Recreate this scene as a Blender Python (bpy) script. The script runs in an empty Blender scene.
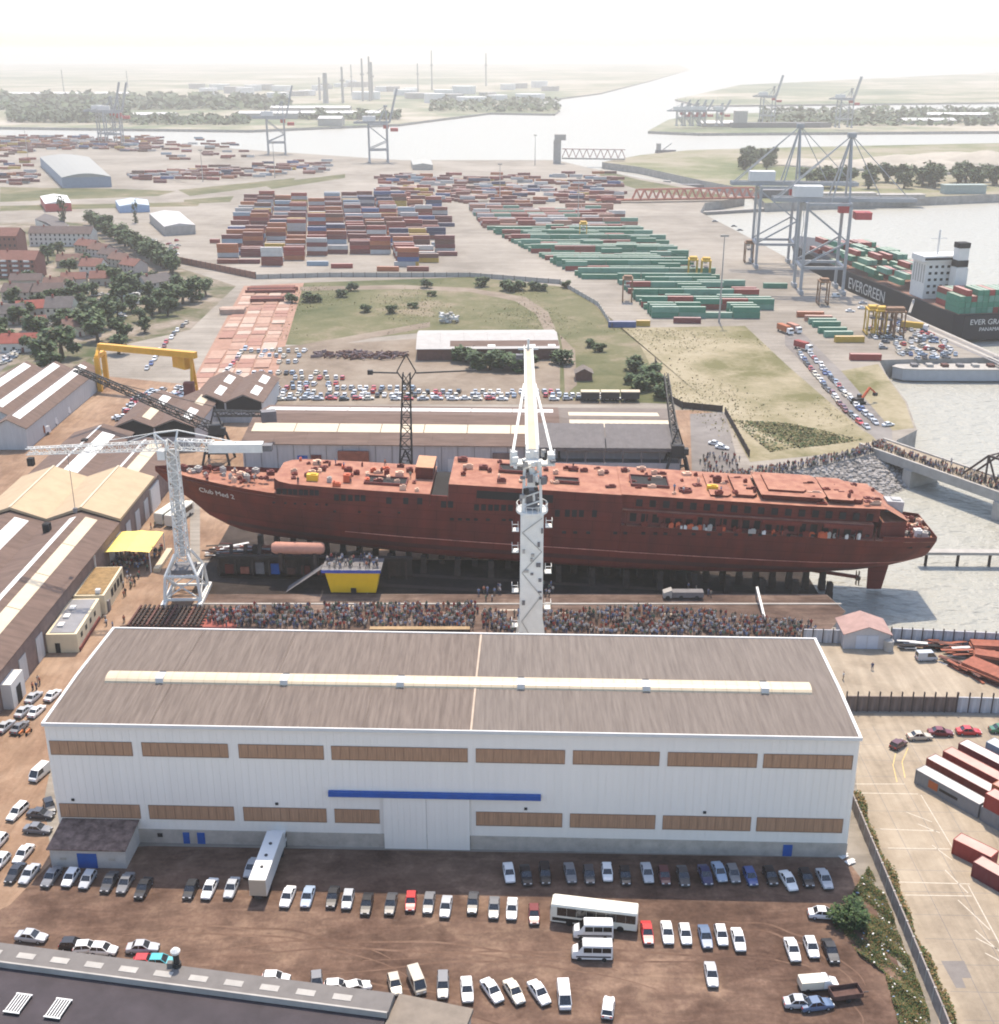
import bpy, math, random
from math import sin, cos, pi, radians as R, hypot, atan2
random.seed(7)
SC = bpy.context.scene
COL = SC.collection
# ---------------------------------------------------------------- camera, sky, sun, exposure
F, CAMH, PITCH, CX, CY = 1200., 115., atan2(462, 1200), 499.5, 512.
cam = bpy.data.objects.new('camera', bpy.data.cameras.new('camera'))
COL.objects.link(cam)
cam.location = (0, 0, CAMH)
cam.rotation_euler = (pi / 2 - PITCH, 0, 0)
cam.data.sensor_fit = 'HORIZONTAL'
cam.data.sensor_width = 36
cam.data.lens = 36 * F / 999
cam.data.clip_start = 1
cam.data.clip_end = 60000
SC.camera = cam
SUN_EL, SUN_AZ = R(64), R(4)          # azimuth measured from +Y towards +X
w = bpy.data.worlds.new('World'); SC.world = w; w.use_nodes = True
nt = w.node_tree; nt.nodes.clear()
sky = nt.nodes.new('ShaderNodeTexSky'); sky.sky_type = 'NISHITA'; sky.sun_disc = False
sky.sun_elevation = SUN_EL; sky.sun_rotation = SUN_AZ
sky.air_density = 1.0; sky.dust_density = 1.3; sky.ozone_density = 1.0; sky.altitude = 10
bg = nt.nodes.new('ShaderNodeBackground'); bg.inputs[1].default_value = 0.15
wo = nt.nodes.new('ShaderNodeOutputWorld')
nt.links.new(sky.outputs[0], bg.inputs[0]); nt.links.new(bg.outputs[0], wo.inputs[0])
sl = bpy.data.lights.new('sun', 'SUN'); sl.energy = 2.9; sl.angle = R(0.6); sl.color = (1, .885, .735)
sun = bpy.data.objects.new('sun', sl); COL.objects.link(sun)
sun.rotation_euler = (-(pi / 2 - SUN_EL), 0, -SUN_AZ); sun.location = (0, 200, 300)
SC.view_settings.view_transform = 'Standard'; SC.view_settings.look = 'None'
SC.view_settings.exposure = 1.1; SC.view_settings.gamma = 1
SC.render.engine = 'CYCLES'
SC.cycles.use_denoising = True
SC.cycles.filter_width = 1.9
SC.cycles.max_bounces = 4; SC.cycles.diffuse_bounces = 2; SC.cycles.glossy_bounces = 2
SC.cycles.transmission_bounces = 2; SC.cycles.volume_bounces = 0; SC.cycles.transparent_max_bounces = 6

# ---------------------------------------------------------------- helpers
_c, _s = cos(PITCH), sin(PITCH)
def G(px, py, z=0.):
    """ground point (x, y) at height z for a spot measured on the photograph"""
    u = (px - CX) / F; v = (CY - py) / F
    t = (z - CAMH) / (-_s + v * _c)
    return (u * t, (_c + v * _s) * t)
def G3(px, py, z=0.):
    a = G(px, py, z); return (a[0], a[1], z)
def ZA(py, y):
    v = (CY - py) / F
    return CAMH + (-_s + v * _c) * y / (_c + v * _s)
def XA(px, py, y):
    z = ZA(py, y); return (px - CX) * (y * _c - (z - CAMH) * _s) / F

MATS = {}
def M(name, c, rough=.8, var=.12, scale=.5, c2=None, metal=0., bump=0., stretch=None, world=False, spec=.3, bscale=None, detail=4., emit=None):
    if name in MATS: return MATS[name]
    m = bpy.data.materials.new(name); m.use_nodes = True
    n = m.node_tree.nodes; L = m.node_tree.links; b = n['Principled BSDF']
    b.inputs['Roughness'].default_value = rough; b.inputs['Metallic'].default_value = metal
    b.inputs['Specular IOR Level'].default_value = spec
    if c2 is None:
        c2 = tuple(x * (1 - var) for x in c); c = tuple(min(1, x * (1 + var)) for x in c)
    if world:
        g = n.new('ShaderNodeNewGeometry'); co = g.outputs['Position']
    else:
        g = n.new('ShaderNodeTexCoord'); co = g.outputs['Object']
    if stretch:
        mp = n.new('ShaderNodeMapping'); mp.inputs['Scale'].default_value = stretch; L.new(co, mp.inputs[0]); co = mp.outputs[0]
    t = n.new('ShaderNodeTexNoise'); t.inputs['Scale'].default_value = scale; t.inputs['Detail'].default_value = detail
    t.inputs['Roughness'].default_value = .65
    L.new(co, t.inputs['Vector'])
    r = n.new('ShaderNodeValToRGB'); r.color_ramp.elements[0].position = .3; r.color_ramp.elements[1].position = .7
    r.color_ramp.elements[0].color = (*c2, 1); r.color_ramp.elements[1].color = (*c, 1)
    L.new(t.outputs['Fac'], r.inputs[0]); L.new(r.outputs[0], b.inputs['Base Color'])
    if bump:
        t2 = n.new('ShaderNodeTexNoise'); t2.inputs['Scale'].default_value = bscale or scale * 4; t2.inputs['Detail'].default_value = 3
        L.new(co, t2.inputs['Vector'])
        bp = n.new('ShaderNodeBump'); bp.inputs['Strength'].default_value = bump; bp.inputs['Distance'].default_value = .3
        L.new(t2.outputs['Fac'], bp.inputs['Height']); L.new(bp.outputs[0], b.inputs['Normal'])
    MATS[name] = m
    return m
def MG(name, cols, s1=.03, s2=.25, s3=2., rough=.95, stretch=None, amt=(.55, .3, .15), streak=None):
    """ground: several colours mixed by broad patches, blotches and grit, in world space"""
    if name in MATS: return MATS[name]
    m = bpy.data.materials.new(name); m.use_nodes = True
    n = m.node_tree.nodes; L = m.node_tree.links; b = n['Principled BSDF']
    b.inputs['Roughness'].default_value = rough; b.inputs['Specular IOR Level'].default_value = .15
    g = n.new('ShaderNodeNewGeometry'); co = g.outputs['Position']
    if stretch:
        mp = n.new('ShaderNodeMapping'); mp.inputs['Scale'].default_value = stretch; L.new(co, mp.inputs[0]); co = mp.outputs[0]
    acc = None
    for sc, a in zip((s1, s2, s3), amt):
        t = n.new('ShaderNodeTexNoise'); t.inputs['Scale'].default_value = sc; t.inputs['Detail'].default_value = 5
        t.inputs['Roughness'].default_value = .6; t.inputs['Distortion'].default_value = .4; L.new(co, t.inputs['Vector'])
        k = n.new('ShaderNodeMath'); k.operation = 'MULTIPLY_ADD'; k.inputs[1].default_value = a
        L.new(t.outputs['Fac'], k.inputs[0])
        if acc is None: k.inputs[2].default_value = 0
        else: L.new(acc, k.inputs[2])
        acc = k.outputs[0]
    r = n.new('ShaderNodeValToRGB'); e = r.color_ramp.elements
    lo, hi = .40, .60
    for i, cc in enumerate(cols):
        p = lo + (hi - lo) * i / (len(cols) - 1)
        if i == 0: e[0].position = p; e[0].color = (*cc, 1)
        elif i == len(cols) - 1: e[-1].position = p; e[-1].color = (*cc, 1)
        else:
            x = e.new(p); x.color = (*cc, 1)
    L.new(acc, r.inputs[0]); out = r.outputs[0]
    if streak:   # wheel tracks: long thin streaks (stretch, scale, strength)
        mp = n.new('ShaderNodeMapping'); mp.inputs['Scale'].default_value = streak[0]; mp.inputs['Rotation'].default_value = (0, 0, streak[3] if len(streak) > 3 else 0)
        L.new(g.outputs['Position'], mp.inputs[0])
        t = n.new('ShaderNodeTexNoise'); t.inputs['Scale'].default_value = streak[1]; t.inputs['Detail'].default_value = 3; t.inputs['Distortion'].default_value = 1.2
        L.new(mp.outputs[0], t.inputs['Vector'])
        rr = n.new('ShaderNodeMapRange'); rr.inputs[1].default_value = .4; rr.inputs[2].default_value = .6
        rr.inputs[3].default_value = 1 - streak[2]; rr.inputs[4].default_value = 1 + streak[2] * .6
        L.new(t.outputs['Fac'], rr.inputs[0])
        mx = n.new('ShaderNodeMix'); mx.data_type = 'RGBA'; mx.blend_type = 'MULTIPLY'; mx.inputs[0].default_value = 1
        L.new(out, mx.inputs[6]); L.new(rr.outputs[0], mx.inputs[7]); out = mx.outputs[2]
    L.new(out, b.inputs['Base Color'])
    MATS[name] = m
    return m

class MB:
    def __init__(s): s.v = []; s.f = []; s.m = []
    def add(s, vs, fs, m=0):
        o = len(s.v); s.v += [tuple(p) for p in vs]
        for f in fs: s.f.append(tuple(i + o for i in f)); s.m.append(m)
        return s
    def box(s, x0, y0, z0, x1, y1, z1, m=0):
        return s.add([(x0, y0, z0), (x1, y0, z0), (x1, y1, z0), (x0, y1, z0), (x0, y0, z1), (x1, y0, z1), (x1, y1, z1), (x0, y1, z1)],
                     [(3, 2, 1, 0), (4, 5, 6, 7), (0, 1, 5, 4), (1, 2, 6, 5), (2, 3, 7, 6), (3, 0, 4, 7)], m)
    def cbox(s, c, sz, rz=0, m=0):
        hx, hy, hz = sz[0] / 2, sz[1] / 2, sz[2] / 2; ca, sa = cos(rz), sin(rz)
        P = []
        for dz in (-hz, hz):
            for dx, dy in ((-hx, -hy), (hx, -hy), (hx, hy), (-hx, hy)):
                P.append((c[0] + dx * ca - dy * sa, c[1] + dx * sa + dy * ca, c[2] + dz))
        return s.add(P, [(3, 2, 1, 0), (4, 5, 6, 7), (0, 1, 5, 4), (1, 2, 6, 5), (2, 3, 7, 6), (3, 0, 4, 7)], m)
    def bar(s, p, q, w, h=None, m=0):
        h = h or w
        d = [q[i] - p[i] for i in range(3)]; l = math.sqrt(sum(x * x for x in d)) or 1e-6; d = [x / l for x in d]
        up = (0, 0, 1) if abs(d[2]) < .95 else (1, 0, 0)
        a = (d[1] * up[2] - d[2] * up[1], d[2] * up[0] - d[0] * up[2], d[0] * up[1] - d[1] * up[0])
        n = math.sqrt(sum(x * x for x in a)); a = [x / n for x in a]
        b = (a[1] * d[2] - a[2] * d[1], a[2] * d[0] - a[0] * d[2], a[0] * d[1] - a[1] * d[0])
        P = []
        for e in (p, q):
            for u, v in ((-1, -1), (1, -1), (1, 1), (-1, 1)):
                P.append(tuple(e[i] + a[i] * u * w / 2 + b[i] * v * h / 2 for i in range(3)))
        return s.add(P, [(0, 1, 2, 3), (7, 6, 5, 4), (4, 5, 1, 0), (5, 6, 2, 1), (6, 7, 3, 2), (7, 4, 0, 3)], m)
    def prism(s, poly, z0, z1, m=0, mt=None):
        n = len(poly)
        a = sum(poly[i][0] * poly[(i + 1) % n][1] - poly[(i + 1) % n][0] * poly[i][1] for i in range(n))
        if a < 0: poly = poly[::-1]
        s.add([(x, y, z0) for x, y in poly] + [(x, y, z1) for x, y in poly], [tuple(range(n - 1, -1, -1))] + [(i, (i + 1) % n, n + (i + 1) % n, n + i) for i in range(n)], m)
        o = len(s.v) - n
        s.f.append(tuple(range(o, o + n))); s.m.append(m if mt is None else mt)
        return s
    def sheet(s, poly, z=0., m=0):
        n = len(poly)
        a = sum(poly[i][0] * poly[(i + 1) % n][1] - poly[(i + 1) % n][0] * poly[i][1] for i in range(n))
        if a < 0: poly = poly[::-1]
        return s.add([(x, y, z) for x, y in poly], [tuple(range(n))], m)
    def cyl(s, c, r, h, n=10, m=0, r2=None):
        r2 = r if r2 is None else r2
        P = [(c[0] + r * cos(2 * pi * i / n), c[1] + r * sin(2 * pi * i / n), c[2]) for i in range(n)] + \
            [(c[0] + r2 * cos(2 * pi * i / n), c[1] + r2 * sin(2 * pi * i / n), c[2] + h) for i in range(n)]
        return s.add(P, [tuple(range(n - 1, -1, -1)), tuple(range(n, 2 * n))] + [(i, (i + 1) % n, n + (i + 1) % n, n + i) for i in range(n)], m)
    def ycyl(s, c, r, wd, n=10, m=0):   # a wheel: axis along y
        P = [(c[0] + r * cos(2 * pi * i / n), c[1] - wd / 2, c[2] + r * sin(2 * pi * i / n)) for i in range(n)] + \
            [(c[0] + r * cos(2 * pi * i / n), c[1] + wd / 2, c[2] + r * sin(2 * pi * i / n)) for i in range(n)]
        return s.add(P, [tuple(range(n)), tuple(range(2 * n - 1, n - 1, -1))] + [(i, n + i, n + (i + 1) % n, (i + 1) % n) for i in range(n)], m)
    def loft(s, rings, m=0, closed=True, caps=True):
        n = len(rings[0]); o = []
        fs = []
        for k in range(len(rings) - 1):
            for i in range(n if closed else n - 1):
                j = (i + 1) % n
                fs.append((k * n + i, k * n + j, (k + 1) * n + j, (k + 1) * n + i))
        if caps:
            fs.append(tuple(range(n - 1, -1, -1))); fs.append(tuple((len(rings) - 1) * n + i for i in range(n)))
        return s.add([p for r in rings for p in r], fs, m)
    def lattice(s, p, q, w0, w1, nseg, t, m=0, up=(0, 0, 1)):
        """four-chord lattice boom from p to q, section w0 -> w1"""
        d = [q[i] - p[i] for i in range(3)]; l = math.sqrt(sum(x * x for x in d)); d = [x / l for x in d]
        if abs(sum(d[i] * up[i] for i in range(3))) > .95: up = (0, 1, 0)
        a = (d[1] * up[2] - d[2] * up[1], d[2] * up[0] - d[0] * up[2], d[0] * up[1] - d[1] * up[0])
        n = math.sqrt(sum(x * x for x in a)); a = [x / n for x in a]
        b = (a[1] * d[2] - a[2] * d[1], a[2] * d[0] - a[0] * d[2], a[0] * d[1] - a[1] * d[0])
        def pt(k, u, v):
            f = k / nseg; ww = w0 + (w1 - w0) * f
            return tuple(p[i] + d[i] * l * f + a[i] * u * ww / 2 + b[i] * v * ww / 2 for i in range(3))
        cs = ((-1, -1), (1, -1), (1, 1), (-1, 1))
        for u, v in cs: s.bar(pt(0, u, v), pt(nseg, u, v), t, m=m)
        for k in range(nseg):
            for i in range(4):
                A, B = cs[i], cs[(i + 1) % 4]
                if (k + i) % 2: A, B = B, A
                s.bar(pt(k, *A), pt(k + 1, *B), t * .62, m=m)
                s.bar(pt(k, *cs[i]), pt(k, *cs[(i + 1) % 4]), t * .62, m=m)
        return s
    def mesh(s, name, mats, smooth=False):
        me = bpy.data.meshes.new(name); me.from_pydata(s.v, [], s.f)
        for x in (mats if isinstance(mats, (list, tuple)) else [mats]): me.materials.append(x)
        if any(s.m): me.polygons.foreach_set('material_index', s.m)
        if smooth: me.polygons.foreach_set('use_smooth', [True] * len(s.f))
        me.update()
        return me
    def build(s, name, mats, parent=None, smooth=False, **k):
        return obj(name, s.mesh(name, mats, smooth), parent, **k)

def obj(name, me, parent=None, loc=None, rz=None, mat=None):
    o = bpy.data.objects.new(name, me); COL.objects.link(o)
    if parent: o.parent = parent
    if loc: o.location = loc
    if rz is not None: o.rotation_euler = (0, 0, rz)
    if mat:
        o.material_slots[0].link = 'OBJECT'; o.material_slots[0].material = mat
    return o
def tag(o, label=None, cat=None, group=None, kind=None):
    if label: o['label'] = label
    if cat: o['category'] = cat
    if group: o['group'] = group
    if kind: o['kind'] = kind
    return o
def thing(name, label, cat, loc=(0, 0, 0), rz=0, group=None, scale=None):
    o = bpy.data.objects.new(name, None); COL.objects.link(o); o.empty_display_size = .5
    o.location = loc; o.rotation_euler = (0, 0, rz)
    if scale: o.scale = scale
    return tag(o, label, cat, group)
def copy_tree(o, parent=None, first=True):
    c = o.copy(); COL.objects.link(c)
    c.parent = parent
    for ch in list(o.children): copy_tree(ch, c, False)
    return c
ORD = ['zeroth', 'first', 'second', 'third', 'fourth', 'fifth', 'sixth', 'seventh', 'eighth', 'ninth', 'tenth', 'eleventh', 'twelfth', 'thirteenth',
       'fourteenth', 'fifteenth', 'sixteenth', 'seventeenth', 'eighteenth', 'nineteenth', 'twentieth']
def ordn(i):
    if i <= 20: return ORD[i]
    t = {2: 'twenty', 3: 'thirty', 4: 'forty', 5: 'fifty', 6: 'sixty', 7: 'seventy', 8: 'eighty', 9: 'ninety'}
    if i >= 100: return 'hundred and ' + ordn(i - 100) if i > 100 else 'hundredth'
    if i % 10 == 0: return t[i // 10][:-1] + 'ieth'
    return t[i // 10] + '-' + ORD[i % 10]
def rnd(a, b): return random.uniform(a, b)
def inside(p, poly):
    x, y = p; r = False; n = len(poly)
    for i in range(n):
        x1, y1 = poly[i]; x2, y2 = poly[(i + 1) % n]
        if (y1 > y) != (y2 > y) and x < (x2 - x1) * (y - y1) / (y2 - y1) + x1: r = not r
    return r
def GP(pts, z=0.): return [G(a, b, z) for a, b in pts]

# ================================================================ THE SETTING
WATER_Z = -7.0
def struct(name, mb, mats, label=None):
    o = mb.build(name, mats); o['kind'] = 'structure'
    if label: o['label'] = label
    return o
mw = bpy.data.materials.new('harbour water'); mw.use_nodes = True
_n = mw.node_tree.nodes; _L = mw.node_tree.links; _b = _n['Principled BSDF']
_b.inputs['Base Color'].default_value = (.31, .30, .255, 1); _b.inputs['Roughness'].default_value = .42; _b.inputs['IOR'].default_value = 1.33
_g = _n.new('ShaderNodeNewGeometry')
_mp = _n.new('ShaderNodeMapping'); _mp.inputs['Scale'].default_value = (.35, .6, .35); _mp.inputs['Rotation'].default_value = (0, 0, .3)
_L.new(_g.outputs['Position'], _mp.inputs[0])
_t = _n.new('ShaderNodeTexNoise'); _t.inputs['Scale'].default_value = .6; _t.inputs['Detail'].default_value = 4; _L.new(_mp.outputs[0], _t.inputs[0])
_bp = _n.new('ShaderNodeBump'); _bp.inputs['Strength'].default_value = 1.0; _bp.inputs['Distance'].default_value = 2.2
_L.new(_t.outputs['Fac'], _bp.inputs['Height']); _L.new(_bp.outputs[0], _b.inputs['Normal'])
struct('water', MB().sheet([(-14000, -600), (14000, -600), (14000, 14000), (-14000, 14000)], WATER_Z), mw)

m_yard = MG('pale harbour hardstanding', [(.195, .17, .14), (.255, .225, .188), (.31, .275, .232)], .012, .08, .7, streak=((.02, 1.2, 1), .4, .12, .1))
m_quayw = M('quay wall concrete', (.32, .295, .265), .9, .25, .2, world=True)
LAND = [(-4000, -400), (4000, -400)] + GP([(1900, 712), (820, 626)]) + [(76, 238), (74, 247), (-30, 247), (-30, 291), (72, 291)] + \
    GP([(735, 479), (800, 469), (860, 457), (893, 447), (897, 440), (917, 430), (907, 402), (886, 374), (879, 360)]) + [(203, 472), (199.7, 487)] + GP([(850, 292), (760, 243), (700, 212),
        (705, 203), (745, 197), (690, 186), (640, 178), (590, 168), (556, 160), (400, 160), (280, 152), (160, 143), (0, 135), (-300, 119)]) + [(-4000, 2600)]
struct('ground', MB().prism(LAND, -16, 0, 1, 0), [m_yard, m_quayw])
m_isl = MG('island turf and sand', [(.10, .12, .05), (.17, .17, .09), (.25, .22, .155), (.28, .245, .18)], .006, .03, .3)
struct('island_ground', MB().prism(GP([(602, 162), (640, 167), (700, 180), (752, 190), (765, 203), (999, 194), (1500, 180), (1500, 133), (999, 143), (800, 147), (690, 150), (640, 155)]), -16, 0, 1, 0), [m_isl, m_quayw])
m_far = MG('far marshland', [(.09, .12, .07), (.15, .17, .10), (.30, .27, .20), (.40, .36, .30)], .0016, .008, .05)
struct('far_shore', MB().prism(GP([(-900, 108), (0, 125), (250, 128), (345, 124), (400, 122), (440, 117), (490, 111), (555, 112), (560, 108), (510, 103), (600, 92), (650, 80), (690, 69)]) + [(1600, 11500), (-11000, 11500)], -16, -3, 1, 0), [m_far, m_quayw])
struct('far_spit', MB().prism(GP([(648, 129), (700, 131), (999, 129), (1500, 127), (1500, 106), (999, 108), (700, 112), (668, 118)]), -16, -3, 1, 0), [m_far, m_quayw])
struct('far_bank', MB().prism(GP([(675, 98), (700, 104), (999, 101), (1500, 99), (1600, 70), (999, 72), (740, 84)]), -16, -3, 1, 0), [m_far, m_quayw])

def zone(name, pts, mat, z, px=True):
    return struct(name, MB().sheet(GP(pts) if px else pts, z), mat)
m_dirt = MG('brown trodden dirt', [(.06, .035, .025), (.10, .06, .043), (.145, .091, .065), (.225, .148, .103)], .022, .22, 1.6, streak=((.3, 1, 1), .5, .16, .25))
m_dirt2 = MG('orange sandy yard', [(.19, .115, .074), (.255, .165, .108), (.32, .22, .15)], .03, .2, 1.5, streak=((1, .2, 1), .5, .12))
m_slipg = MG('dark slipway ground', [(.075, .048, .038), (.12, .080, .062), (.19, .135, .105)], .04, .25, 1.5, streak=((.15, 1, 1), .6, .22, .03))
m_slipd = MG('oily shaded slip floor', [(.018, .013, .011), (.032, .024, .02), (.06, .045, .037)], .04, .25, 1.5)  # dark wet ground; shade under the hull is put into the colour too
m_apron = MG('tan concrete apron', [(.23, .185, .135), (.30, .245, .18), (.36, .30, .225)], .03, .2, 1.2, streak=((.9, .05, 1), .5, .10))
m_grass = MG('dry meadow grass', [(.06, .07, .026), (.095, .097, .043), (.135, .125, .064), (.21, .17, .115)], .012, .07, .6)
m_sand = MG('sandy waste ground', [(.13, .12, .052), (.215, .185, .108), (.295, .25, .165), (.335, .29, .20)], .014, .06, .5)
m_track = MG('dusty pale track', [(.155, .12, .088), (.205, .162, .122), (.25, .205, .158)], .03, .2, 1.)
m_asph = MG('grey asphalt road', [(.14, .125, .115), (.19, .17, .155), (.23, .21, .19)], .03, .2, 1.5)
m_town = MG('town gardens and yards', [(.06, .075, .03), (.12, .11, .065), (.20, .165, .125), (.28, .235, .195)], .03, .12, .6)

zone('dirt_lot', [(-260, 870), (38, 852), (150, 846), (846, 858), (866, 885), (925, 1030), (935, 1300), (-500, 1300)], m_dirt, .02)
zone('side_yard', [(-200, 1010), (-160, 700), (60, 560), (140, 470), (190, 470), (190, 560), (205, 607), (120, 626), (60, 720), (44, 800), (52, 862), (10, 905)], m_dirt2, .03)
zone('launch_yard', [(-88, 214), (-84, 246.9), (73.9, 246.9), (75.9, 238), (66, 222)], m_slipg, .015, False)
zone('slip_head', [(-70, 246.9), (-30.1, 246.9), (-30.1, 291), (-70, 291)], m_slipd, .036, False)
zone('right_yard', [(815, 641), (1300, 655), (1300, 725), (845, 700)], m_apron, .02)
zone('apron', [(850, 713), (1400, 722), (1900, 1300), (1000, 1300), (936, 1010), (858, 800)], m_apron, .012)
zone('slip_side_ground', [(-60, 470), (200, 470), (200, 560), (700, 560), (700, 474), (735, 482), (720, 410), (200, 410), (60, 430)], m_dirt2, .01)
zone('meadow', [(247, 344), (300, 283), (470, 277), (575, 288), (660, 360), (672, 404), (560, 400), (560, 345), (430, 332), (300, 345)], m_grass, .03)
zone('dusty_field', [(232, 405), (262, 372), (300, 346), (430, 338), (560, 352), (640, 392), (640, 404)], m_track, .022)
zone('sand_field', [(575, 288), (620, 328), (745, 326), (790, 368), (862, 430), (880, 440), (890, 448), (750, 462), (725, 416), (668, 400), (640, 345)], m_sand, .035)
zone('sand_point', [(836, 372), (878, 364), (905, 402), (914, 428), (882, 432)], m_sand, .03)
zone('town_ground', [(-300, 430), (-300, 225), (90, 222), (180, 268), (236, 286), (190, 330), (100, 350), (88, 366), (0, 430)], m_town, .02)
zone('grass_verge', [(64, 378), (90, 358), (104, 372), (92, 384)], m_grass, .04)
for i, pts in enumerate([[(0, 187), (120, 189), (176, 191), (158, 196), (0, 202)], [(178, 190), (295, 178), (292, 183), (190, 196)], [(262, 184), (345, 174), (345, 178), (272, 189)],
                         [(0, 206), (200, 202), (198, 206), (0, 211)], [(600, 170), (640, 180), (690, 189), (735, 198), (690, 197), (640, 190), (600, 178)], [(184, 200), (234, 196), (230, 202), (184, 204)]]):
    zone('grass_verge', pts, m_grass, .03 + i * .007)
zone('road', [(82, 224), (98, 221), (180, 278), (196, 293), (180, 296), (140, 268)], m_track, .05)
zone('road', [(-20, 362), (60, 305), (72, 308), (0, 372)], m_asph, .05)
zone('road', [(785, 330), (800, 330), (842, 372), (892, 430), (893, 446), (876, 440), (838, 400), (785, 345)], m_asph, .05)
zone('dirt_track', [(235, 352), (300, 345), (430, 322), (430, 327), (300, 352), (235, 362)], m_track, .055)
zone('dirt_track', [(300, 287), (400, 285), (470, 288), (525, 297), (548, 312), (556, 330), (545, 332), (536, 314), (515, 301), (470, 292), (400, 289), (300, 291)], m_track, .055)
zone('dirt_track', [(560, 335), (575, 350), (577, 385), (565, 395), (563, 352)], m_track, .055)
zone('haul_road', [(-60, 500), (0, 452), (104, 376), (182, 384), (140, 425), (70, 440), (0, 500)], m_dirt2, .026)

# ================================================================ THE BIG WHITE SHED
m_white = M('white sheet cladding', (.88, .81, .71), .45, scale=.7, c2=(.83, .765, .67), stretch=(1.1, 1.1, .07), bump=.05)
m_plinth = M('grey rendered plinth', (.44, .385, .32), .9, .18, .5)
m_wstrip = M('brown translucent sheeting', (.40, .23, .135), .5, .25, .8, stretch=(6, 1, .3))
m_mull = M('dark brown mullion', (.26, .15, .095), .6)
m_blue = M('blue painted steel', (.02, .095, .34), .45, .12)
m_roofa = M('weathered grey brown roof sheeting', (.19, .15, .122), .9, scale=1.1, c2=(.105, .08, .065), stretch=(2.2, .13, 1), detail=6, world=True)
m_roofb = M('newer grey roof sheeting', (.195, .162, .136), .9, scale=1.1, c2=(.12, .097, .082), stretch=(2.2, .12, 1), detail=6, world=True)
m_trim = M('off white flashing', (.64, .62, .58), .5, .05)
m_cream = M('cream rooflight', (.55, .45, .31), .35, .07, .25)
m_black = M('black iron', (.03, .028, .027), .6, .2)
m_dark = M('dark opening', (.02, .018, .018), .9)
m_conc = M('grey concrete', (.36, .335, .30), .9, .15, .4)
WP = (-68.2, 156.2); WA = atan2(152.1 - 156.2, 52.8 + 68.2); WL = 121.1; WD = 31.0; RY = 13.6
wh = thing('warehouse', 'huge white clad shed with grey brown roof and long cream rooflight', 'warehouse', (WP[0], WP[1], 0), WA)
b = MB()
b.box(0, 0, 2.5, WL, .3, 21.1); b.box(0, WD - .3, 2.5, WL, WD, 21.1); b.box(0, .3, 2.5, .3, WD - .3, 21.1); b.box(WL - .3, .3, 2.5, WL, WD - .3, 21.1)
for x in (0, WL - .3):
    b.add([(x, .3, 21.1), (x, WD - .3, 21.1), (x, RY, 21.5), (x + .3, .3, 21.1), (x + .3, WD - .3, 21.1), (x + .3, RY, 21.5)], [(0, 2, 1), (3, 4, 5)])
x = .55
while x < WL:      # standing ribs of the cladding
    if not 50.4 < x < 63.8: b.box(x, -.035, 2.5, x + .06, 0, 20.7)
    else: b.box(x, -.035, 9.6, x + .06, 0, 20.7)
    x += 1.1
b.build('wall', m_white, wh)
p = MB(); p.box(-.06, -.08, 0, 50.5, .3, 2.5); p.box(63.75, -.08, 0, WL + .06, .3, 2.5); p.box(-.06, .3, 0, .24, WD, 2.5); p.box(WL - .24, .3, 0, WL + .06, WD, 2.5); p.box(.24, WD - .3, 0, WL - .24, WD + .06, 2.5)
p.build('plinth', m_plinth, wh)
UP = [(.43, 12.94), (14.41, 27.5), (29.06, 41.9), (43.05, 63.5), (64.7, 78), (79.16, 92), (93.2, 106.4), (107.3, 120.4)]
LO = [(.46, 12.94), (14.3, 27.5), (28.95, 41.75), (43, 49.9), (64.66, 77.8), (78.95, 91.9), (93, 106.3), (107.15, 120.1)]
for row, z0, z1 in ((UP, 15.72, 17.98), (LO, 4.5, 6.85)):
    for a, c in row:
        o = MB().box(a, -.07, z0, c, 0.002, z1).build('window', m_wstrip, wh)
        f = MB(); n = int((c - a) / 1.3)
        for i in range(n + 1):
            xx = a + (c - a - .06) * i / n; f.box(xx, -.11, z0, xx + .06, -.07, z1)
        f.box(a, -.13, z0 - .1, c, -.07, z0); f.box(a, -.13, z1, c, -.07, z1 + .07)
        f.build('mullion', m_mull, o)
for k, (a, c) in enumerate(((50.55, 57.08), (57.14, 63.7))):
    d = MB().box(a, -.38, 0.05, c, -.22, 9.45)
    for i in range(7): d.box(a + .3 + i * .93, -.42, .1, a + .36 + i * .93, -.38, 9.4)
    d.build('sliding_door', m_white, wh)
r = MB().box(42.3, -.65, 9.55, 74.5, -.04, 10.25); r.box(42.3, -.7, 9.45, 74.5, -.62, 9.75); r.build('door_rail', m_blue, wh)
for a, c in ((19.2, 20.2), (21.4, 22.6), (111.5, 112.9)):
    d = MB().box(a, -.16, .02, c, -.08, 2.05).build('door', m_blue, wh)
    MB().box(c - .2, -.2, .95, c - .12, -.16, 1.1).build('handle', m_black, d)
MB().box(15.2, -.12, 1.1, 16.0, -.08, 1.8).build('vent', m_dark, wh)
for xx in (2.5, 34, 72, 99): MB().box(xx, -.16, 7.4, xx + .45, -.04, 7.8).build('wall_lamp', m_black, wh)
def corr(x0, x1, ya, za, yb, zb, step=.9, amp=.07):
    m = MB(); P = []; n = int((x1 - x0) / (step / 2))
    for i in range(n + 1):
        xx = x0 + (x1 - x0) * i / n; dz = amp if i % 2 else 0
        P += [(xx, ya, za + dz), (xx, yb, zb + dz)]
    m.add(P, [(2 * i, 2 * i + 2, 2 * i + 3, 2 * i + 1) for i in range(n)]); return m
XB = [0, 16, 32, 48, 64, 78.3, 92.5, 106.8, WL]
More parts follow.
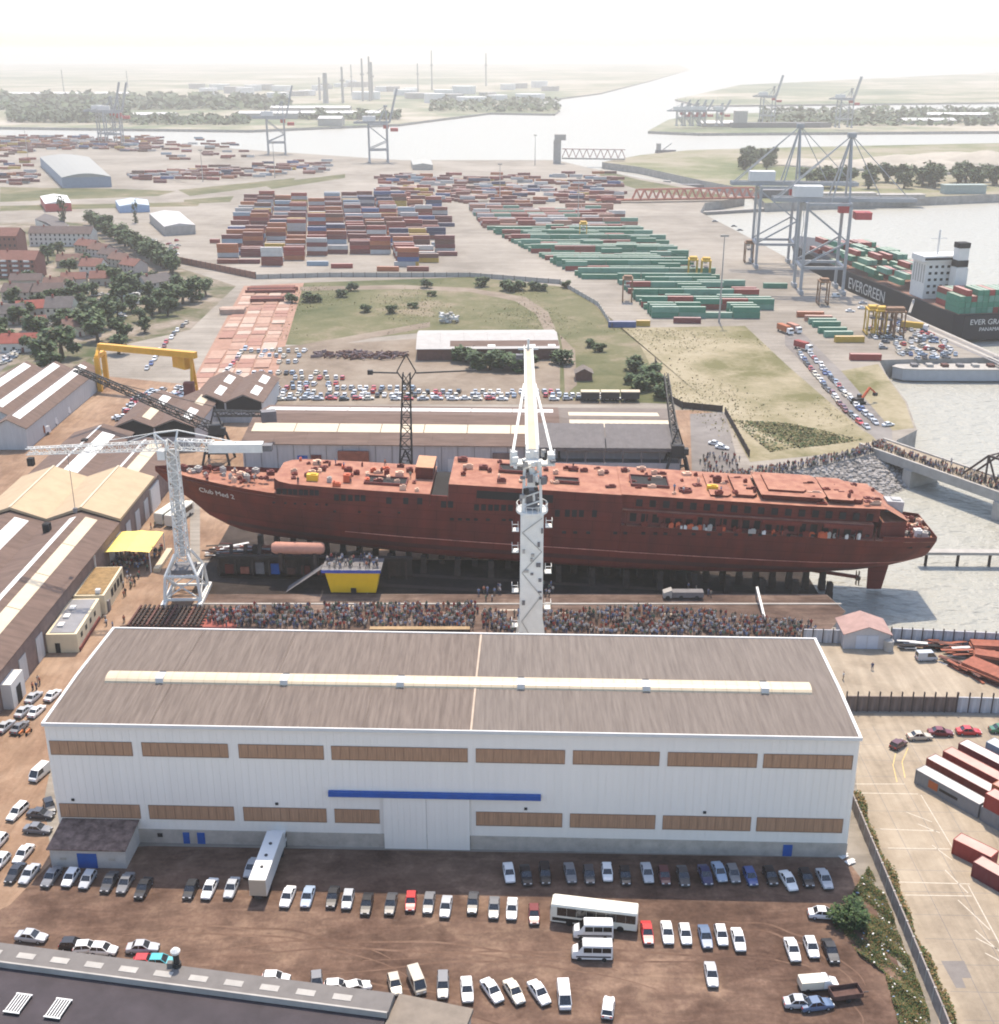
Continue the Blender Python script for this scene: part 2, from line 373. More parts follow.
for i in range(8):
    mm = m_roofa if i < 4 else m_roofb
    x0, x1 = XB[i], XB[i + 1]
    corr(x0, x1, -.25, 21.12, RY, 21.5).build('roof_panel', mm, wh); corr(x0, x1, RY, 21.5, WD + .2, 21.12).build('roof_panel', mm, wh)
# laps between sheet courses
t = MB()
t.box(-.2, -.5, 20.75, WL + .2, -.25, 21.3); t.box(-.2, WD + .2, 20.75, WL + .2, WD + .55, 21.3)
for x in (-.2, WL - .25):
    for (ya, za, yb, zb) in ((-.25, 21.2, RY, 21.6), (RY, 21.6, WD + .2, 21.2)):
        t.add([(x, ya, za - .25), (x + .45, ya, za - .25), (x + .45, ya, za + .1), (x, ya, za + .1), (x, yb, zb - .25), (x + .45, yb, zb - .25), (x + .45, yb, zb + .1), (x, yb, zb + .1)],
              [(0, 1, 2, 3), (7, 6, 5, 4), (3, 2, 6, 7), (0, 3, 7, 4), (1, 5, 6, 2), (0, 4, 5, 1)])
t.build('verge_trim', m_trim, wh)
s_ = MB(); X0 = 63.88
s_.add([(X0, -.25, 21.24), (X0 + .3, -.25, 21.24), (X0 + .3, RY, 21.62), (X0, RY, 21.62), (X0, WD, 21.24), (X0 + .3, WD, 21.24)], [(0, 1, 2, 3), (3, 2, 5, 4)])
s_.build('roof_seam', M('rusty tan flashing', (.42, .33, .25), .8), wh)
sk = MB(); rings = []
for xx in (5.2, 5.25, 116.5, 116.55):
    rr = 1.75 if xx in (5.25, 116.5) else .02
    rings.append([(xx, RY - .2 - rr * cos(a_), 21.42 + .85 * (rr / 1.75) * sin(a_)) for a_ in [pi * i / 8 for i in range(9)]])
sk.loft(rings, closed=False, caps=False)
sko = sk.build('rooflight', m_cream, wh)
rb = MB(); P = [(RY - .2 - 1.79 * cos(pi * i / 8), 21.42 + .89 * sin(pi * i / 8)) for i in range(9)]
for i in range(8): rb.add([(0, *P[i]), (.09, *P[i]), (.09, *P[i + 1]), (0, *P[i + 1])], [(0, 1, 2, 3)])
rb = rb.mesh('glazing_bar', M('tan glazing bar', (.45, .36, .24), .5))
for i in range(62): obj('glazing_bar', rb, sko, (7. + i * 1.75, 0, 0))
for xx in (14.0, 33.8, 52.2, 71.2, 90.8, 109.2):
    v = MB().box(xx - .6, RY - 1.9, 21.6, xx + .6, RY + .2, 22.4).build('roof_vent', m_trim, sko)
    MB().box(xx - .5, RY + .2, 21.8, xx + .5, RY + .5, 22.45).build('vent_cowl', m_black, v)

# ---- lean-to hut at the shed's corner
hp = G(52, 867); hq = G(127, 868)
hut = thing('hut', 'low pale hut with mottled brown roof and blue door against the white shed', 'hut', (hp[0], hp[1], 0), WA)
HL = hypot(hq[0] - hp[0], hq[1] - hp[1])
MB().box(0, 0, 0, HL, 7.2, 3.3).build('wall', M('cream render', (.52, .48, .43), .9, .1, .6), hut)
hr = MB(); hr.add([(-.3, -.4, 3.32), (HL + .3, -.4, 3.32), (HL + .3, 7.6, 4.1), (-.3, 7.6, 4.1), (-.3, -.4, 3.5), (HL + .3, -.4, 3.5), (HL + .3, 7.6, 4.3), (-.3, 7.6, 4.3)],
                  [(3, 2, 1, 0), (4, 5, 6, 7), (0, 1, 5, 4), (1, 2, 6, 5), (2, 3, 7, 6), (3, 0, 4, 7)])
hr.build('roof', M('mottled brown asbestos roof', (.28, .19, .155), .9, scale=.9, c2=(.07, .043, .035)), hut)
MB().box(HL * .36, -.08, 0.03, HL * .62, 0, 2.6).build('door', m_blue, hut)
for xx in (HL * .17, HL * .82): MB().box(xx - .5, -.06, 1.4, xx + .5, 0, 1.8).build('vent', m_plinth, hut)

# ================================================================ FOREGROUND ROOFS
m_bit = M('dark bitumen roof', (.045, .036, .04), .8, .25, .25, bump=.1)
m_para = M('grey parapet coping', (.155, .14, .128), .9, .12, .5)
FZ = 14.
fa = G(-120, 927, FZ); fb = G(393, 993, FZ)
fang = atan2(fb[1] - fa[1], fb[0] - fa[0]); FLn = hypot(fb[0] - fa[0], fb[1] - fa[1])
fg = thing('flat_roof_building', 'dark flat roofed building with grey parapet at the near edge of the dirt lot', 'building', (fa[0], fa[1], 0), fang)
MB().box(0, -60, 0, FLn, -.3, FZ - 1.2).build('wall', m_plinth, fg)
MB().box(.05, -59.5, FZ - 1.19, FLn - .05, -3.0, FZ - .75).build('roof', m_bit, fg)
MB().box(-.2, -2.95, FZ - 1.18, FLn + .2, 0, FZ).build('parapet', m_para, fg)
MB().box(-.2, -3.2, FZ - .7, FLn + .1, -2.96, FZ + .1).build('parapet_edge', m_conc, fg)
k = 0; xx = 2.0
while xx < FLn - 3:
    MB().box(xx, -2.1, FZ + .004, xx + 2.2, -1.2, FZ + .05).build('coping_patch', m_conc, fg); xx += 4.35
for (px, py) in ((22, 1000), (62, 1005)):
    q = G(px, py, FZ - .7); lx = (q[0] - fa[0]) * cos(fang) + (q[1] - fa[1]) * sin(fang); ly = -(q[0] - fa[0]) * sin(fang) + (q[1] - fa[1]) * cos(fang)
    sk = MB().box(lx - .95, ly - 2.2, FZ - .74, lx + .95, ly + .6, FZ - .45).build('rooflight', m_dark, fg)
    g_ = MB()
    for i in range(6): g_.box(lx - .9 + i * .33, ly - 2.2, FZ - .45, lx - .76 + i * .33, ly + .6, FZ - .38)
    g_.box(lx - 1, ly + .5, FZ - .45, lx + 1, ly + .7, FZ - .37); g_.box(lx - 1, ly - 2.3, FZ - .45, lx + 1, ly - 2.1, FZ - .37)
    g_.build('grating', m_trim, sk)
q = G(177, 966, FZ)
ch = thing('roof_cowl', 'black vent pipe with white cowl on the grey parapet', 'vent pipe', (q[0], q[1], FZ), 0)
MB().cyl((0, 0, 0), .55, .5, 10).cyl((0, 0, .5), .38, 1.4, 10).build('pipe', m_black, ch)
MB().cyl((0, 0, 1.9), .5, .35, 10, r2=.6).cyl((0, 0, 2.25), .6, .35, 10, r2=.25).build('cowl', m_trim, ch)
MB().box(-1.1, -.3, 0, -.5, .3, .6).build('side_box', m_para, ch)
# neighbour roof, tan
fa2 = G(397, 993, FZ - .8); fb2 = G(490, 1012, FZ - .8)
an2 = atan2(fb2[1] - fa2[1], fb2[0] - fa2[0])
fg2 = thing('tan_roof_building', 'tan roofed low building beside the dark flat roof at the bottom edge', 'building', (fa2[0], fa2[1], 0), an2)
MB().box(.4, -40, 0, 9, -.3, FZ - 1.4).build('wall', m_plinth, fg2)
MB().box(.3, -40.3, FZ - 1.38, 9.2, 0, FZ - .8).build('roof', M('tan gravel roof', (.20, .165, .13), .9, .15, .6), fg2)

# ================================================================ CARS
def paint(n, c, rough=.28):
    m = M('paint ' + n, c, rough, .04, .3, spec=.5)
    m.node_tree.nodes['Principled BSDF'].inputs['Coat Weight'].default_value = .4
    return m
PAINT = {'white': paint('white', (.76, .75, .72)), 'cream': paint('cream', (.66, .60, .48)), 'silver': paint('silver', (.42, .43, .44)), 'grey': paint('grey', (.17, .17, .175)),
         'charcoal': paint('charcoal', (.06, .06, .065)), 'black': paint('black', (.018, .018, .021)), 'red': paint('red', (.50, .03, .03)), 'dark red': paint('dark red', (.16, .025, .03)),
         'dark blue': paint('dark blue', (.025, .035, .10)), 'blue': paint('blue', (.045, .085, .24)), 'light blue': paint('light blue', (.30, .37, .46)),
         'beige': paint('beige', (.47, .42, .33)), 'maroon': paint('maroon', (.10, .03, .035)), 'green': paint('green', (.04, .15, .08)), 'yellow': paint('yellow', (.70, .48, .05)), 'orange': paint('orange', (.60, .17, .04)), 'turquoise': paint('turquoise', (.07, .40, .45)), 'slate blue': paint('slate blue', (.10, .15, .24))}
m_glass = M('car glass', (.02, .022, .026), .08, .1, spec=.8)
m_tyre = M('tyre rubber', (.02, .02, .02), .9); m_lamp = M('lamp glass', (.7, .7, .68), .15); m_tail = M('tail lamp', (.4, .02, .02), .3)
m_bump = M('bumper plastic', (.05, .05, .052), .7)
# stations along x (nose at +x): (x, belt height z, half width) ; cabin: (x0 base rear, x1 base front, x0 roof rear, x1 roof front, roof z)
CARS = {
 'hatchback': ([(-1.85, .50, .66), (-1.80, .86, .74), (-1.2, .92, .79), (.0, .93, .81), (.62, .92, .80), (1.35, .80, .76), (1.80, .66, .70), (1.87, .45, .62)], (-1.72, .78, -1.35, .10, 1.40), 1.18),
 'saloon': ([(-2.15, .52, .68), (-2.10, .88, .76), (-1.35, .96, .82), (.0, .93, .83), (.75, .92, .82), (1.55, .82, .79), (2.10, .68, .72), (2.18, .46, .64)], (-1.45, .92, -.85, .22, 1.40), 1.32),
 'estate': ([(-2.20, .52, .68), (-2.15, .90, .77), (-1.35, .94, .82), (.0, .93, .83), (.75, .92, .82), (1.55, .82, .79), (2.10, .68, .72), (2.18, .46, .64)], (-2.10, .92, -1.85, .22, 1.44), 1.32),
 'van': ([(-2.1, .55, .76), (-2.08, 1.05, .82), (-1.2, 1.08, .84), (.0, 1.08, .84), (1.2, 1.06, .83), (1.75, .98, .80), (2.02, .85, .74), (2.08, .5, .66)], (-2.05, 1.80, -1.95, 1.05, 1.92), 1.3),
}
_cm = {}
def car_meshes(t):
    if t in _cm: return _cm[t]
    st, cab, wb = CARS[t]
    b = MB(); rings = []
    for x, z, hw in st:
        rings.append([(x, -hw * .94, .28), (x, -hw, .28 + (z - .28) * .55), (x, -hw * .93, z - .04), (x, -hw * .84, z), (x, hw * .84, z), (x, hw * .93, z - .04), (x, hw, .28 + (z - .28) * .55), (x, hw * .94, .28)])
    b.loft([r[::-1] for r in rings])
    x0, x1, r0, r1, rz = cab; bz = .90 if t != 'van' else 1.04
    hb = .74 if t != 'van' else .80; hr = .60 if t != 'van' else .70
    B = [(x0, -hb, bz), (x1, -hb, bz), (x1, hb, bz), (x0, hb, bz)]; T = [(r0, -hr, rz), (r1, -hr, rz), (r1, hr, rz), (r0, hr, rz)]
    b.cbox(((r0 + r1) / 2, 0, rz + .01), (r1 - r0 + .10, 2 * hr + .08, .07))
    for i in range(4): b.bar(B[i], T[i], .09)
    mid = [((x0 + x1) / 2 - .1, y, bz) for y in (-hb, hb)]; midt = [((r0 + r1) / 2, y, rz) for y in (-hr, hr)]
    for i in range(2): b.bar(mid[i], midt[i], .08)
    if t == 'van':
        for y in (-1, 1): b.add([(x0, y * (hb + .02), bz), (x0 + 1.9, y * (hb + .02), bz), (r0 + 1.85, y * (hr + .03), rz), (r0, y * (hr + .03), rz)], [(0, 1, 2, 3)])
    body = b.mesh('body', PAINT['white'])
    g = MB().add(B + T, [(0, 1, 5, 4), (1, 2, 6, 5), (2, 3, 7, 6), (3, 0, 4, 7), (4, 5, 6, 7)]).mesh('window_glass', m_glass)
    wl = MB().ycyl((0, 0, .29), .29, .2, 10); wl.ycyl((0, 0, .29), .15, .22, 8, 1); wl = wl.mesh('wheel', [m_tyre, M('hub cap', (.35, .35, .36), .4)])
    xn = st[-1][0]; xt = st[0][0]
    hl = MB().box(-.04, -.16, -.07, .05, .16, .07).mesh('headlight', m_lamp); tl = MB().box(-.05, -.14, -.09, .04, .14, .09).mesh('tail_light', m_tail)
    bp = MB().box(xn - .02, -st[-1][2] - .06, .30, xn + .08, st[-1][2] + .06, .46).mesh('bumper', m_bump); bq = MB().box(xt - .08, -st[0][2] - .06, .30, xt + .02, st[0][2] + .06, .46).mesh('bumper', m_bump)
    _cm[t] = (body, g, wl, hl, tl, bp, bq, xn, xt, wb, st)
    return _cm[t]
CARN = [0]
def car(t, col, x, y, rz, label, group=None, z=0.0):
    body, g, wl, hl, tl, bp, bq, xn, xt, wb, st = car_meshes(t)
    CARN[0] += 1
    r = thing('parked_car', label, 'car' if t != 'van' else 'van', (x, y, z), rz, group)
    if t == 'van': r.name = 'parked_van'
    obj('body', body, r, mat=PAINT[col]); obj('window_glass', g, r)
    for sx in (-1, 1):
        for sy in (-1, 1): obj('wheel', wl, r, (sx * wb, sy * .70, 0))
    for sy in (-1, 1):
        obj('headlight', hl, r, (xn - .02, sy * .45, .60)); obj('tail_light', tl, r, (xt + .02, sy * .5, .70))
    obj('bumper', bp, r); obj('bumper', bq, r)
    return r
_sc = {}
def small_car_mesh(t):
    if t in _sc: return _sc[t]
    body, g, wl, *_ = car_meshes(t); wb = _[6]
    m = MB()
    for me, mi, offs in ((body, 0, [(0, 0, 0)]), (g, 1, [(0, 0, 0)])):
        for o in offs: m.add([tuple(v.co) for v in me.vertices], [tuple(p.vertices) for p in me.polygons], mi)
    for sx in (-1, 1):
        for sy in (-1, 1): m.ycyl((sx * wb, sy * .7, .29), .29, .2, 6, 2)
    _sc[t] = (m, m.mesh('parked_car', [PAINT['white'], m_glass, m_tyre])); return _sc[t]
def small_car(t, col, x, y, rz, label, group):
    o = obj('parked_car', small_car_mesh(t)[1], None, (x, y, .0), rz, PAINT[col])
    return tag(o, label, 'car', group)
UP_, DN = pi / 2, -pi / 2
GA = 'cars parked on the dirt lot before the white shed'
def row(items, what, z=.03):
    for i, it in enumerate(items):
        px, py, t, col, h = it[:5]
        x, y = G(px, py + 3)
        lab = '%s %s, %s from the left %s' % (col, t, ordn(i + 1), what)
        car(t, col, x, y, R(h), lab, GA, z)
row([(16, 873, 'saloon', 'black', -98), (30, 874, 'saloon', 'silver', -98), (52, 877, 'saloon', 'grey', -98), (71, 878, 'hatchback', 'white', -96), (88, 880, 'hatchback', 'silver', -95), (110, 882, 'saloon', 'charcoal', -94),
     (126, 883, 'saloon', 'grey', -94), (144, 888, 'saloon', 'black', -95), (191, 890, 'hatchback', 'black', -94), (210, 889, 'saloon', 'white', -95), (232, 888, 'saloon', 'silver', -94)], 'in the row before hut and truck')
row([(288, 897, 'saloon', 'white', -96), (308, 897, 'saloon', 'light blue', -93), (333, 897, 'saloon', 'black', -92), (348, 900, 'hatchback', 'silver', -92), (367, 904, 'saloon', 'black', -92), (391, 904, 'saloon', 'charcoal', -93),
     (411, 902, 'hatchback', 'red', -90), (429, 903, 'saloon', 'grey', -93), (446, 907, 'saloon', 'silver', -94), (473, 903, 'saloon', 'charcoal', -93), (494, 908, 'saloon', 'grey', -92), (512, 909, 'saloon', 'white', -93), (534, 915, 'hatchback', 'dark red', -90)], 'in the row between truck and coach')
row([(647, 933, 'saloon', 'red', -90), (667, 933, 'saloon', 'white', -91), (685, 935, 'hatchback', 'white', -90), (705, 937, 'saloon', 'slate blue', -89), (721, 936, 'hatchback', 'white', -90), (738, 940, 'saloon', 'white', -90),
     (792, 950, 'saloon', 'white', -89), (811, 948, 'hatchback', 'white', -89), (830, 951, 'saloon', 'black', -88)], 'in the row right of the coach')
row([(509, 873, 'saloon', 'white', -84), (526, 875, 'saloon', 'black', -84), (545, 874, 'estate', 'black', -88), (570, 873, 'saloon', 'grey', -85), (589, 875, 'hatchback', 'charcoal', -88), (607, 873, 'hatchback', 'white', -90), (625, 876, 'hatchback', 'black', -90),
     (647, 873, 'saloon', 'silver', -88), (664, 876, 'hatchback', 'maroon', -88), (683, 876, 'saloon', 'charcoal', -89), (705, 875, 'saloon', 'dark blue', -85), (719, 872, 'saloon', 'light blue', -84), (733, 874, 'hatchback', 'grey', -86),
     (750, 877, 'hatchback', 'blue', -84), (770, 876, 'hatchback', 'black', -85), (788, 881, 'saloon', 'white', -80), (806, 878, 'hatchback', 'black', -86), (824, 879, 'saloon', 'silver', -86)], 'in the shade along the white shed wall')
row([(276, 979, 'hatchback', 'white', 0), (317, 983, 'hatchback', 'grey', -80), (338, 987, 'hatchback', 'white', 5), (357, 988, 'hatchback', 'white', 20), (395, 985, 'hatchback', 'beige', -75), (417, 983, 'van', 'beige', -70), (443, 986, 'estate', 'grey', -88), (467, 990, 'saloon', 'white', -85),
     (492, 991, 'saloon', 'white', -62), (514, 992, 'saloon', 'cream', -66), (539, 993, 'saloon', 'white', -64), (564, 998, 'van', 'white', -88), (608, 1008, 'hatchback', 'white', 80)], 'in the bottom row by the parapet')
for px, py, t, col, h, lab in [
    (711, 975, 'saloon', 'silver', -92, 'silver saloon parked alone in the open middle of the dirt lot'),
    (823, 914, 'saloon', 'white', -4, 'white saloon parked crosswise beside the dark bush'),
    (252, 868, 'saloon', 'silver', -96, 'silver saloon half hidden left of the white truck trailer'),
    (32, 937, 'saloon', 'silver', -8, 'silver saloon half hidden behind the grey parapet, leftmost'),
    (143, 948, 'saloon', 'silver', 2, 'silver saloon parked crosswise near the roof cowl'),
    (74, 945, 'hatchback', 'black', 0, 'black hatchback peeping over the grey parapet'),
    (88, 948, 'hatchback', 'white', 5, 'white hatchback over the parapet next to the black one'),
    (104, 950, 'hatchback', 'white', -5, 'white hatchback over the parapet, second white one from the left'),
    (147, 962, 'hatchback', 'red', 0, 'red hatchback barely showing over the parapet below a silver saloon'),
    (162, 962, 'hatchback', 'turquoise', 0, 'turquoise hatchback barely showing over the parapet left of the cowl'),
    (800, 1003, 'saloon', 'silver', 0, 'silver saloon at the bottom edge below the pickup'),
    (816, 1005, 'saloon', 'slate blue', 10, 'slate blue saloon at the bottom edge beside the rusty trailer'),
    (34, 697, 'saloon', 'silver', 78, 'silver saloon farthest up the row left of the shed corner'),
    (53, 695, 'saloon', 'white', 78, 'white saloon tucked against the shed, behind another white one'),
    (37, 711, 'saloon', 'white', 78, 'white saloon tucked against the shed, the nearer one'),
    (24, 711, 'saloon', 'silver', 78, 'silver saloon in the middle of the group left of the shed'),
    (6, 726, 'saloon', 'silver', 78, 'silver saloon at the picture edge left of the shed roof corner'),
    (20, 727, 'saloon', 'grey', 78, 'grey saloon next to the motorcycles left of the shed'),
    (40, 774, 'van', 'white', -105, 'white van alone beside the shed corner on orange dirt'),
    (18, 812, 'estate', 'white', -104, 'white estate car parked near the shed corner'),
    (41, 814, 'saloon', 'charcoal', -10, 'charcoal saloon parked crosswise behind another at the shed corner'),
    (38, 829, 'saloon', 'grey', -6, 'grey saloon parked crosswise just above the hut'),
    (50, 806, 'hatchback', 'black', -60, 'black hatchback half hidden by the shed corner'),
    (24, 854, 'saloon', 'white', -100, 'white saloon parked just left of the hut'),
    (-1, 842, 'hatchback', 'white', -100, 'white hatchback cut by the picture edge, the farther one'),
    (1, 862, 'hatchback', 'white', -100, 'white hatchback cut by the picture edge, the nearer one'),
    (898, 744, 'hatchback', 'maroon', 40, 'maroon hatchback with pale roof at the corner of the container apron'),
    (919, 736, 'saloon', 'beige', 4, 'beige saloon parked in the line behind the containers'),
    (940, 732, 'saloon', 'dark red', -4, 'dark red saloon parked behind the containers'),
    (968, 731, 'saloon', 'red', -2, 'bright red saloon parked behind the containers'),
    (1001, 729, 'saloon', 'green', 0, 'green saloon cut by the picture edge behind the containers')]:
    x, y = G(px, py + 3); car(t, col, x, y, R(h), lab, GA if py > 730 and px < 850 else 'cars beside the white shed', .035)

# ---- coach, minibuses, truck, pickup, trailer, motorcycles
m_cwhite = M('coach cream paint', (.74, .70, .58), .35, .05); m_cwin = M('tinted coach window', (.022, .022, .022), .12, .1, spec=.7)
def text_mesh(s, size, mat, ext=.01):
    cu = bpy.data.curves.new('lettering', 'FONT'); cu.body = s; cu.size = size; cu.extrude = ext; cu.align_x = 'CENTER'
    o = bpy.data.objects.new('lettering', cu); COL.objects.link(o)
    dg = bpy.context.evaluated_depsgraph_get(); me = bpy.data.meshes.new_from_object(o.evaluated_get(dg))
    me.materials.clear(); me.materials.append(mat)
    bpy.data.objects.remove(o); return me
def coach(name, x, y, rz, label, L=12., stripe=True, group=None, lettering=None, z=.03):
    r = thing(name, label, 'coach', (x, y, z), rz, group)
    b = MB(); h = L / 2; rings = []
    for xx, i, zt in ((-h, .08, 3.25), (-h + .12, 0, 3.42), (h - .35, 0, 3.42), (h - .1, .04, 3.25), (h, .12, 2.6)):
        w_ = 1.25 - i
        rings.append([(xx, -w_, .45), (xx, -w_, zt - .35), (xx, -w_ + .12, zt - .08), (xx, -w_ + .35, zt), (xx, w_ - .35, zt), (xx, w_ - .12, zt - .08), (xx, w_, zt - .35), (xx, w_, .45)][::-1])
    b.loft(rings); b.build('body', m_cwhite, r)
    n = 8
    for s in (-1, 1):
        for i in range(n):
            a = -h + .25 + (L - 1.2) * i / n; c_ = a + (L - 1.2) / n - .03
            MB().box(a, s * 1.245 - .02, 1.6, c_, s * 1.245 + .02, 2.98).build('window', m_cwin, r)
        if stripe: MB().box(-h * .1, s * 1.255 - .012, .7, h - .3, s * 1.255 + .012, 1.25).build('stripe', m_cwin, r)
    MB().box(h - .12, -1.1, 1.4, h + .03, 1.1, 2.9).build('windscreen', m_cwin, r)
    for xx in (-h * .62, h * .55):
        for s in (-1, 1): MB().ycyl((xx, s * 1.1, .5), .5, .34, 12).build('wheel', m_tyre, r)
    for xx in (-h * .45, h * .2): MB().box(xx - .6, -.5, 3.4, xx + .6, .5, 3.5).build('roof_hatch', m_trim, r)
    if lettering:
        me = text_mesh(lettering, .62, PAINT['silver']); o = obj('lettering', me, r, (0, -1.275, 2.05)); o.rotation_euler = (pi / 2, 0, 0)
    return r
q = G(553, 921); q2 = G(636, 931)
coach('coach', (q[0] + q2[0]) / 2, (q[1] + q2[1]) / 2 + .6, atan2(q2[1] - q[1], q2[0] - q[0]) + pi, 'cream and black coach parked crosswise in the dirt lot', 12.2)
def minibus(px, py, rz, label):
    x, y = G(px, py); r = thing('minibus', label, 'minibus', (x, y, .03), rz, 'white minibuses beside the coach')
    rings = []
    for xx, zt in ((-2.7, 2.35), (-2.62, 2.5), (1.25, 2.5), (1.9, 1.6), (2.6, 1.35), (2.75, .9)):
        w_ = .96 if xx < 2.6 else .84
        rings.append([(xx, -w_, .38), (xx, -w_, zt * .6), (xx, -w_ + .16, zt), (xx, w_ - .16, zt), (xx, w_, zt * .6), (xx, w_, .38)][::-1])
    MB().loft(rings).build('body', PAINT['white'], r)
    for s in (-1, 1):
        for a, c_ in ((-2.5, -1.3), (-1.22, .0), (.08, 1.2)):
            MB().add([(a, s * .985, 1.5), (c_, s * .985, 1.5), (c_, s * .88, 2.22), (a, s * .88, 2.22)], [(0, 1, 2, 3), (3, 2, 1, 0)]).build('window', m_cwin, r)
        MB().box(-2.5, s * .975 - .01, .7, 2.2, s * .975 + .01, .95).build('stripe', PAINT['charcoal'], r)
        for xx in (-1.6, 1.75): MB().ycyl((xx, s * .85, .34), .34, .24, 10).build('wheel', m_tyre, r)
    MB().add([(1.36, -.74, 2.36), (1.36, .74, 2.36), (1.93, .82, 1.64), (1.93, -.82, 1.64)], [(0, 1, 2, 3), (3, 2, 1, 0)]).build('windscreen', m_cwin, r)
    MB().box(2.7, -.8, .42, 2.85, .8, .62).build('bumper', m_bump, r); MB().box(-2.85, -.9, .42, -2.68, .9, .62).build('bumper', m_bump, r)
minibus(593, 936, pi - .02, 'white minibus squeezed between the coach and another minibus')
minibus(592, 957, pi - .03, 'white minibus nearest the camera beside the coach')
# articulated truck
q = G(258, 905); q2 = G(276, 855)
a_ = atan2(q2[1] - q[1], q2[0] - q[0])
tk = thing('articulated_truck', 'white articulated truck with long box trailer parked nose to the shed', 'truck', (q[0], q[1], .03), a_)
MB().box(.6, -1.25, 1.1, 12.2, 1.25, 3.9).build('trailer_box', PAINT['white'], tk)
MB().box(.52, -1.2, 1.15, .6, 1.2, 3.85).build('rear_door', PAINT['beige'], tk)
MB().box(.5, -.5, .6, 12, .5, 1.1).build('chassis', m_bump, tk)
cb = MB().loft([[(12.7, -1.2, .6), (12.7, -1.2, 2.9), (12.7, 1.2, 2.9), (12.7, 1.2, .6)], [(14.6, -1.2, .6), (14.3, -1.15, 2.7), (14.3, 1.15, 2.7), (14.6, 1.2, .6)]]).build('cab', PAINT['white'], tk)
MB().box(13.3, -1.21, 1.7, 14.1, 1.21, 2.4).build('window', m_cwin, cb)
for xx in (1.8, 3.1, 11.2, 13.6):
    for s in (-1, 1): MB().ycyl((xx, s * 1.0, .52), .52, .4, 10).build('wheel', m_tyre, tk)
for xx in (3.5, 6.2, 9.): MB().cyl((xx, 0, 3.9), .25, .15, 8).build('roof_vent', m_bump, tk)
# pickup and trailer
x, y = G(818, 988); pk = thing('pickup_truck', 'white pickup with a covered bed near the rusty trailer', 'pickup', (x, y, .03), R(6))
MB().box(-2.6, -.85, .5, .4, .85, 1.7).build('bed_cover', PAINT['cream'], pk)
MB().loft([[(.45, -.85, .4), (.45, -.82, 1.75), (.45, .82, 1.75), (.45, .85, .4)], [(1.2, -.85, .4), (1.1, -.78, 1.75), (1.1, .78, 1.75), (1.2, .85, .4)], [(1.6, -.85, .4), (1.6, -.8, 1.15), (1.6, .8, 1.15), (1.6, .85, .4)], [(2.5, -.8, .4), (2.5, -.74, .9), (2.5, .74, .9), (2.5, .8, .4)]]).build('cab', PAINT['white'], pk)
MB().add([(1.14, -.7, 1.68), (1.14, .7, 1.68), (1.58, .74, 1.2), (1.58, -.74, 1.2)], [(0, 1, 2, 3), (3, 2, 1, 0)]).build('windscreen', m_glass, pk)
MB().box(-2.6, -.9, .35, 2.4, .9, .52).build('chassis', m_bump, pk)
for xx in (-1.7, 1.7):
    for s in (-1, 1): MB().ycyl((xx, s * .8, .34), .34, .22, 10).build('wheel', m_tyre, pk)
x, y = G(845, 998); tr = thing('trailer', 'rusty brown open trailer next to the white pickup', 'trailer', (x, y, .03), R(10))
t = MB(); t.box(-2, -.95, .6, 2, .95, .7)
for s in (-1, 1): t.box(-2, s * .95 - .04, .7, 2, s * .95 + .04, 1.35)
for s in (-1, 1): t.box(s * 2 - .04, -.91, .7, s * 2 + .04, .91, 1.35)
t.build('bed', M('rusty brown steel', (.10, .055, .045), .9, .3, 1.), tr)
for s in (-1, 1): MB().ycyl((0, s * .9, .33), .33, .2, 10).build('wheel', m_tyre, tr)
MB().bar((2, 0, .6), (3.2, 0, .5), .1).build('drawbar', m_bump, tr)
m_mc = M('orange tank', (.5, .16, .05), .4)
for i, (px, py) in enumerate(((22, 735), (29, 734))):
    x, y = G(px, py); mc = thing('motorcycle', 'orange motorcycle parked %s the grey saloon left of the shed' % ('right beside', 'one place off')[i], 'motorcycle', (x, y, .03), R(75), 'motorcycles left of the shed')
    for xx in (-.7, .7): MB().ycyl((xx, 0, .32), .32, .12, 12).build('wheel', m_tyre, mc)
    MB().loft([[(-.75, -.12, .55), (-.75, -.12, .8), (-.75, .12, .8), (-.75, .12, .55)], [(0, -.15, .4), (0, -.15, .85), (0, .15, .85), (0, .15, .4)], [(.45, -.13, .5), (.45, -.13, .95), (.45, .13, .95), (.45, .13, .5)]]).build('body', m_mc, mc)
    MB().bar((.45, -.35, 1.05), (.45, .35, 1.05), .05).bar((.45, 0, 1.05), (.7, 0, .32), .07).build('handlebar', m_black, mc)

# ================================================================ BOUNDARY WALL, WEEDS, APRON
m_wallc = M('stained concrete wall', (.33, .29, .26), .95, scale=.5, c2=(.17, .14, .13))
W0 = (57.4, 166.5); W1 = (56.0, 119.0); W2 = (53.0, 60.0)
bw_ = thing('boundary_wall', 'stained concrete panel wall between the dirt lot and the container apron', 'wall', (W0[0], W0[1], 0), 0)
def wall_run(root, p, q, h, th, mat, step, mpost, ph=.0, name='panel', org=(0, 0)):
    L = hypot(q[0] - p[0], q[1] - p[1]); n = max(1, int(L / step)); a = atan2(q[1] - p[1], q[0] - p[0])
    pm = MB().box(.06, -th / 2, 0, L / n - .06, th / 2, h).mesh(name, mat); po = MB().box(-.14, -th / 2 - .06, 0, .14, th / 2 + .06, h + ph).mesh('post', mpost)
    for i in range(n + 1):
        x = p[0] + (q[0] - p[0]) * i / n - org[0]; y = p[1] + (q[1] - p[1]) * i / n - org[1]
        if i < n: obj(name, pm, root, (x, y, rnd(-.02, .02)), a)
        obj('post', po, root, (x, y, 0), a)
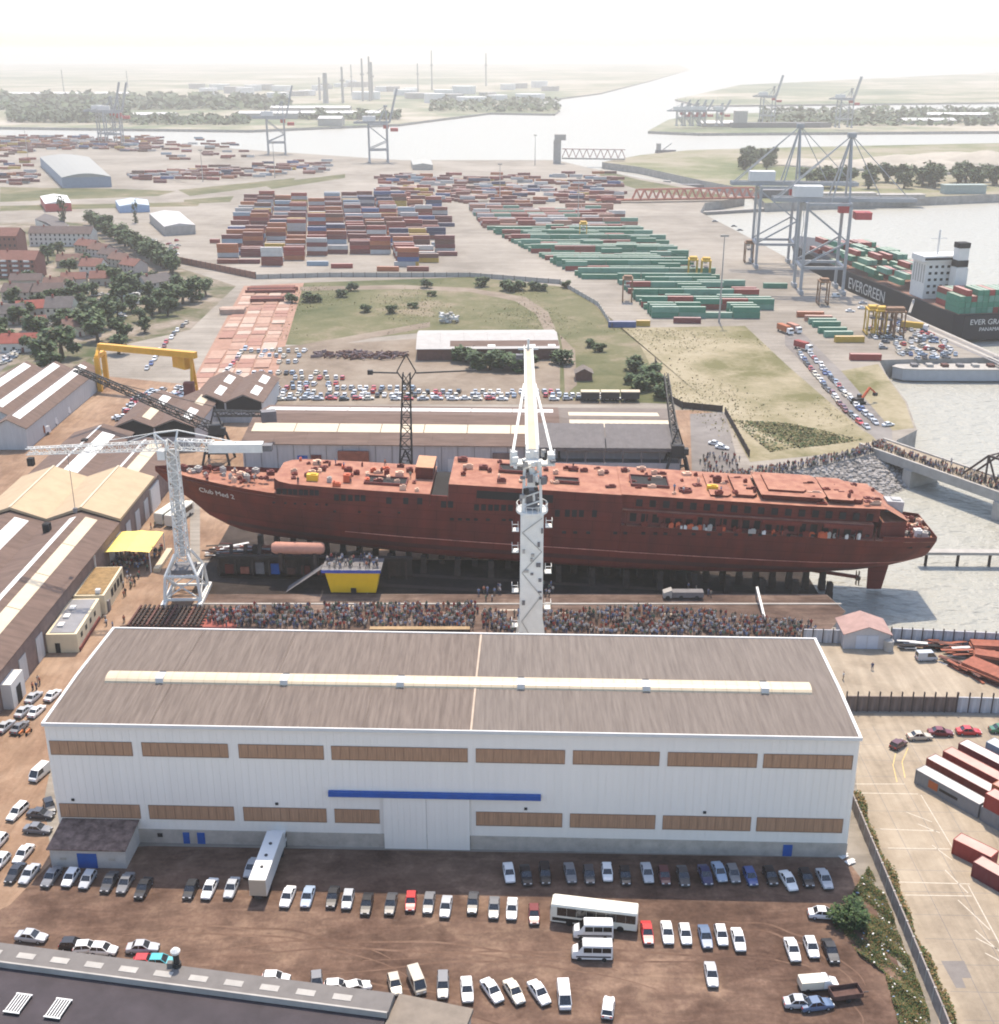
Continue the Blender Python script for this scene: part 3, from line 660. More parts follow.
wall_run(bw_, W0, W1, 2.4, .22, m_wallc, 3.0, m_conc, .05, org=W0); wall_run(bw_, W1, W2, 2.4, .22, m_wallc, 3.0, m_conc, .05, org=W0)
LEAFV = []
def leaf_cloud(n, pos, size, mats, name, flat=.35):
    """many small leaf-sized faces at pos() points"""
    m = MB()
    for i in range(n):
        x, y, z = pos(); s = size * rnd(.6, 1.4); a = rnd(0, 2 * pi); t = rnd(-.9, .9)
        dx, dy, dz = cos(a) * s, sin(a) * s, s * t; ex, ey, ez = -sin(a) * s * .7, cos(a) * s * .7, s * rnd(-.5, .5)
        m.add([(x - dx, y - dy, z - dz), (x + ex, y + ey, z + ez), (x + dx, y + dy, z + dz), (x - ex, y - ey, z - ez)], [(0, 1, 2, 3)], random.randrange(len(mats)))
    return m.build(name, mats)
m_l1 = M('leaf mid green', (.04, .08, .018), .7, .3, .8, world=True); m_l2 = M('leaf dark green', (.022, .046, .014), .7, .3, .8, world=True); m_l3 = M('leaf olive', (.10, .095, .03), .7, .3, .8, world=True); m_l4 = M('leaf dry brown', (.19, .12, .045), .8, .3, .8, world=True)
def ivypos():
    f = random.random(); x = W0[0] + (W2[0] - W0[0]) * 0; y = W0[1] - f * 50; xx = 57.4 - (W0[1] - y) * .03
    k = (sin(y * .7) + sin(y * .31 + 1) * 1.2 + 2.2) / 4.4
    r = random.random() ** .7
    return (xx + .15 + r * (.5 + 1.1 * k), y, .2 + (2.5 - r * 2.0 * random.random()) * (.75 + .25 * k) * random.random() ** .4)
tag(leaf_cloud(9000, ivypos, .17, [m_l3, m_l4, m_l1, m_l4], 'ivy'), 'brown green creeper spilling over the apron side of the concrete wall', None, None, 'stuff')
WEED = GP([(846, 905), (868, 868), (882, 890), (925, 1000), (935, 1040), (900, 1030), (885, 975), (858, 955), (842, 930)])
wx = [p[0] for p in WEED]; wy = [p[1] for p in WEED]
def weedpos():
    while 1:
        p = (rnd(min(wx), max(wx)), rnd(min(wy), max(wy)))
        if inside(p, WEED):
            d = sin(p[0] * .9 + 1) * sin(p[1] * .55) + .5 * sin(p[0] * 2.1 + p[1] * 1.3)
            if d > rnd(-1.1, .4): return (p[0], p[1], .05 + max(0, .25 + .45 * d) * random.random() ** .6)
tag(leaf_cloud(20000, weedpos, .115, [m_l1, m_l2, m_l3, m_l3, m_l4], 'weeds'), 'tall green weeds with litter beside the concrete wall', None, None, 'stuff')
lit = MB()
for i in range(80):
    x, y, z = weedpos(); lit.cbox((x, y, z + .05), (rnd(.1, .4), rnd(.08, .3), rnd(.03, .12)), rnd(0, 3), random.choice((0, 0, 0, 1, 2)))
tag(lit.build('litter', [m_trim, M('litter blue', (.2, .28, .4), .6), M('litter brown', (.25, .16, .1), .8)]), 'scattered pale litter in the weeds', None, None, 'stuff')
for i, (px, py) in enumerate(((850, 857), (843, 851))):
    x, y = G(px, py + 6); tag(MB().cbox((0, 0, .18), (1.4, 1.0, .12), .5).cbox((.3, .1, .3), (1.2, .5, .1), .9).build('board', m_trim, loc=(x, y, .03)), 'white board leaning at the shed corner, %s one' % ('nearer', 'farther')[i], 'board', 'white boards by the shed corner')

# apron markings
m_line = M('worn white paint', (.47, .415, .335), .8, .2, 2., world=True); m_yel = M('worn yellow paint', (.58, .42, .16), .8, .2, 2., world=True)
def line(px0, px1, w=.18, mat=m_line, z=.016, name='painted_line'):
    p, q = G(*px0), G(*px1); L = hypot(q[0] - p[0], q[1] - p[1]); nx, ny = -(q[1] - p[1]) / L * w / 2, (q[0] - p[0]) / L * w / 2
    return struct(name, MB().sheet([(p[0] - nx, p[1] - ny), (q[0] - nx, q[1] - ny), (q[0] + nx, q[1] + ny), (p[0] + nx, p[1] + ny)], z), mat)
for a, c_ in [((921, 795), (957, 855)), ((968, 885), (1003, 950)), ((855, 784), (905, 784)), ((859, 793), (918, 794)), ((880, 829), (936, 831)), ((888, 848), (950, 849)), ((898, 882), (970, 884)), ((905, 895), (972, 896)),
              ((918, 824), (940, 833)), ((932, 845), (952, 860)), ((945, 870), (968, 893)), ((958, 900), (990, 930)), ((975, 930), (1000, 952)), ((976, 938), (999, 950)), ((906, 812), (932, 822)), ((985, 953), (1002, 962))]:
    line(a, c_)
for a, c_ in [((896, 752), (893, 765)), ((893, 765), (897, 782)), ((908, 748), (902, 762)), ((902, 762), (905, 778))]: line(a, c_, .14, m_yel, .02)
struct('patched_concrete', MB().sheet(GP([(941, 961), (964, 961), (972, 978), (962, 978), (966, 988), (956, 988)]), .018), m_asph)
# concrete slab joints of the apron, cut as thin dark strips
for k in range(9):
    x = 62 + k * 5; j = MB().sheet([(x, 40), (x + .09, 40), (x + 1.09, 190), (x + 1, 190)], .0145); struct('slab_joint', j, m_asph)
for k in range(18):
    y = 104 + k * 5; struct('slab_joint', MB().sheet([(59, y), (110, y - 1.7), (110, y - 1.62), (59, y + .08)], .0152), m_asph)

# ---- containers on the apron
CCOL = {'red': (.36, .055, .045), 'rust red': (.26, .055, .04), 'orange': (.48, .14, .05), 'green': (.06, .27, .17), 'pale green': (.16, .36, .26), 'blue': (.06, .12, .30), 'grey': (.26, .265, .28), 'light grey': (.52, .52, .51), 'white': (.68, .66, .62),
        'yellow': (.60, .38, .05), 'brown': (.16, .06, .045), 'maroon': (.20, .04, .045), 'pale blue': (.32, .42, .50), 'dark blue': (.035, .05, .13), 'salmon': (.52, .24, .17)}
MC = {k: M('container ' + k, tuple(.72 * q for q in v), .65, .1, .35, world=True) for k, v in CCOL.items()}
MCT = {k: M('container roof ' + k, tuple(.42 * a + .4 * b for a, b in zip(v, (.60, .52, .46))), .7, .12, .35, world=True) for k, v in CCOL.items()}  # roof tones paled: sunlight on the tops is put into the colour
def container_meshes(L=12.2, h=2.6, w=2.44):
    b = MB(); n = int(L / .28)
    for s in (-1, 1):          # corrugated sides
        P = []
        for i in range(n + 1):
            x = -L / 2 + .12 + (L - .24) * i / n; y = s * (w / 2 - (.015 if (i // 2) % 2 else .06))
            P += [(x, y, .15), (x, y, h - .1)]
        b.add(P, [((2 * i, 2 * i + 2, 2 * i + 3, 2 * i + 1) if s < 0 else (2 * i, 2 * i + 1, 2 * i + 3, 2 * i + 2)) for i in range(n)])
    b.add([(L / 2 - .03, -w / 2 + .1, .15), (L / 2 - .03, w / 2 - .1, .15), (L / 2 - .03, w / 2 - .1, h - .1), (L / 2 - .03, -w / 2 + .1, h - .1)], [(0, 1, 2, 3)])
    top = MB().box(-L / 2 + .05, -w / 2 + .05, h - .1, L / 2 - .05, w / 2 - .05, h - .03)
    fr = MB()
    for sx in (-1, 1):
        for sy in (-1, 1): fr.cbox((sx * (L / 2 - .07), sy * (w / 2 - .07), h / 2), (.14, .14, h))
    for sy in (-1, 1):
        for z in (.07, h - .06): fr.cbox((0, sy * (w / 2 - .05), z), (L - .28, .1, .13))
    for sx in (-1, 1):
        for z in (.07, h - .06): fr.cbox((sx * (L / 2 - .05), 0, z), (.1, w - .28, .13))
    dr = MB()
    for sy in (-1, 1):
        dr.cbox((-L / 2 + .04, sy * (w / 4 - .02), h / 2), (.06, w / 2 - .14, h - .26))
    rd = MB()
    for y in (-.8, -.35, .35, .8): rd.cbox((-L / 2 - .01, y, h / 2), (.05, .05, h - .2))
    return [(n_, m_.mesh(n_, m_wallc)) for n_, m_ in (('side_panel', b), ('top_panel', top), ('frame', fr), ('door', dr))] + [('lock_rod', rd.mesh('lock_rod', m_conc))]
C40 = container_meshes(); C20 = container_meshes(6.06)
def container(px, py, z, rz, col, label, L=40, colt=None, xy=None, group='containers on the apron at the right'):
    """px, py: a spot on the photograph showing the top centre"""
    x, y = xy or G(px, py, z + 2.6)
    r = thing('shipping_container', label, 'container', (x, y, z), rz, group)
    door = None
    for n_, me in (C40 if L == 40 else C20):
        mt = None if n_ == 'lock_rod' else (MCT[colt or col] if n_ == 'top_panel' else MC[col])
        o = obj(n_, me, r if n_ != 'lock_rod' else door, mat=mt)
        if n_ == 'door': door = o
    return r
A_ = R(-55.5)
def cdir(x, y, d, e=0): return (x + cos(A_) * d - sin(A_) * e, y + sin(A_) * d + cos(A_) * e)
c1 = ((70.2 + 76.3) / 2 + .9, (172.4 + 161.9) / 2 + .5)
r1 = container(0, 0, .02, A_, 'grey', 'grey container with white roof and orange patch, front of the slanting row', colt='white', xy=c1)
MB().box(-3.4, -1.25, .7, -1.6, -1.225, 2.1).build('orange_patch', MC['orange'], r1); MB().box(-1.3, -1.25, 1.1, 2.2, -1.225, 1.6).build('dark_lettering_band', m_black, r1)
container(0, 0, .02, A_, 'rust red', 'rusty container with stained pale roof in the second slanting row', colt='light grey', xy=cdir(*c1, -1.2, 4.4))
container(0, 0, .02, A_, 'red', 'bright red container in the third slanting row', colt='salmon', xy=cdir(*c1, -1.0, 8.6))
container(0, 0, .02, A_, 'maroon', 'dark container with white roof in the fourth slanting row', colt='white', xy=cdir(*c1, -1.0, 12.9))
container(0, 0, .02, A_, 'pale blue', 'pale blue container at the picture edge, farthest of the slanting rows', colt='white', xy=cdir(*c1, 1.4, 17.3))
r1 = container(0, 0, .02, A_, 'grey', 'grey container below a red one at the right picture edge', colt='light grey', xy=cdir(*c1, 12.6, -.1))
MB().box(.6, -1.25, .7, 2.4, -1.225, 2.1).build('orange_patch', MC['orange'], r1)
container(0, 0, 2.62, A_, 'red', 'red container stacked on the grey one at the picture edge', colt='salmon', xy=cdir(*c1, 12.9, -.1))
container(0, 0, .02, A_, 'red', 'red container below an orange topped one at the picture edge', xy=cdir(*c1, 12.2, 3.1))
container(0, 0, 2.62, A_, 'orange', 'orange topped container stacked behind the red one at the picture edge', colt='orange', xy=cdir(*c1, 11.9, 3.1))
container(0, 0, .02, A_, 'maroon', 'dark red container continuing the second slanting row', colt='salmon', xy=cdir(*c1, 11.6, 6.2))
c7 = G(976, 845, 2.6)
container(0, 0, .02, R(-48), 'red', 'short red container with pinkish roof, upper of two near the apron lines', L=20, colt='salmon', xy=c7)
c8 = (75.4, 145.3)
container(0, 0, .02, R(-53), 'maroon', 'long dark red container with pinkish roof nearest the camera on the apron', colt='salmon', xy=(c8[0] - .5, c8[1] - 1.9))

# ---- fences of the right yard
m_pilel = M('pale blue grey sheet piling', (.40, .40, .42), .7, .12, .6, stretch=(3, 3, .4)); m_piled = M('rusty dark sheet piling', (.15, .115, .10), .8, .25, .6, stretch=(3, 3, .4)); m_post = M('dark fence post', (.07, .055, .05), .8)
def pile_fence(p, q, h, mat, n, label, name='sheet_pile_fence', ph=1.):
    L = hypot(q[0] - p[0], q[1] - p[1]); a = atan2(q[1] - p[1], q[0] - p[0]); r = thing(name, label, 'fence', (p[0], p[1], 0), a)
    s = L / n; pm = MB()
    P = []
    k = 6
    for i in range(k + 1):
        xx = .08 + (s - .16) * i / k; y = -.12 if (i // 2) % 2 else .06
        P += [(xx, y, 0), (xx, y, h)]
    pm.add(P, [(2 * i, 2 * i + 2, 2 * i + 3, 2 * i + 1) for i in range(k)]); pm.box(.08, -.16, h - .12, s - .08, .1, h); pm = pm.mesh('panel', mat)
    po = MB().box(-.1, -.22, 0, .1, .1, h + ph).mesh('post', m_post)
    for i in range(n + 1):
        if i < n: obj('panel', pm, r, (i * s, 0, 0), 0)
        obj('post', po, r, (i * s, 0, 0), 0)
    return r
pile_fence(G(845, 711), G(955, 712), 3.2, m_piled, 10, 'rusty dark sheet pile fence beside the white shed corner')
pile_fence(G(955.5, 712), G(1120, 716), 3.2, m_pilel, 14, 'pale sheet pile fence continuing the rusty one along the apron')
pile_fence(G(802, 642), G(842, 643), 3.0, m_pilel, 4, 'short sheet pile fence left of the small grey shed', ph=.3)
pile_fence(G(890, 642), G(1110, 652), 3.2, m_pilel, 21, 'long pale sheet pile fence along the water right of the small shed', ph=.4)
x, y = G(866, 649)
sh = thing('small_shed', 'small grey gabled shed with double doors by the waterside fence', 'shed', (x, y, .02), R(-2))
b = MB(); b.box(-4.7, 0, 0, 4.7, 7, 3.4)
b.add([(-4.7, 0, 3.4), (4.7, 0, 3.4), (0, 0, 5.0), (-4.7, 7, 3.4), (4.7, 7, 3.4), (0, 7, 5.0)], [(0, 1, 2), (4, 3, 5)]); b.build('wall', M('grey shed boards', (.42, .40, .40), .8, .1, .5), sh)
for s in (-1, 1):
    b = MB(); b.add([(s * 5, -.4, 3.25), (0, -.4, 5.05), (0, 7.4, 5.05), (s * 5, 7.4, 3.25), (s * 5, -.4, 3.4), (0, -.4, 5.2), (0, 7.4, 5.2), (s * 5, 7.4, 3.4)], [(4, 5, 6, 7), (0, 1, 5, 4), (3, 2, 6, 7), (0, 3, 7, 4), (0, 1, 2, 3)])
    b.build('roof_panel', M('dusty red shed roof', (.34, .22, .19), .9, .15, .5), sh)
for s in (-1, 1): MB().box(s * 1.15 - 1.1, -.1, .05, s * 1.15 + 1.1, -.001, 3.1).build('door', M('bluish grey door', (.45, .47, .52), .6, .05), sh)
x, y = G(888, 650); tag(MB().cyl((0, 0, 0), 1., 2.2, 12).cyl((0, 0, 2.2), 1., .3, 12, r2=.4).build('tank', m_conc, loc=(x, y, .02)), 'small grey round tank at the corner of the grey shed', 'tank')
# van and scrap yard
x, y = G(926, 660); car('van', 'silver', x, y, R(4), 'silver grey van with dark roof alone in the waterside yard', None, .035)
m_rust = M('rusted steel plate', (.27, .09, .055), .85, .3, .8); m_rust2 = M('dark rusted steel', (.11, .05, .04), .9, .3, .8)
def scrap(px, py, L, w, h, rz, n, label, mats=(m_rust, m_rust2)):
    x, y = G(px, py); r = MB()
    for i in range(n):
        r.cbox((rnd(-L / 2, L / 2) * .8, rnd(-w / 2, w / 2), h * (i + .5) / n), (L * rnd(.3, .9), rnd(.3, .9), h / n * 1.3), rnd(-.35, .35), random.randrange(len(mats)))
    tag(r.build('scrap_heap', list(mats), loc=(x, y, .02), rz=rz), label, 'scrap', 'heaps of scrap steel'); return r
scrap(958, 668, 9, 2, 1.2, R(-55), 14, 'long low heap of steel offcuts in front of the rusty plates', (m_rust, m_rust2, m_trim)); scrap(965, 652, 8, 6, 1.6, 0, 26, 'mixed heap of scrap parts below the waterside fence', (m_rust2, m_trim, m_rust)); scrap(938, 648, 6, 2.5, 1.5, 0, 16, 'heap of dark and red scrap against the waterside fence', (m_rust2, m_dark, m_rust))
scrap(910, 648, 5, 1.5, 1.4, 0, 12, 'small heap of dark drums and scrap by the small shed', (m_dark, m_trim, m_rust2))
for i, (px, py, L, w_, rz) in enumerate(((985, 676, 9, 4.5, -50), (992, 652, 9, 3, -5), (999, 664, 10, 3, -20))):
    x, y = G(px, py); r = thing('plate_stack', ('big tilted stack of rusty plates', 'rusty plate stack under the fence', 'low rusty plate stack at the picture edge')[i], 'plates', (x, y, .02), R(rz), 'stacks of rusty plates')
    for k in range(7): MB().cbox((rnd(-.3, .3), rnd(-.3, .3), .15 + k * .28), (L * rnd(.9, 1), w_ * rnd(.9, 1), .24), rnd(-.04, .04)).build('plate', m_rust if k > 3 else m_rust2, r)

# wheel tracks worn into the lot
m_rut = MG('darker worn ruts', [(.095, .056, .04), (.135, .082, .057), (.18, .115, .082)], .05, .4, 2.)
random.seed(62)
RZ_ = [.0225]
def rut(c, r_, a0, a1, w_=.42, z=0):
    RZ_[0] += .0006; z = RZ_[0]
    m = MB(); n = 22; P = []
    for i in range(n + 1):
        a = a0 + (a1 - a0) * i / n; ww = w_ * (.35 + .65 * sin(pi * i / n)); rr_ = r_ + .25 * sin(i * .9)
        P += [(c[0] + (rr_ - ww / 2) * cos(a), c[1] + (rr_ - ww / 2) * sin(a), z), (c[0] + (rr_ + ww / 2) * cos(a), c[1] + (rr_ + ww / 2) * sin(a), z)]
    m.add(P, [(2 * i, 2 * i + 1, 2 * i + 3, 2 * i + 2) for i in range(n)]); struct('wheel_rut', m, m_rut)
for i in range(12):
    c = (rnd(-50, 40), rnd(60, 118)); r_ = rnd(18, 75)
    if c[1] + r_ < 140 and c[1] + r_ > 118: rut(c, r_, pi / 2 - rnd(.25, .7), pi / 2 + rnd(.2, .7)); rut(c, r_ + 1.5, pi / 2 - rnd(.25, .7), pi / 2 + rnd(.2, .7), z=.0265)
for c, r_, a0, a1 in (((33, 122), 14, .2, 1.7), ((33, 122), 15.5, .2, 1.7), ((36, 120), 10, -.2, 1.5), ((-20, 20), 112, 1.2, 1.75), ((-20, 20), 113.6, 1.25, 1.8), ((10, -60), 190, 1.45, 1.75), ((10, -60), 191.6, 1.42, 1.72)): rut(c, r_, a0, a1)

# ================================================================ THE NEW SHIP ON ITS SLIP
def plate_mat(name, c, c2):
    m = bpy.data.materials.new(name); m.use_nodes = True; n = m.node_tree.nodes; L = m.node_tree.links; b = n['Principled BSDF']
    b.inputs['Roughness'].default_value = .75; b.inputs['Specular IOR Level'].default_value = .25
    tc = n.new('ShaderNodeTexCoord'); sp = n.new('ShaderNodeSeparateXYZ'); L.new(tc.outputs['Object'], sp.inputs[0])
    cb = n.new('ShaderNodeCombineXYZ'); L.new(sp.outputs[0], cb.inputs[0]); L.new(sp.outputs[2], cb.inputs[1])
    bt = n.new('ShaderNodeTexBrick'); bt.inputs['Scale'].default_value = 1; bt.inputs['Brick Width'].default_value = 9; bt.inputs['Row Height'].default_value = 2.4; bt.inputs['Mortar Size'].default_value = .06
    bt.inputs['Color1'].default_value = (.92, .92, .92, 1); bt.inputs['Color2'].default_value = (1.08, 1.08, 1.08, 1); bt.inputs['Mortar'].default_value = (.55, .55, .55, 1)
    L.new(cb.outputs[0], bt.inputs[0])
    mp = n.new('ShaderNodeMapping'); mp.inputs['Scale'].default_value = (.5, .5, .12); L.new(tc.outputs['Object'], mp.inputs[0])
    t = n.new('ShaderNodeTexNoise'); t.inputs['Scale'].default_value = .6; t.inputs['Detail'].default_value = 6; L.new(mp.outputs[0], t.inputs[0])
    r = n.new('ShaderNodeValToRGB'); r.color_ramp.elements[0].position = .3; r.color_ramp.elements[1].position = .7; r.color_ramp.elements[0].color = (*c2, 1); r.color_ramp.elements[1].color = (*c, 1); L.new(t.outputs['Fac'], r.inputs[0])
    mx = n.new('ShaderNodeMix'); mx.data_type = 'RGBA'; mx.blend_type = 'MULTIPLY'; mx.inputs[0].default_value = 1
    L.new(r.outputs[0], mx.inputs[6]); L.new(bt.outputs[0], mx.inputs[7]); L.new(mx.outputs[2], b.inputs['Base Color'])
    MATS[name] = m; return m
m_hull = plate_mat('red lead hull plating', (.15, .028, .019), (.085, .018, .014)); m_hull2 = plate_mat('brighter red lower hull', (.18, .031, .021), (.12, .022, .016))
m_boot = M('dark boot stripe', (.075, .022, .02), .7, .2, .4); m_chalk = M('pale scuffed line', (.50, .22, .17), .8, .4, .6)
m_deck = M('sunlit primer deck', (.40, .195, .125), .85, scale=.35, c2=(.24, .09, .058)); m_deckd = M('dark red steel', (.15, .04, .033), .8, .2, .5)  # sunlight is put into the deck's lighter primer colour
SHIP = thing('ship', 'large red primered passenger ship lying on the slipway', 'ship', (7.4, 267.2, -2.1)); SHIP.rotation_euler = (0, R(3.15), R(-2))
ST = [  # x, stem/keel z, deck z, half breadth, fullness power
 (-90.6, 18.6, 19.8, .15, 1), (-88.6, 16.6, 19.7, 1.2, 1.1), (-86, 14.4, 19.5, 2.4, 1.1), (-82, 11.6, 19.2, 3.9, 1.05), (-78, 8.2, 19, 5.1, 1), (-73.5, 6.0, 18.7, 6.3, .9), (-70, 4.8, 18.5, 7.1, .8), (-67, 4.3, 18.4, 7.7, .68), (-62, 3.9, 18.2, 8.5, .52),
 (-54, 3.8, 18, 9.3, .38), (-44, 3.8, 18, 9.8, .26), (-30, 3.8, 18, 10, .16), (-12, 3.8, 18, 10, .11), (10, 3.8, 18, 10, .10), (19.9, 3.8, 18, 10, .10), (20.1, 3.8, 16.2, 10, .10), (40, 4.2, 16.2, 10, .12), (56, 4.6, 16.2, 10, .17), (66, 4.9, 16.2, 9.9, .22), (76, 5.5, 16.2, 9.7, .32), (84, 6.6, 16.3, 9.3, .45), (89, 7.8, 16.4, 8.6, .55), (93.2, 9.2, 16.5, 7.6, .7)]
LV = [3.8, 4.0, 4.4, 5.2, 6.4, 7.6, 9.2, 9.42, 10.8, 12.2, 13.8, 15.4, 99]
def sect(x):
    for i in range(len(ST) - 1):
        if ST[i][0] <= x <= ST[i + 1][0]:
            f = (x - ST[i][0]) / (ST[i + 1][0] - ST[i][0]); return [ST[i][k] + (ST[i + 1][k] - ST[i][k]) * f for k in range(1, 5)]
def hb(x, z):
    zs, zd, b, p = sect(x)
    t = max(0, min(1, (z - zs) / (zd - zs))); return b * t ** p
h = MB(); rings = []
for (x, zs, zd, b, p) in ST:
    zz = [min(max(l, zs), zd) for l in LV]
    rings.append([(x, -b * max(0, (z - zs) / (zd - zs)) ** p, z) for z in zz])
n = len(LV)
for s in (1, -1):
    o = len(h.v)
    for r in rings: h.v += [(x, y * s, z) for x, y, z in r]
    for k in range(len(rings) - 1):
        for i in range(n - 1):
            q = (o + k * n + i, o + (k + 1) * n + i, o + (k + 1) * n + i + 1, o + k * n + i + 1)
            zm = sum(h.v[j][2] for j in q) / 4
            mi = 1 if zm < 6.4 else 2 if zm < 7.6 else 1 if zm < 9.2 else 3 if zm < 9.42 and ST[k][0] > -45 else 0
            if zs > 9: mi = mi
            h.f.append(q if s > 0 else q[::-1]); h.m.append(mi)
o = len(h.v); R_ = rings[-1]; h.v += R_ + [(x, -y, z) for x, y, z in R_]
for i in range(n - 1): h.f.append((o + i, o + n + i, o + n + i + 1, o + i + 1)); h.m.append(0)
hull = h.build('hull', [m_hull, m_hull2, m_boot, m_chalk], SHIP)
# decks
def deck(x0, x1, z, inset=.05, mat=m_deck, name='deck', step=6, th=.12):
    xs = [x0]
    while xs[-1] + step < x1: xs.append(xs[-1] + step)
    xs.append(x1)
    L_ = [(x, -hb(x, 30) + inset) for x in xs]; P = L_ + [(x, -y) for x, y in L_[::-1]]
    return MB().prism(P, z - th, z, 0).build(name, mat, SHIP)
def dk(x0, x1, zf, inset, name='deck'):
    m = MB(); xs = [x0 + (x1 - x0) * i / 12 for i in range(13)]
    P = []
    for x in xs: b_ = max(.05, hb(x, 30) - inset); P += [(x, -b_, zf(x)), (x, b_, zf(x))]
    m.add(P, [(2 * i, 2 * i + 2, 2 * i + 3, 2 * i + 1) for i in range(12)]); return m.build(name, m_deck, SHIP)
dk(-90, -60, lambda x: sect(x)[1] - 1.05, .12)
deck(20.2, 93.1, 16.15)
deck(-60, 20, 17.9)
# S1 raised forward block
def block(x0, x1, z0, z1, ins, name, ms, mt=m_deck, taper=0., rf=0, ra=0, top=True):
    xs = [x0 + (x1 - x0) * i / 8 for i in range(9)]
    P = [(x, -(hb(x, 30) - ins - taper * 0)) for x in xs]
    if rf: P = [(x0, P[0][1] + rf), (x0 + rf * .5, P[0][1] + rf * .3)] + P[1:]
    if ra: P = P[:-1] + [(x1 - ra * .5, P[-1][1] + ra * .3), (x1, P[-1][1] + ra)]
    P = P + [(x, -y) for x, y in P[::-1]]
    return MB().prism(P, z0, z1, 0, 1 if top else 0).build(name, [ms, mt], SHIP)
block(-61, -24.2, 17.95, 20.8, .02, 'forward_deckhouse', m_hull, rf=3)
MB().box(-28.5, 0, 20.82, -24.4, 8.5, 23.6).build('casing', m_hull, SHIP); MB().box(-28.6, -.1, 23.62, -24.3, 8.6, 23.8).build('casing_top', M('tan hatch top', (.48, .25, .14), .8), SHIP)
block(-24.1, -20.1, 17.95, 19.5, .3, 'open_hold', m_deckd, m_dark)
block(-24, -12.1, 17.95, 21.0, .03, 'side_wall', m_hull) if 0 else MB().box(-24.1, -9.97, 17.95, -20.1, -9.6, 20.6).build('side_wall', m_hull, SHIP)
block(-20, 20, 17.95, 23.6, .03, 'deckhouse', m_hull)
MB().prism([(20, -8.7), (78, -8.5), (78, 8.5), (20, 8.7)], 16.2, 19.7).build('lower_deckhouse', m_deckd, SHIP)
block(20.05, 77.5, 19.75, 20.15, -.35, 'promenade_slab', m_hull)
MB().prism([(20.02, -9.3), (60, -9.3), (79, -8.0), (79, 8.0), (60, 9.3), (20.02, 9.3)], 20.2, 23.5, 0, 1).build('upper_deckhouse', [m_hull, m_deck], SHIP)
MB().prism([(19.5, -9.9), (62, -9.9), (80, -8.6), (80, 8.6), (62, 9.9), (19.5, 9.9)], 23.52, 23.75, 0, 1).build('roof_slab', [m_hull, m_deck], SHIP)
# top terraces towards the stern
for (a, c_, w_, z0, z1) in ((40, 45, 7.5, 23.8, 24.2), (46, 51, 7, 23.8, 24.5), (52, 66, 7.4, 23.8, 25.0), (53.5, 62.5, 5.4, 25.05, 25.7), (51.4, 66.6, 8.0, 25.02, 25.2), (67.5, 75.6, 6.5, 23.8, 24.8), (67, 73.5, 7.6, 24.82, 25.0)):
    MB().prism([(a, -w_), (c_ - 1, -w_), (c_, -w_ + 1.5), (c_, w_ - 1.5), (c_ - 1, w_), (a, w_)], z0, z1, 0, 1).build('terrace', [m_hull, m_deck], SHIP)
MB().prism([(79.8, -8), (86, -6.5), (86, 6.5), (79.8, 8)], 16.2, 20.2, 0, 1).build('aft_deckhouse', [m_hull, m_deck], SHIP)
MB().add([(80.2, -8, 23.6), (86.3, -6.6, 20.3), (86.3, 6.6, 20.3), (80.2, 8, 23.6)], [(0, 1, 2, 3)]).build('sloping_deck', m_deck, SHIP)
# bulwark rim and stern rail
rm = MB()
xs = [20.2 + i * 4 for i in range(19)] + [93.1]
for s in (-1, 1):
    for i in range(len(xs) - 1):
        if xs[i] > 80: rm.bar((xs[i], s * hb(xs[i], 30), 16.75), (xs[i + 1], s * hb(xs[i + 1], 30), 16.75), .12, 1.1)
rm.bar((93.1, -7.5, 16.8), (93.1, 7.5, 16.8), .12, 1.1); rm.build('bulwark', m_hull, SHIP)
# side windows: groups of openings read off the picture (pixel x range, count, local z)
def openings(pxs, py, y, w_, hgt, name='window'):
    for px in pxs:
        xw = XA(px, py, y); zw = ZA(py, y)
        lx = (xw - 7.4) * cos(R(2)) - (y - 267.2) * sin(R(2)); ly = None
        lz = (zw + 2.1 + (xw - 7.4) * .055)
        yy = -hb(lx, 30) if lz < 18 or lx < 20 else -9.3
        MB().box(lx - w_ / 2, yy - .04, lz - hgt / 2, lx + w_ / 2, yy + .12, lz + hgt / 2).build(name, m_dark, SHIP)
openings([272, 278, 284, 289, 295, 300, 306, 311], 494, 258.5, 1.0, 1.4)
openings([331, 338, 345, 352, 358], 499, 258, 1.1, 1.5); openings([384, 401, 415], 501, 258, 1.2, 1.6); openings([439, 446], 504, 258, 1.2, 1.6)
openings([472, 479, 486, 492, 499, 506], 507.5, 257.5, 1.1, 1.5); openings([553, 563, 570, 577, 590], 513, 257, 1.1, 1.7)
openings([448, 456, 464, 472, 484, 500, 507], 520, 257.3, .9, .5, 'porthole'); openings([561, 572, 585, 612, 622, 640, 652, 662, 676, 690, 705, 716, 732, 746, 756, 770, 784, 796, 808, 820, 832, 848, 862], 533, 256.5, .9, .6, 'porthole')
openings([268, 280, 290, 300, 312, 322], 505, 259, .6, .4, 'porthole'); openings([330, 355, 375, 395], 513, 258, .6, .4, 'porthole')
for x in [23 + i * 3.1 for i in range(18)]: MB().box(x, -9.35, 20.9, x + 1.5, -9.2, 22.6).build('window', m_dark, SHIP)
for x in [22 + i * 2.6 for i in range(21)]: MB().box(x, -8.78, 16.9, x + 1.5, -8.6, 18.9).build('window', m_dark, SHIP)
for x in [21 + i * 4.4 for i in range(14)]: MB().box(x, -9.9, 16.2, x + .25, -9.65, 19.75).build('stanchion', m_hull, SHIP)
MB().box(-13.5, -10.06, 20.6, 4, -9.9, 22.5).build('open_gallery', m_dark, SHIP)
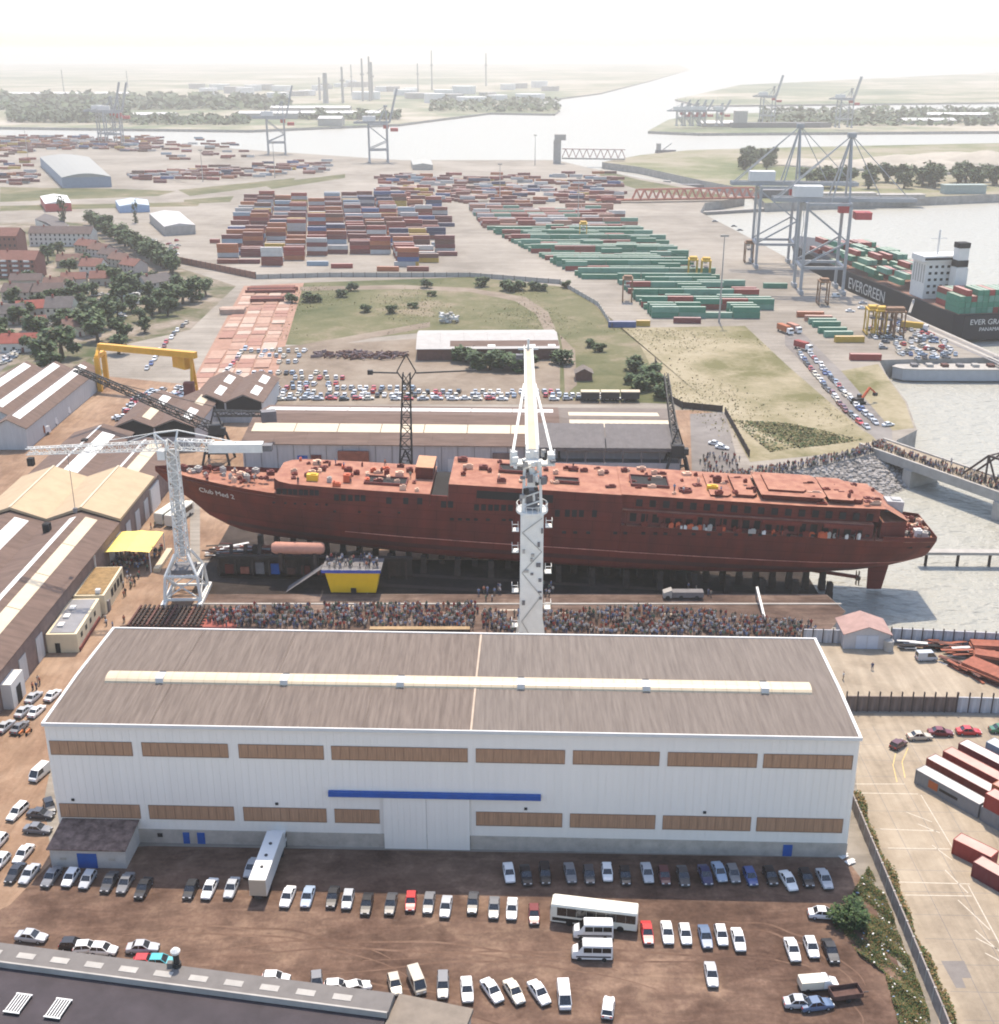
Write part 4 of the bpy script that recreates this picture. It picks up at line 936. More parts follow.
for x in (28, 52, 66): MB().box(x, -10.6, 19.0, x + 9, -9.7, 20.0).build('lifeboat_balcony', m_hull2, SHIP)
for x in (86, 90.5): MB().box(x - 1.8, -hb(x, 14) - .06, 14.2, x + 1.8, -hb(x, 14) + .4, 15.6).build('stern_opening', m_dark, SHIP)
# rudder, propeller, shaft
MB().loft([[(81.6, -.3, 0.0), (81.6, .3, 0.0), (85.0, .3, .2), (85.0, -.3, .2)], [(81, -.45, 6.8), (81, .45, 6.8), (85.8, .3, 7.2), (85.8, -.3, 7.2)]]).build('rudder', m_hull2, SHIP)
pr = MB().bar((78.5, 0, 2.6), (79.6, 0, 2.6), .9)
for k in range(4):
    a = k * pi / 2 + .4; pr.add([(79.0, cos(a + d) * r_, 2.6 + sin(a + d) * r_) for d, r_ in ((-.1, .2), (-.45, 2.0), (.1, 2.5), (.35, 1.9), (.15, .2))], [(0, 1, 2, 3, 4), (4, 3, 2, 1, 0)])
pr.build('propeller', M('bronze dark', (.13, .09, .06), .4, metal=.6), SHIP)
MB().bar((62, 0, 4.4), (79.2, 0, 2.8), .7).build('shaft', m_hull2, SHIP)
# bits and pieces on the decks
m_pale = M('pale primer', (.62, .40, .28), .8, .1); m_yelp = M('yellow machine paint', (.70, .42, .03), .5, .1); m_orng = M('orange red machine paint', (.50, .10, .04), .6, .1)
def kit(x, y, z, sx, sy, sz, m, name='deck_fitting', rz=0):
    MB().cbox((0, 0, sz / 2), (sx, sy, sz)).cbox((sx * .1, 0, sz + .12), (sx * .5, sy * .5, .24)).build(name, m, SHIP, loc=(x, y, z), rz=rz)
random.seed(21)
for i in range(30): kit(rnd(-86, -63), rnd(-1, 1) * 4, 17.9 + .35, rnd(.5, 2.2), rnd(.5, 1.6), rnd(.4, 1.5), random.choice((m_deckd, m_pale, m_hull2, m_conc)), rz=rnd(0, 3))
for i in range(46): kit(rnd(-58, -27), rnd(-8.5, 8.5), 20.82, rnd(.3, 2.4), rnd(.3, 1.6), rnd(.2, 1.2), random.choice((m_deckd, m_pale, m_hull2, m_orng, m_deckd)), rz=rnd(0, .3))
for i in range(50): kit(rnd(-18, 44), rnd(-8.5, 8.5), 23.78, rnd(.3, 2.6), rnd(.3, 1.4), rnd(.2, .9), random.choice((m_deckd, m_pale, m_hull2, m_deckd)), rz=rnd(0, .3))
for i in range(26): kit(rnd(86.6, 92.3), rnd(-6, 6), 16.16, rnd(.4, 2), rnd(.4, 1.5), rnd(.4, 1.6), random.choice((m_deckd, m_pale, m_hull2, m_conc)), rz=rnd(0, 3))
for i in range(44): kit(rnd(40, 79), rnd(-8, 8), rnd(23.8, 25.1), rnd(.3, 3.4), rnd(.3, 1.4), rnd(.2, .9), random.choice((m_deckd, m_hull2, m_hull, m_pale)), rz=rnd(0, .3))
for i in range(40): kit(rnd(24, 76), rnd(-9.9, -9.3), 16.2, rnd(.4, 1.8), rnd(.2, .5), rnd(.5, 1.4), random.choice((m_orng, m_conc, m_deckd, m_hull2, m_trim)))
kit(-52, -5.5, 20.82, 2.6, 1.6, 1.5, m_yelp); kit(-44, -5, 20.82, 1.6, 1.6, 1.8, m_orng); kit(-48, -6, 20.82, 1, 1, 1.1, m_conc); kit(41, -3, 23.78, 2.5, 1.2, 1.1, m_yelp)
kit(84.5, 1, 20.3, 4, 3.6, 2.6, M('grey tarpaulin', (.38, .37, .36), .7, .1), 'tarpaulin'); kit(89.5, -4.5, 16.2, 1.8, 1.6, 1.6, m_trim); kit(91.6, -5.2, 16.2, 1.2, 1.2, 1.3, m_black)
for (x0, x1, y0, y1, z) in ((-9, -1, 0, 5, 23.78), (4, 10, -5, -2, 23.78), (22, 31, -4, 3, 23.78), (-40, -30, -6, -1, 20.82), (33, 36, -6, -4, 23.78)):
    w_ = MB(); w_.box(x0, y0, z, x1, y0 + .25, z + .6); w_.box(x0, y1 - .25, z, x1, y1, z + .6); w_.box(x0, y0 + .25, z, x0 + .25, y1 - .25, z + .6); w_.box(x1 - .25, y0 + .25, z, x1, y1 - .25, z + .6)
    hh = w_.build('hatch_coaming', m_deckd, SHIP); MB().box(x0 + .3, y0 + .3, z + .01, x1 - .3, y1 - .3, z + .2).build('hatch_opening', m_dark, hh)
# name on the bow
me = text_mesh('Club Med 2', 2.0, m_trim, .03)
xa, xb, zt = -79.0, -70.4, 15.2
p0_ = (xa, -hb(xa, zt)); p1_ = (xb, -hb(xb, zt)); dyz = -(hb((xa + xb) / 2, zt + 1.6) - hb((xa + xb) / 2, zt)) / 1.6
from mathutils import Matrix, Vector
u_ = Vector((p1_[0] - p0_[0], p1_[1] - p0_[1], -.35)).normalized(); v_ = Vector((0, dyz, 1)).normalized(); n_ = u_.cross(v_).normalized(); v_ = n_.cross(u_)
to = obj('name_lettering', me, SHIP); c0 = Vector(((xa + xb) / 2, (p0_[1] + p1_[1]) / 2, zt)) + n_ * .25
to.matrix_local = Matrix(((u_.x, v_.x, n_.x, c0.x), (u_.y, v_.y, n_.y, c0.y), (u_.z, v_.z, n_.z, c0.z), (0, 0, 0, 1)))
# ---- slipway
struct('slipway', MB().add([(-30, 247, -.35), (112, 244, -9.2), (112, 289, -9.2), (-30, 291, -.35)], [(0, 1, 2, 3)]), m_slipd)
m_wood = M('dark tarred timber', (.05, .035, .028), .9, .3, .6); m_gr = M('greasy grey steel', (.15, .14, .14), .6, .2, .5)
def gz(x): return -.35 - (x + 30) * .0623 if x > -30 else 0
for i in range(36):        # keel blocks and side shores under the hull
    x = -58 + i * 4.0
    for dy in ((0,) if i % 2 else (0, -6.5)):
        y = 267.2 - (x - 7.4) * .035 + dy; zt = 1.68 - (x - 7.4) * .055 - .02; zb = gz(x) - .02
        if x > 78: continue
        tag(MB().box(-.7, -.9, 0, .7, .9, (zt - zb) * .55).box(-.6, -.8, (zt - zb) * .55, .6, .8, zt - zb).build('keel_block', m_wood, loc=(x, y, zb)), 'dark timber block under the ship, %s of the %s row from the bow' % (ordn(i + 1 if not dy else i // 2 + 1), 'near side' if dy else 'keel'), 'block', 'timber blocks carrying the ship')
for s_i, y in enumerate((252, 258.5, 276.5)):   # slip rails
    r = MB(); r.add([(-60, y, .05), (-30, y, -.2), (108, y, -8.8), (108, y + 1.6, -8.8), (-30, y + 1.6, -.2), (-60, y + 1.6, .05)], [(0, 1, 4, 5), (1, 2, 3, 4)]); struct('slip_rail', r, m_wood)
# launching cradle and clutter below the bow
m_ash = M('dark staging boards', (.035, .026, .022), .9, .3, .5)
cr = thing('launching_cradle', 'dark steel and timber launching cradle under the red bow', 'cradle', (-56, 263, .02), R(-2))
for i in range(7):
    x = -7 + i * 3.4; MB().bar((x, -6, 0), (x, -2.5, 6.5), .7).bar((x, -6, 0), (x, -2.0, 2.5), .5).build('shore', m_wood, cr)
MB().box(-10, -6.6, 4.4, 36, -5.2, 5.2).build('side_beam', m_ash, cr)
for i in range(17): MB().box(-10 + i * 2.7, -5.2, .0, -7.4 + i * 2.7, -4.9, 4.4).build('staging_board', m_ash if i % 3 else m_wood, cr)
for i in range(12): MB().bar((-9.5 + i * 4, -6.4, 0), (-9.5 + i * 4, -6.4, 4.4), .4).build('post', m_wood, cr); MB().box(-9, -7.6, .0, 17, -5.4, .5).build('sliding_way', m_wood, cr)
for i in range(8): MB().box(-8 + i * 3.6, -6.1, .5, -6 + i * 3.6, -5.6, rnd(1.8, 3.6)).build('packing_panel', (m_hull, m_rust, m_gr, m_blue, m_rust2)[i % 5], cr)
x, y = XA(298, 548, 254), 254; tk_ = thing('steel_drum', 'long salmon cylindrical tank lying in front of the bow', 'tank', (x, y, ZA(548, 254) - 1.5), R(-2))
rg = []
for xx, r_ in ((-6.2, .3), (-6, 1.0), (-5.3, 1.4), (5.3, 1.4), (6, 1.0), (6.2, .3)): rg.append([(xx, r_ * cos(2 * pi * i / 12), 1.5 + r_ * sin(2 * pi * i / 12)) for i in range(12)])
MB().loft(rg).build('shell', M('salmon primer', (.50, .24, .17), .8), tk_, smooth=True)
for xx in (-4, 4): MB().box(xx - .4, -1.3, -3.6, xx + .4, 1.3, .6).build('saddle', m_wood, tk_)
scrap(255, 560, 14, 4, 3.2, R(0), 40, 'tangle of red and dark steel under the ship\'s bow', (m_hull, m_rust, m_wood, m_gr)); scrap(225, 555, 8, 4, 2.5, R(10), 30, 'pile of launch timbers and red steel at the stem', (m_rust, m_trim, m_wood, m_hull))
# ---- tribune with yellow cloth
m_ycl = M('yellow cloth', (.80, .50, .01), .7, .05); x, y = G(354, 593)
tb = thing('tribune', 'raised launch tribune draped in yellow cloth with blue trim', 'tribune', (x, y, .02), R(-1))
d = MB(); d.loft([[(-5.2, 0, .1), (5.0, 0, .1), (5.0, 5.5, .1), (-5.2, 5.5, .1)], [(-6.4, -.4, 5.6), (6.0, -.4, 5.6), (6.0, 6, 5.6), (-6.4, 6, 5.6)]]); d.build('drape', m_ycl, tb)
MB().box(-7.0, -1.2, 5.62, 6.4, 6.2, 5.95).build('platform', m_gr, tb)
for s in (-1, 1):
    f = MB(); n = 12
    for i in range(n): f.box(-7.0 + i * 1.116, -1.32, 5.45, -7.0 + (i + 1) * 1.116 - .02, -1.22, 6.1 + (.04 if i % 2 else 0))
    if s > 0: f.build('trim', M('blue bunting', (.05, .08, .35), .7), tb)
MB().box(-7.0, -1.25, 6.25, 6.4, -1.18, 6.4).build('rail', m_trim, tb)
rl = MB()
for i in range(9): rl.bar((-6.9 + i * 1.65, -1.1, 5.95), (-6.9 + i * 1.65, -1.1, 7.0), .08)
rl.bar((-6.9, -1.1, 7), (6.3, -1.1, 7), .08); rl.build('railing', m_gr, tb)
MB().box(-.6, -.62, .1, .6, -.38, 1.4).build('dark_patch', m_dark, tb)
g_ = MB(); g_.add([(-17.5, 0, 0), (-15.5, 0, 0), (-7.1, .5, 5.7), (-7.1, 3.5, 5.7), (-15.5, 3.5, 0), (-17.5, 3.5, 0)], [(0, 1, 4, 5), (1, 2, 3, 4)]); g_.build('ramp', m_gr, tb)
for px, py in ((356, 500), (375, 550)):   # two gulls of white bunting flutter before the ship
    pass

# ================================================================ DOCKSIDE CRANES
m_cw = M('white crane paint', (.70, .68, .62), .55, .08, .5); m_ck = M('black crane paint', (.035, .033, .032), .6, .2, .5); m_jt = M('tan boom deck', (.52, .43, .31), .7, .1, .4)
# the tall white column crane right behind the shed
wc = thing('column_crane', 'tall white column crane behind the shed with its jib over the ship', 'crane', (6.3, 217.5, 0))
b = MB(); b.loft([[(-2.25 * s, -2.6 * s, z), (2.25 * s, -2.6 * s, z), (2.25 * s, 2.6 * s, z), (-2.25 * s, 2.6 * s, z)] for s, z in ((1.05, 6), (1, 10), (.97, 31.5))]); b.build('column', m_cw, wc)
pb = MB()
for sx in (-1, 1):
    for sy in (-1, 1): pb.bar((sx * 3, sy * 3, 0), (sx * 1.9, sy * 2.2, 8), .9)
for sx in (-1, 1): pb.bar((sx * 3, -3, .6), (sx * 3, 3, .6), 1.); pb.bar((-3, sx * 3, .6), (3, sx * 3, .6), 1.)
pb.build('portal', m_cw, wc)
for side, py in ((-1, 525), (1, 521), (-1, 546), (1, 567), (-1, 586), (1, 603), (-1, 621)):
    z = ZA(py, 215); o = MB().box(min(side * 2.55, side * 3.9), -2.8, z - 1.3, max(side * 2.55, side * 3.9), -1, z - 1.1).build('landing', m_cw, wc)
    r_ = MB()
    for xx in (side * 2.7, side * 3.85): r_.bar((xx, -2.75, z - 1.1), (xx, -2.75, z + .2), .1); r_.bar((xx, -1.05, z - 1.1), (xx, -1.05, z + .2), .1)
    r_.bar((side * 2.7, -2.75, z + .2), (side * 3.85, -2.75, z + .2), .1); r_.box(min(side * 3.82, side * 3.9), -2.8, z - 1.1, max(side * 3.82, side * 3.9), -1, z + .25); r_.build('railing', m_cw, o)
ld = MB()
zs = [2, 9, 14.5, 19.5, 24, 28, 31]
for i in range(6): ld.bar(((-1) ** i * 1.9, -2.75, zs[i]), (-(-1) ** i * 1.9, -2.75, zs[i + 1]), .11)
ld.build('ladder', m_conc, wc)
random.seed(77)
for i in range(34):
    z = rnd(32, 44); k = 2.2 if z < 41 else 4; MB().cbox((rnd(-k, k), rnd(-2.2, -1), z), (rnd(.3, 1.1), rnd(.3, .9), rnd(.4, 1.6)), rnd(0, 1)).build('machinery_unit', random.choice((m_gr, m_cw, m_black, m_cw, m_conc)), wc)
for i in range(14):
    z = rnd(4, 30); MB().cbox((rnd(-2.2, 2.2), -2.75, z), (rnd(.3, .9), .25, rnd(.3, 1.0))).build('wall_box', random.choice((m_gr, m_conc)), wc)
MB().cyl((0, 0, 31.5), 3.1, .5, 16).build('slewing_platform', m_cw, wc)
rr = MB()
for i in range(16): a = i * pi / 8; rr.bar((3.0 * cos(a), 3.0 * sin(a), 32), (3.0 * cos(a), 3.0 * sin(a), 33.2), .1); a2 = a + pi / 8; rr.bar((3.0 * cos(a), 3.0 * sin(a), 33.2), (3.0 * cos(a2), 3.0 * sin(a2), 33.2), .1)
rr.build('railing', m_cw, wc)
up = MB()
for sx in (-1, 1):
    up.bar((sx * 1.7, -1.6, 32), (sx * 1.5, -1.2, 41), .5); up.bar((sx * 1.7, 1.6, 32), (sx * 1.5, 1.2, 41), .5)
    for k in range(4): up.bar((sx * 1.65, -1.5, 32.5 + k * 2.1), (sx * 1.6, 1.4, 34.5 + k * 2.1), .25)
for k in range(5): up.bar((-1.7, -1.5, 33 + k * 1.9), (1.7, -1.5, 34.2 + k * 1.9), .25)
up.build('upper_frame', m_cw, wc)
MB().box(-1.1, -1.1, 32, 1.1, 1.2, 36).build('machinery_house', m_gr, wc); MB().box(-1, -1.7, 37, 1, 1, 39.5).build('cab', m_cw, wc)
hd = MB(); hd.box(-4.3, -1, 41, 4.3, 2.2, 41.4)
for sx in (-1, 1): hd.box(sx * 3.6 - .7, -.8, 41.4, sx * 3.6 + .7, 1.6, 43.2); hd.bar((sx * 4.2, 0, 41.4), (sx * 4.2, 0, 44), .25)
hd.build('winch_deck', m_cw, wc)
for sx in (-1, 1): MB().bar((sx * 3.9, 1, 42), (sx * 1.1, 26, 49.8), .5).build('stay_arm', m_cw, wc)
jb = MB(); jb.loft([[(-1.3, 2, 41.2), (1.3, 2, 41.2), (1.3, 2, 43.4), (-1.3, 2, 43.4)], [(-.9, 40, 52.6), (.9, 40, 52.6), (.9, 40, 54), (-.9, 40, 54)]]); jb.build('jib', m_cw, wc)
wk = MB(); wk.add([(-.8, 2, 43.46), (.8, 2, 43.46), (.55, 40, 54.06), (-.55, 40, 54.06)], [(0, 1, 2, 3)]); wk.build('jib_walkway', m_jt, wc)
rl = MB()
for sx in (-1, 1):
    rl.bar((sx * 1.25, 2, 44.3), (sx * .9, 40, 54.9), .14)
    for k in range(14): f = k / 13; rl.bar((sx * (1.25 - .35 * f), 2 + 38 * f, 43.3 + 10.6 * f), (sx * (1.25 - .35 * f), 2 + 38 * f, 44.3 + 10.6 * f), .12)
rl.build('jib_rail', m_cw, wc)
MB().bar((-2.2, 40.5, 54), (2.2, 40.5, 54), .45).bar((0, 40.5, 52.5), (0, 40.5, 56.2), .5).bar((0, 40, 53.2), (0, 43, 54), .7).build('jib_head', m_cw, wc)
MB().box(-2.7, 38.5, 52, -1.1, 40.2, 53).build('jib_light', m_gr, wc)
MB().bar((0, 41.5, 53), (0, 41.5, 30), .12).build('hoist_rope', m_black, wc)
# the white hammerhead on its portal, left
wl = thing('portal_crane', 'white lattice portal crane with horizontal jib beside the ship\'s bow', 'crane', (-70.4, 245.5, 0), R(2))
pb = MB()
for sx in (-1, 1):
    for sy in (-1, 1):
        pb.bar((sx * 4, sy * 4, 1), (sx * 3.5, sy * 3.5, 6.5), .55); pb.bar((sx * 3.5, sy * 3.5, 6.5), (sx * 1.4, sy * 1.4, 11), .5)
for z, k in ((6.5, 3.5), (1.2, 4)):
    for sx in (-1, 1): pb.bar((sx * k, -k, z), (sx * k, k, z), .5); pb.bar((-k, sx * k, z), (k, sx * k, z), .5)
for sx in (-1, 1): pb.bar((sx * 4, -4, 1.2), (sx * 3.5, 3.5, 6.5), .25); pb.bar((sx * 4, 4, 1.2), (sx * 3.5, -3.5, 6.5), .25); pb.bar((-4, sx * 4, 1.2), (3.5, sx * 3.5, 6.5), .25); pb.bar((4, sx * 4, 1.2), (-3.5, sx * 3.5, 6.5), .25)
pb.build('portal', m_cw, wl)
for sx in (-1, 1): MB().box(sx * 4 - .5, -6, .05, sx * 4 + .5, 6, .95).build('bogie', m_cw, wl)
MB().box(-2.4, -2.4, 6.6, 2.4, 2.4, 7.6).build('machinery_deck', m_gr, wl)
MB().lattice((0, 0, 9), (0, 0, 37), 2.5, 2.0, 16, .27, up=(0, 1, 0)).build('tower', m_cw, wl)
MB().box(-.45, -.45, 10, .45, .45, 35).build('tower_core', M('pale crane shaft', (.55, .53, .49), .7, .1), wl)
MB().lattice((-1.2, 0, 35.8), (-30.5, -1, 35.2), 1.8, 1.3, 18, .17).build('jib', m_cw, wl)
MB().lattice((1.2, 0, 36), (9, 0, 35.6), 2.0, 1.9, 5, .22).build('counter_jib', m_cw, wl)
MB().box(8, -1.2, 34.3, 19.5, 1.2, 36.2).build('counterweight', m_cw, wl); MB().box(19.5, -1.0, 34.5, 21.5, 1, 35.8).build('ballast', m_gr, wl)
hp_ = MB(); hp_.bar((-1.2, -1, 37), (-3.5, 0, 38.6), .3); hp_.bar((1.2, -1, 37), (1.6, 0, 39.2), .3); hp_.bar((-3.5, 0, 38.6), (1.6, 0, 39.2), .3); hp_.bar((1.6, 0, 39.2), (14, 0, 36.3), .22); hp_.bar((-3.5, 0, 38.6), (-20, -.7, 36.2), .14); hp_.bar((-3.5, 0, 38.6), (-10, -.4, 36.5), .14); hp_.bar((-3.5, 0, 38.6), (-3, 0, 35), .3); hp_.build('head_frame', m_cw, wl)
MB().box(-2.9, -1.6, 33, -1.3, .4, 35).build('cab', m_cw, wl); MB().bar((-22, -.8, 35), (-22, -.8, 22), .1).box(-22.4, -1.2, 21, -21.6, -.4, 22).build('hook_block', m_gr, wl)
# black dockside luffing cranes
def black_crane(x, y, jib, label, cw=None, hgt=12, w0=2.4, nseg=16, back=None):
    r = thing('luffing_crane', label, 'crane', (x, y, 0), 0, 'black luffing cranes behind the ship')
    p = MB()
    for sx in (-1, 1):
        for sy in (-1, 1): p.bar((sx * 4, sy * 4, 0), (sx * 2.2, sy * 2.2, hgt * .6), .6)
    for k in range(2):
        z = hgt * (.25 + .35 * k); q = 3.4 - k * 1.1
        for s in (-1, 1): p.bar((s * q, -q, z), (s * q, q, z), .4); p.bar((-q, s * q, z), (q, s * q, z), .4); p.bar((s * q, -q, z), (-s * q, q, z), .3)
    p.build('portal', m_ck, r)
    MB().cyl((0, 0, hgt * .6), 2.6, .5, 12).build('turntable', m_ck, r)
    c = MB(); c.box(-1.8, -2, hgt * .6 + .5, 1.8, 2, hgt * .6 + 3.4); c.bar((-1.5, 0, hgt * .6 + 3.4), (0, 0, hgt + 3), .4); c.bar((1.5, 0, hgt * .6 + 3.4), (0, 0, hgt + 3), .4); c.build('machinery_house', m_ck, r)
    MB().box(1.8, -2.4, hgt * .6 + .8, 3, -.6, hgt * .6 + 2.6).build('cab', m_ck, r)
    MB().lattice((jib[0] * .03, jib[1] * .03, hgt * .6 + 2), (jib[0], jib[1], jib[2]), w0, w0 * .55, nseg, .3).build('jib', m_ck, r)
    if cw:
        MB().lattice((0, 0, hgt + 1), (cw[0], cw[1], cw[2]), 1.6, 1.2, 6, .28).build('back_arm', m_ck, r); MB().cbox((cw[0], cw[1], cw[2] - .6), (4.2, 3.0, 3.2), .3).build('counterweight', m_gr, r)
        MB().bar((0, 0, hgt + 3), (jib[0] * .7, jib[1] * .7, jib[2] * .7 + 4), .15).build('stay', m_ck, r)
    return r
black_crane(-84, 341, (-42, 6, 27), 'black luffing crane with long jib slanting out over the left sheds', (17, -6, 16.5), 14, 2.3, 20)
black_crane(-25.5, 309, (.8, 1.5, 35), 'black luffing crane standing upright behind the ship\'s open hold', None, 11, 3.4, 9)
black_crane(50.5, 325, (-.5, 26, 24), 'black luffing crane at the right end of the long shed', None, 12, 2.0, 14)
cx = MB(); o = thing('jib_head', '', '') if 0 else None
# diamond head on the upright crane's jib
ux = MB(); ux.bar((-24.7, 310.5, 40), (-27.2, 310.5, 35.4), .3).bar((-24.7, 310.5, 40), (-22.2, 310.5, 35.4), .3).bar((-27.2, 310.5, 35.4), (-24.7, 310.5, 31.5), .3).bar((-22.2, 310.5, 35.4), (-24.7, 310.5, 31.5), .3).bar((-34, 310.5, 35.2), (-27, 310.5, 35), .35).bar((-22.2, 310.5, 35), (-6, 311, 35.6), .35).box(-35, 310, 34.6, -33.6, 311, 35.8)
ob = [c for c in COL.objects if c.get('label', '').startswith('black luffing crane standing')][0]
uo = ux.build('jib_head', m_ck, ob); uo.location = (25.5, -309, 0)
# yellow gantry over the plate field
yg = thing('gantry_crane', 'yellow gantry crane spanning the red plate field', 'crane', (0, 0, 0))
m_yg = M('amber gantry paint', (.66, .33, .03), .5, .1, .4)
A1 = (-144, 424); B1 = (-108, 412); zt = 15.6
MB().bar((A1[0], A1[1], zt), (B1[0] + 2, B1[1] - 1.5, zt), 2.0, 2.2).build('girder', m_yg, yg)
MB().bar((A1[0], A1[1] - 4, zt - 3), (A1[0], A1[1], zt), 1.0).bar((A1[0], A1[1] - 4, 0), (A1[0], A1[1] - 4, zt - 3), 1.6).bar((A1[0], A1[1] + 4, 0), (A1[0], A1[1] + 4, zt - 3), 1.6).bar((A1[0], A1[1] - 4, zt - 3), (A1[0], A1[1] + 4, zt - 3), 1.4).build('fixed_leg', m_yg, yg)
MB().bar((B1[0], B1[1] - 4, 0), (B1[0], B1[1], zt - .8), .9).bar((B1[0], B1[1] + 4, 0), (B1[0], B1[1], zt - .8), .9).bar((B1[0], B1[1] - 3, 4), (B1[0], B1[1] + 3, 4), .7).build('hinged_leg', m_yg, yg)
MB().cbox((B1[0] - 4, B1[1] + 3.4, zt - 3.4), (7, 4, 4.4), -.7).build('trolley', m_yg, yg)
MB().box(B1[0] - 2.2, B1[1] - 6.3, .02, B1[0] + 1.2, B1[1] - 3.6, 6.8).build('drive_cabin', m_deckd, yg)

# ================================================================ SHEDS
m_rf = M('brown asbestos roof', (.165, .108, .083), .9, scale=.5, c2=(.10, .065, .05), stretch=(.25, 1.5, 1), world=True); m_rf2 = M('dark weathered roof', (.15, .122, .102), .9, .18, .5, world=True)
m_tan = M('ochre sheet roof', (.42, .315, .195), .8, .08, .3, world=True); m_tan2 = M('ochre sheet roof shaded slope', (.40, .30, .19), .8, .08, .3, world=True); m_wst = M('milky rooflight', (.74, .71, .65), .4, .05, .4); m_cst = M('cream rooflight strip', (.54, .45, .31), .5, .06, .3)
m_shw = M('pale blue shed cladding', (.47, .455, .44), .7, .10, .6, stretch=(2, 2, .3)); m_shb = M('brown shed wall', (.20, .14, .12), .85, .2, .5)
def gable(root, x0, x1, y0, y1, ez, rz_, mr=m_rf, wall=m_shw, axis='y', ends=(True, True), over=.5, mw2=None):
    """one bay; ridge along y (or x)"""
    sw = (lambda a, b_, z: (a, b_, z)) if axis == 'y' else (lambda a, b_, z: (b_, a, z))
    if axis == 'x': x0, x1, y0, y1 = y0, y1, x0, x1
    xm = (x0 + x1) / 2; w_ = MB()
    P = [sw(*p) for p in ((x0, y0, 0), (x1, y0, 0), (x1, y1, 0), (x0, y1, 0), (x0, y0, ez), (x1, y0, ez), (x1, y1, ez), (x0, y1, ez), (xm, y0, rz_ - .15), (xm, y1, rz_ - .15))]
    w_.add(P, [(0, 1, 5, 8, 4), (2, 3, 7, 9, 6), (1, 2, 6, 5), (3, 0, 4, 7)]); w_.build('wall', wall, root)
    for s, xe in ((0, x0), (1, x1)):
        sl = (rz_ - ez) / (xm - x0); xo = xe - (over if s == 0 else -over); zo = ez - sl * over
        nn = max(1, int((y1 - y0) / 9))
        for i in range(nn):
            a = y0 - over + (y1 - y0 + 2 * over) * i / nn; c_ = y0 - over + (y1 - y0 + 2 * over) * (i + 1) / nn - .03; t = .18
            b = MB(); b.add([sw(xo, a, zo), sw(xm, a, rz_), sw(xm, c_, rz_), sw(xo, c_, zo), sw(xo, a, zo + t), sw(xm, a, rz_ + t), sw(xm, c_, rz_ + t), sw(xo, c_, zo + t)], [(0, 1, 2, 3), (4, 5, 6, 7), (0, 1, 5, 4), (2, 3, 7, 6), (0, 3, 7, 4)])
            b.build('roof_panel', mr, root)
def strip(root, xe, xm, ez, rz_, f0, f1, y0, y1, mat, axis='y', n=None, th=.24):
    """rooflight strip on the slope from eave xe to ridge xm between fractions f0..f1"""
    sw = (lambda a, b_, z: (a, b_, z)) if axis == 'y' else (lambda a, b_, z: (b_, a, z))
    n = n or max(1, int((y1 - y0) / 14)); xa = xe + (xm - xe) * f0; za = ez + (rz_ - ez) * f0 + th; xb = xe + (xm - xe) * f1; zb = ez + (rz_ - ez) * f1 + th
    for i in range(n):
        a = y0 + (y1 - y0) * i / n; c_ = y0 + (y1 - y0) * (i + 1) / n - .25
        MB().add([sw(xa, a, za), sw(xb, a, zb), sw(xb, c_, zb), sw(xa, c_, za), sw(xa, a, za - .2), sw(xb, a, zb - .2), sw(xb, c_, zb - .2), sw(xa, c_, za - .2)], [(0, 1, 2, 3), (0, 1, 5, 4), (1, 2, 6, 5), (2, 3, 7, 6), (3, 0, 4, 7)]).build('rooflight', mat, root)
# twin bay hall at the left
hb_ = thing('twin_bay_hall', 'long brown roofed twin bay hall with ochre raised roof sections, lower left', 'hall', (0, 0, 0))
gable(hb_, -109.8, -92.6, 172, 330, 8, 10.6, wall=m_shb); gable(hb_, -127, -109.9, 172, 344, 8, 10.6, wall=m_shb)
strip(hb_, -92.6, -101.2, 8, 10.6, .48, .80, 186, 269, m_cst, n=5); strip(hb_, -92.6, -101.2, 8, 10.6, .48, .85, 304, 328, m_cst, n=2); strip(hb_, -109.9, -118.4, 8, 10.6, .40, .78, 180, 269, m_wst, n=4); strip(hb_, -109.9, -118.4, 8, 10.6, .38, .80, 304, 338, m_wst, n=1)
strip(hb_, -109.8, -101.2, 8, 10.6, .80, .98, 186, 268, m_wst, n=4); strip(hb_, -127, -118.4, 8, 10.6, .45, .75, 280, 302, m_wst, n=1)
strip(hb_, -109.8, -101.2, 8, 10.6, .88, 1.0, 304, 329, m_trim, n=1); strip(hb_, -127, -118.4, 8, 10.6, .9, 1.0, 304, 343, m_trim, n=1)
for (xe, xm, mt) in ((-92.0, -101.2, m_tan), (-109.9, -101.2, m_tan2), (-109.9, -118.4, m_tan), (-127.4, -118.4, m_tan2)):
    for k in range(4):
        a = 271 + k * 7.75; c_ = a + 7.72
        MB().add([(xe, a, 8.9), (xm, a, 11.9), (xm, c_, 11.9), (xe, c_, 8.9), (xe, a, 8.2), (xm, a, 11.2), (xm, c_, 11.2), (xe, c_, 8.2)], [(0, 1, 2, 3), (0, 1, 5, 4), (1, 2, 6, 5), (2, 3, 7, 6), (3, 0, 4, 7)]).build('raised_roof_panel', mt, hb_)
for x in (-101.2, -118.4): MB().box(x - .25, 270.9, 11.85, x + .25, 302, 12.05).build('ridge_cap', m_cst, hb_)
for y in (184, 205, 214, 262, 268, 276, 284, 292): MB().box(-92.55, y, .05, -92.4, y + 3.5, 5.4).build('shutter', m_shw if y not in (268,) else m_trim, hb_)
MB().box(-92.6, 196, .0, -90.6, 202, 5.2).build('porch', m_trim, hb_); MB().box(-90.65, 198, .02, -90.5, 200, 3.6).build('door', m_dark, hb_)
MB().box(-92.6, 298, .0, -92.2, 306, 6.5).build('white_panel', m_trim, hb_)
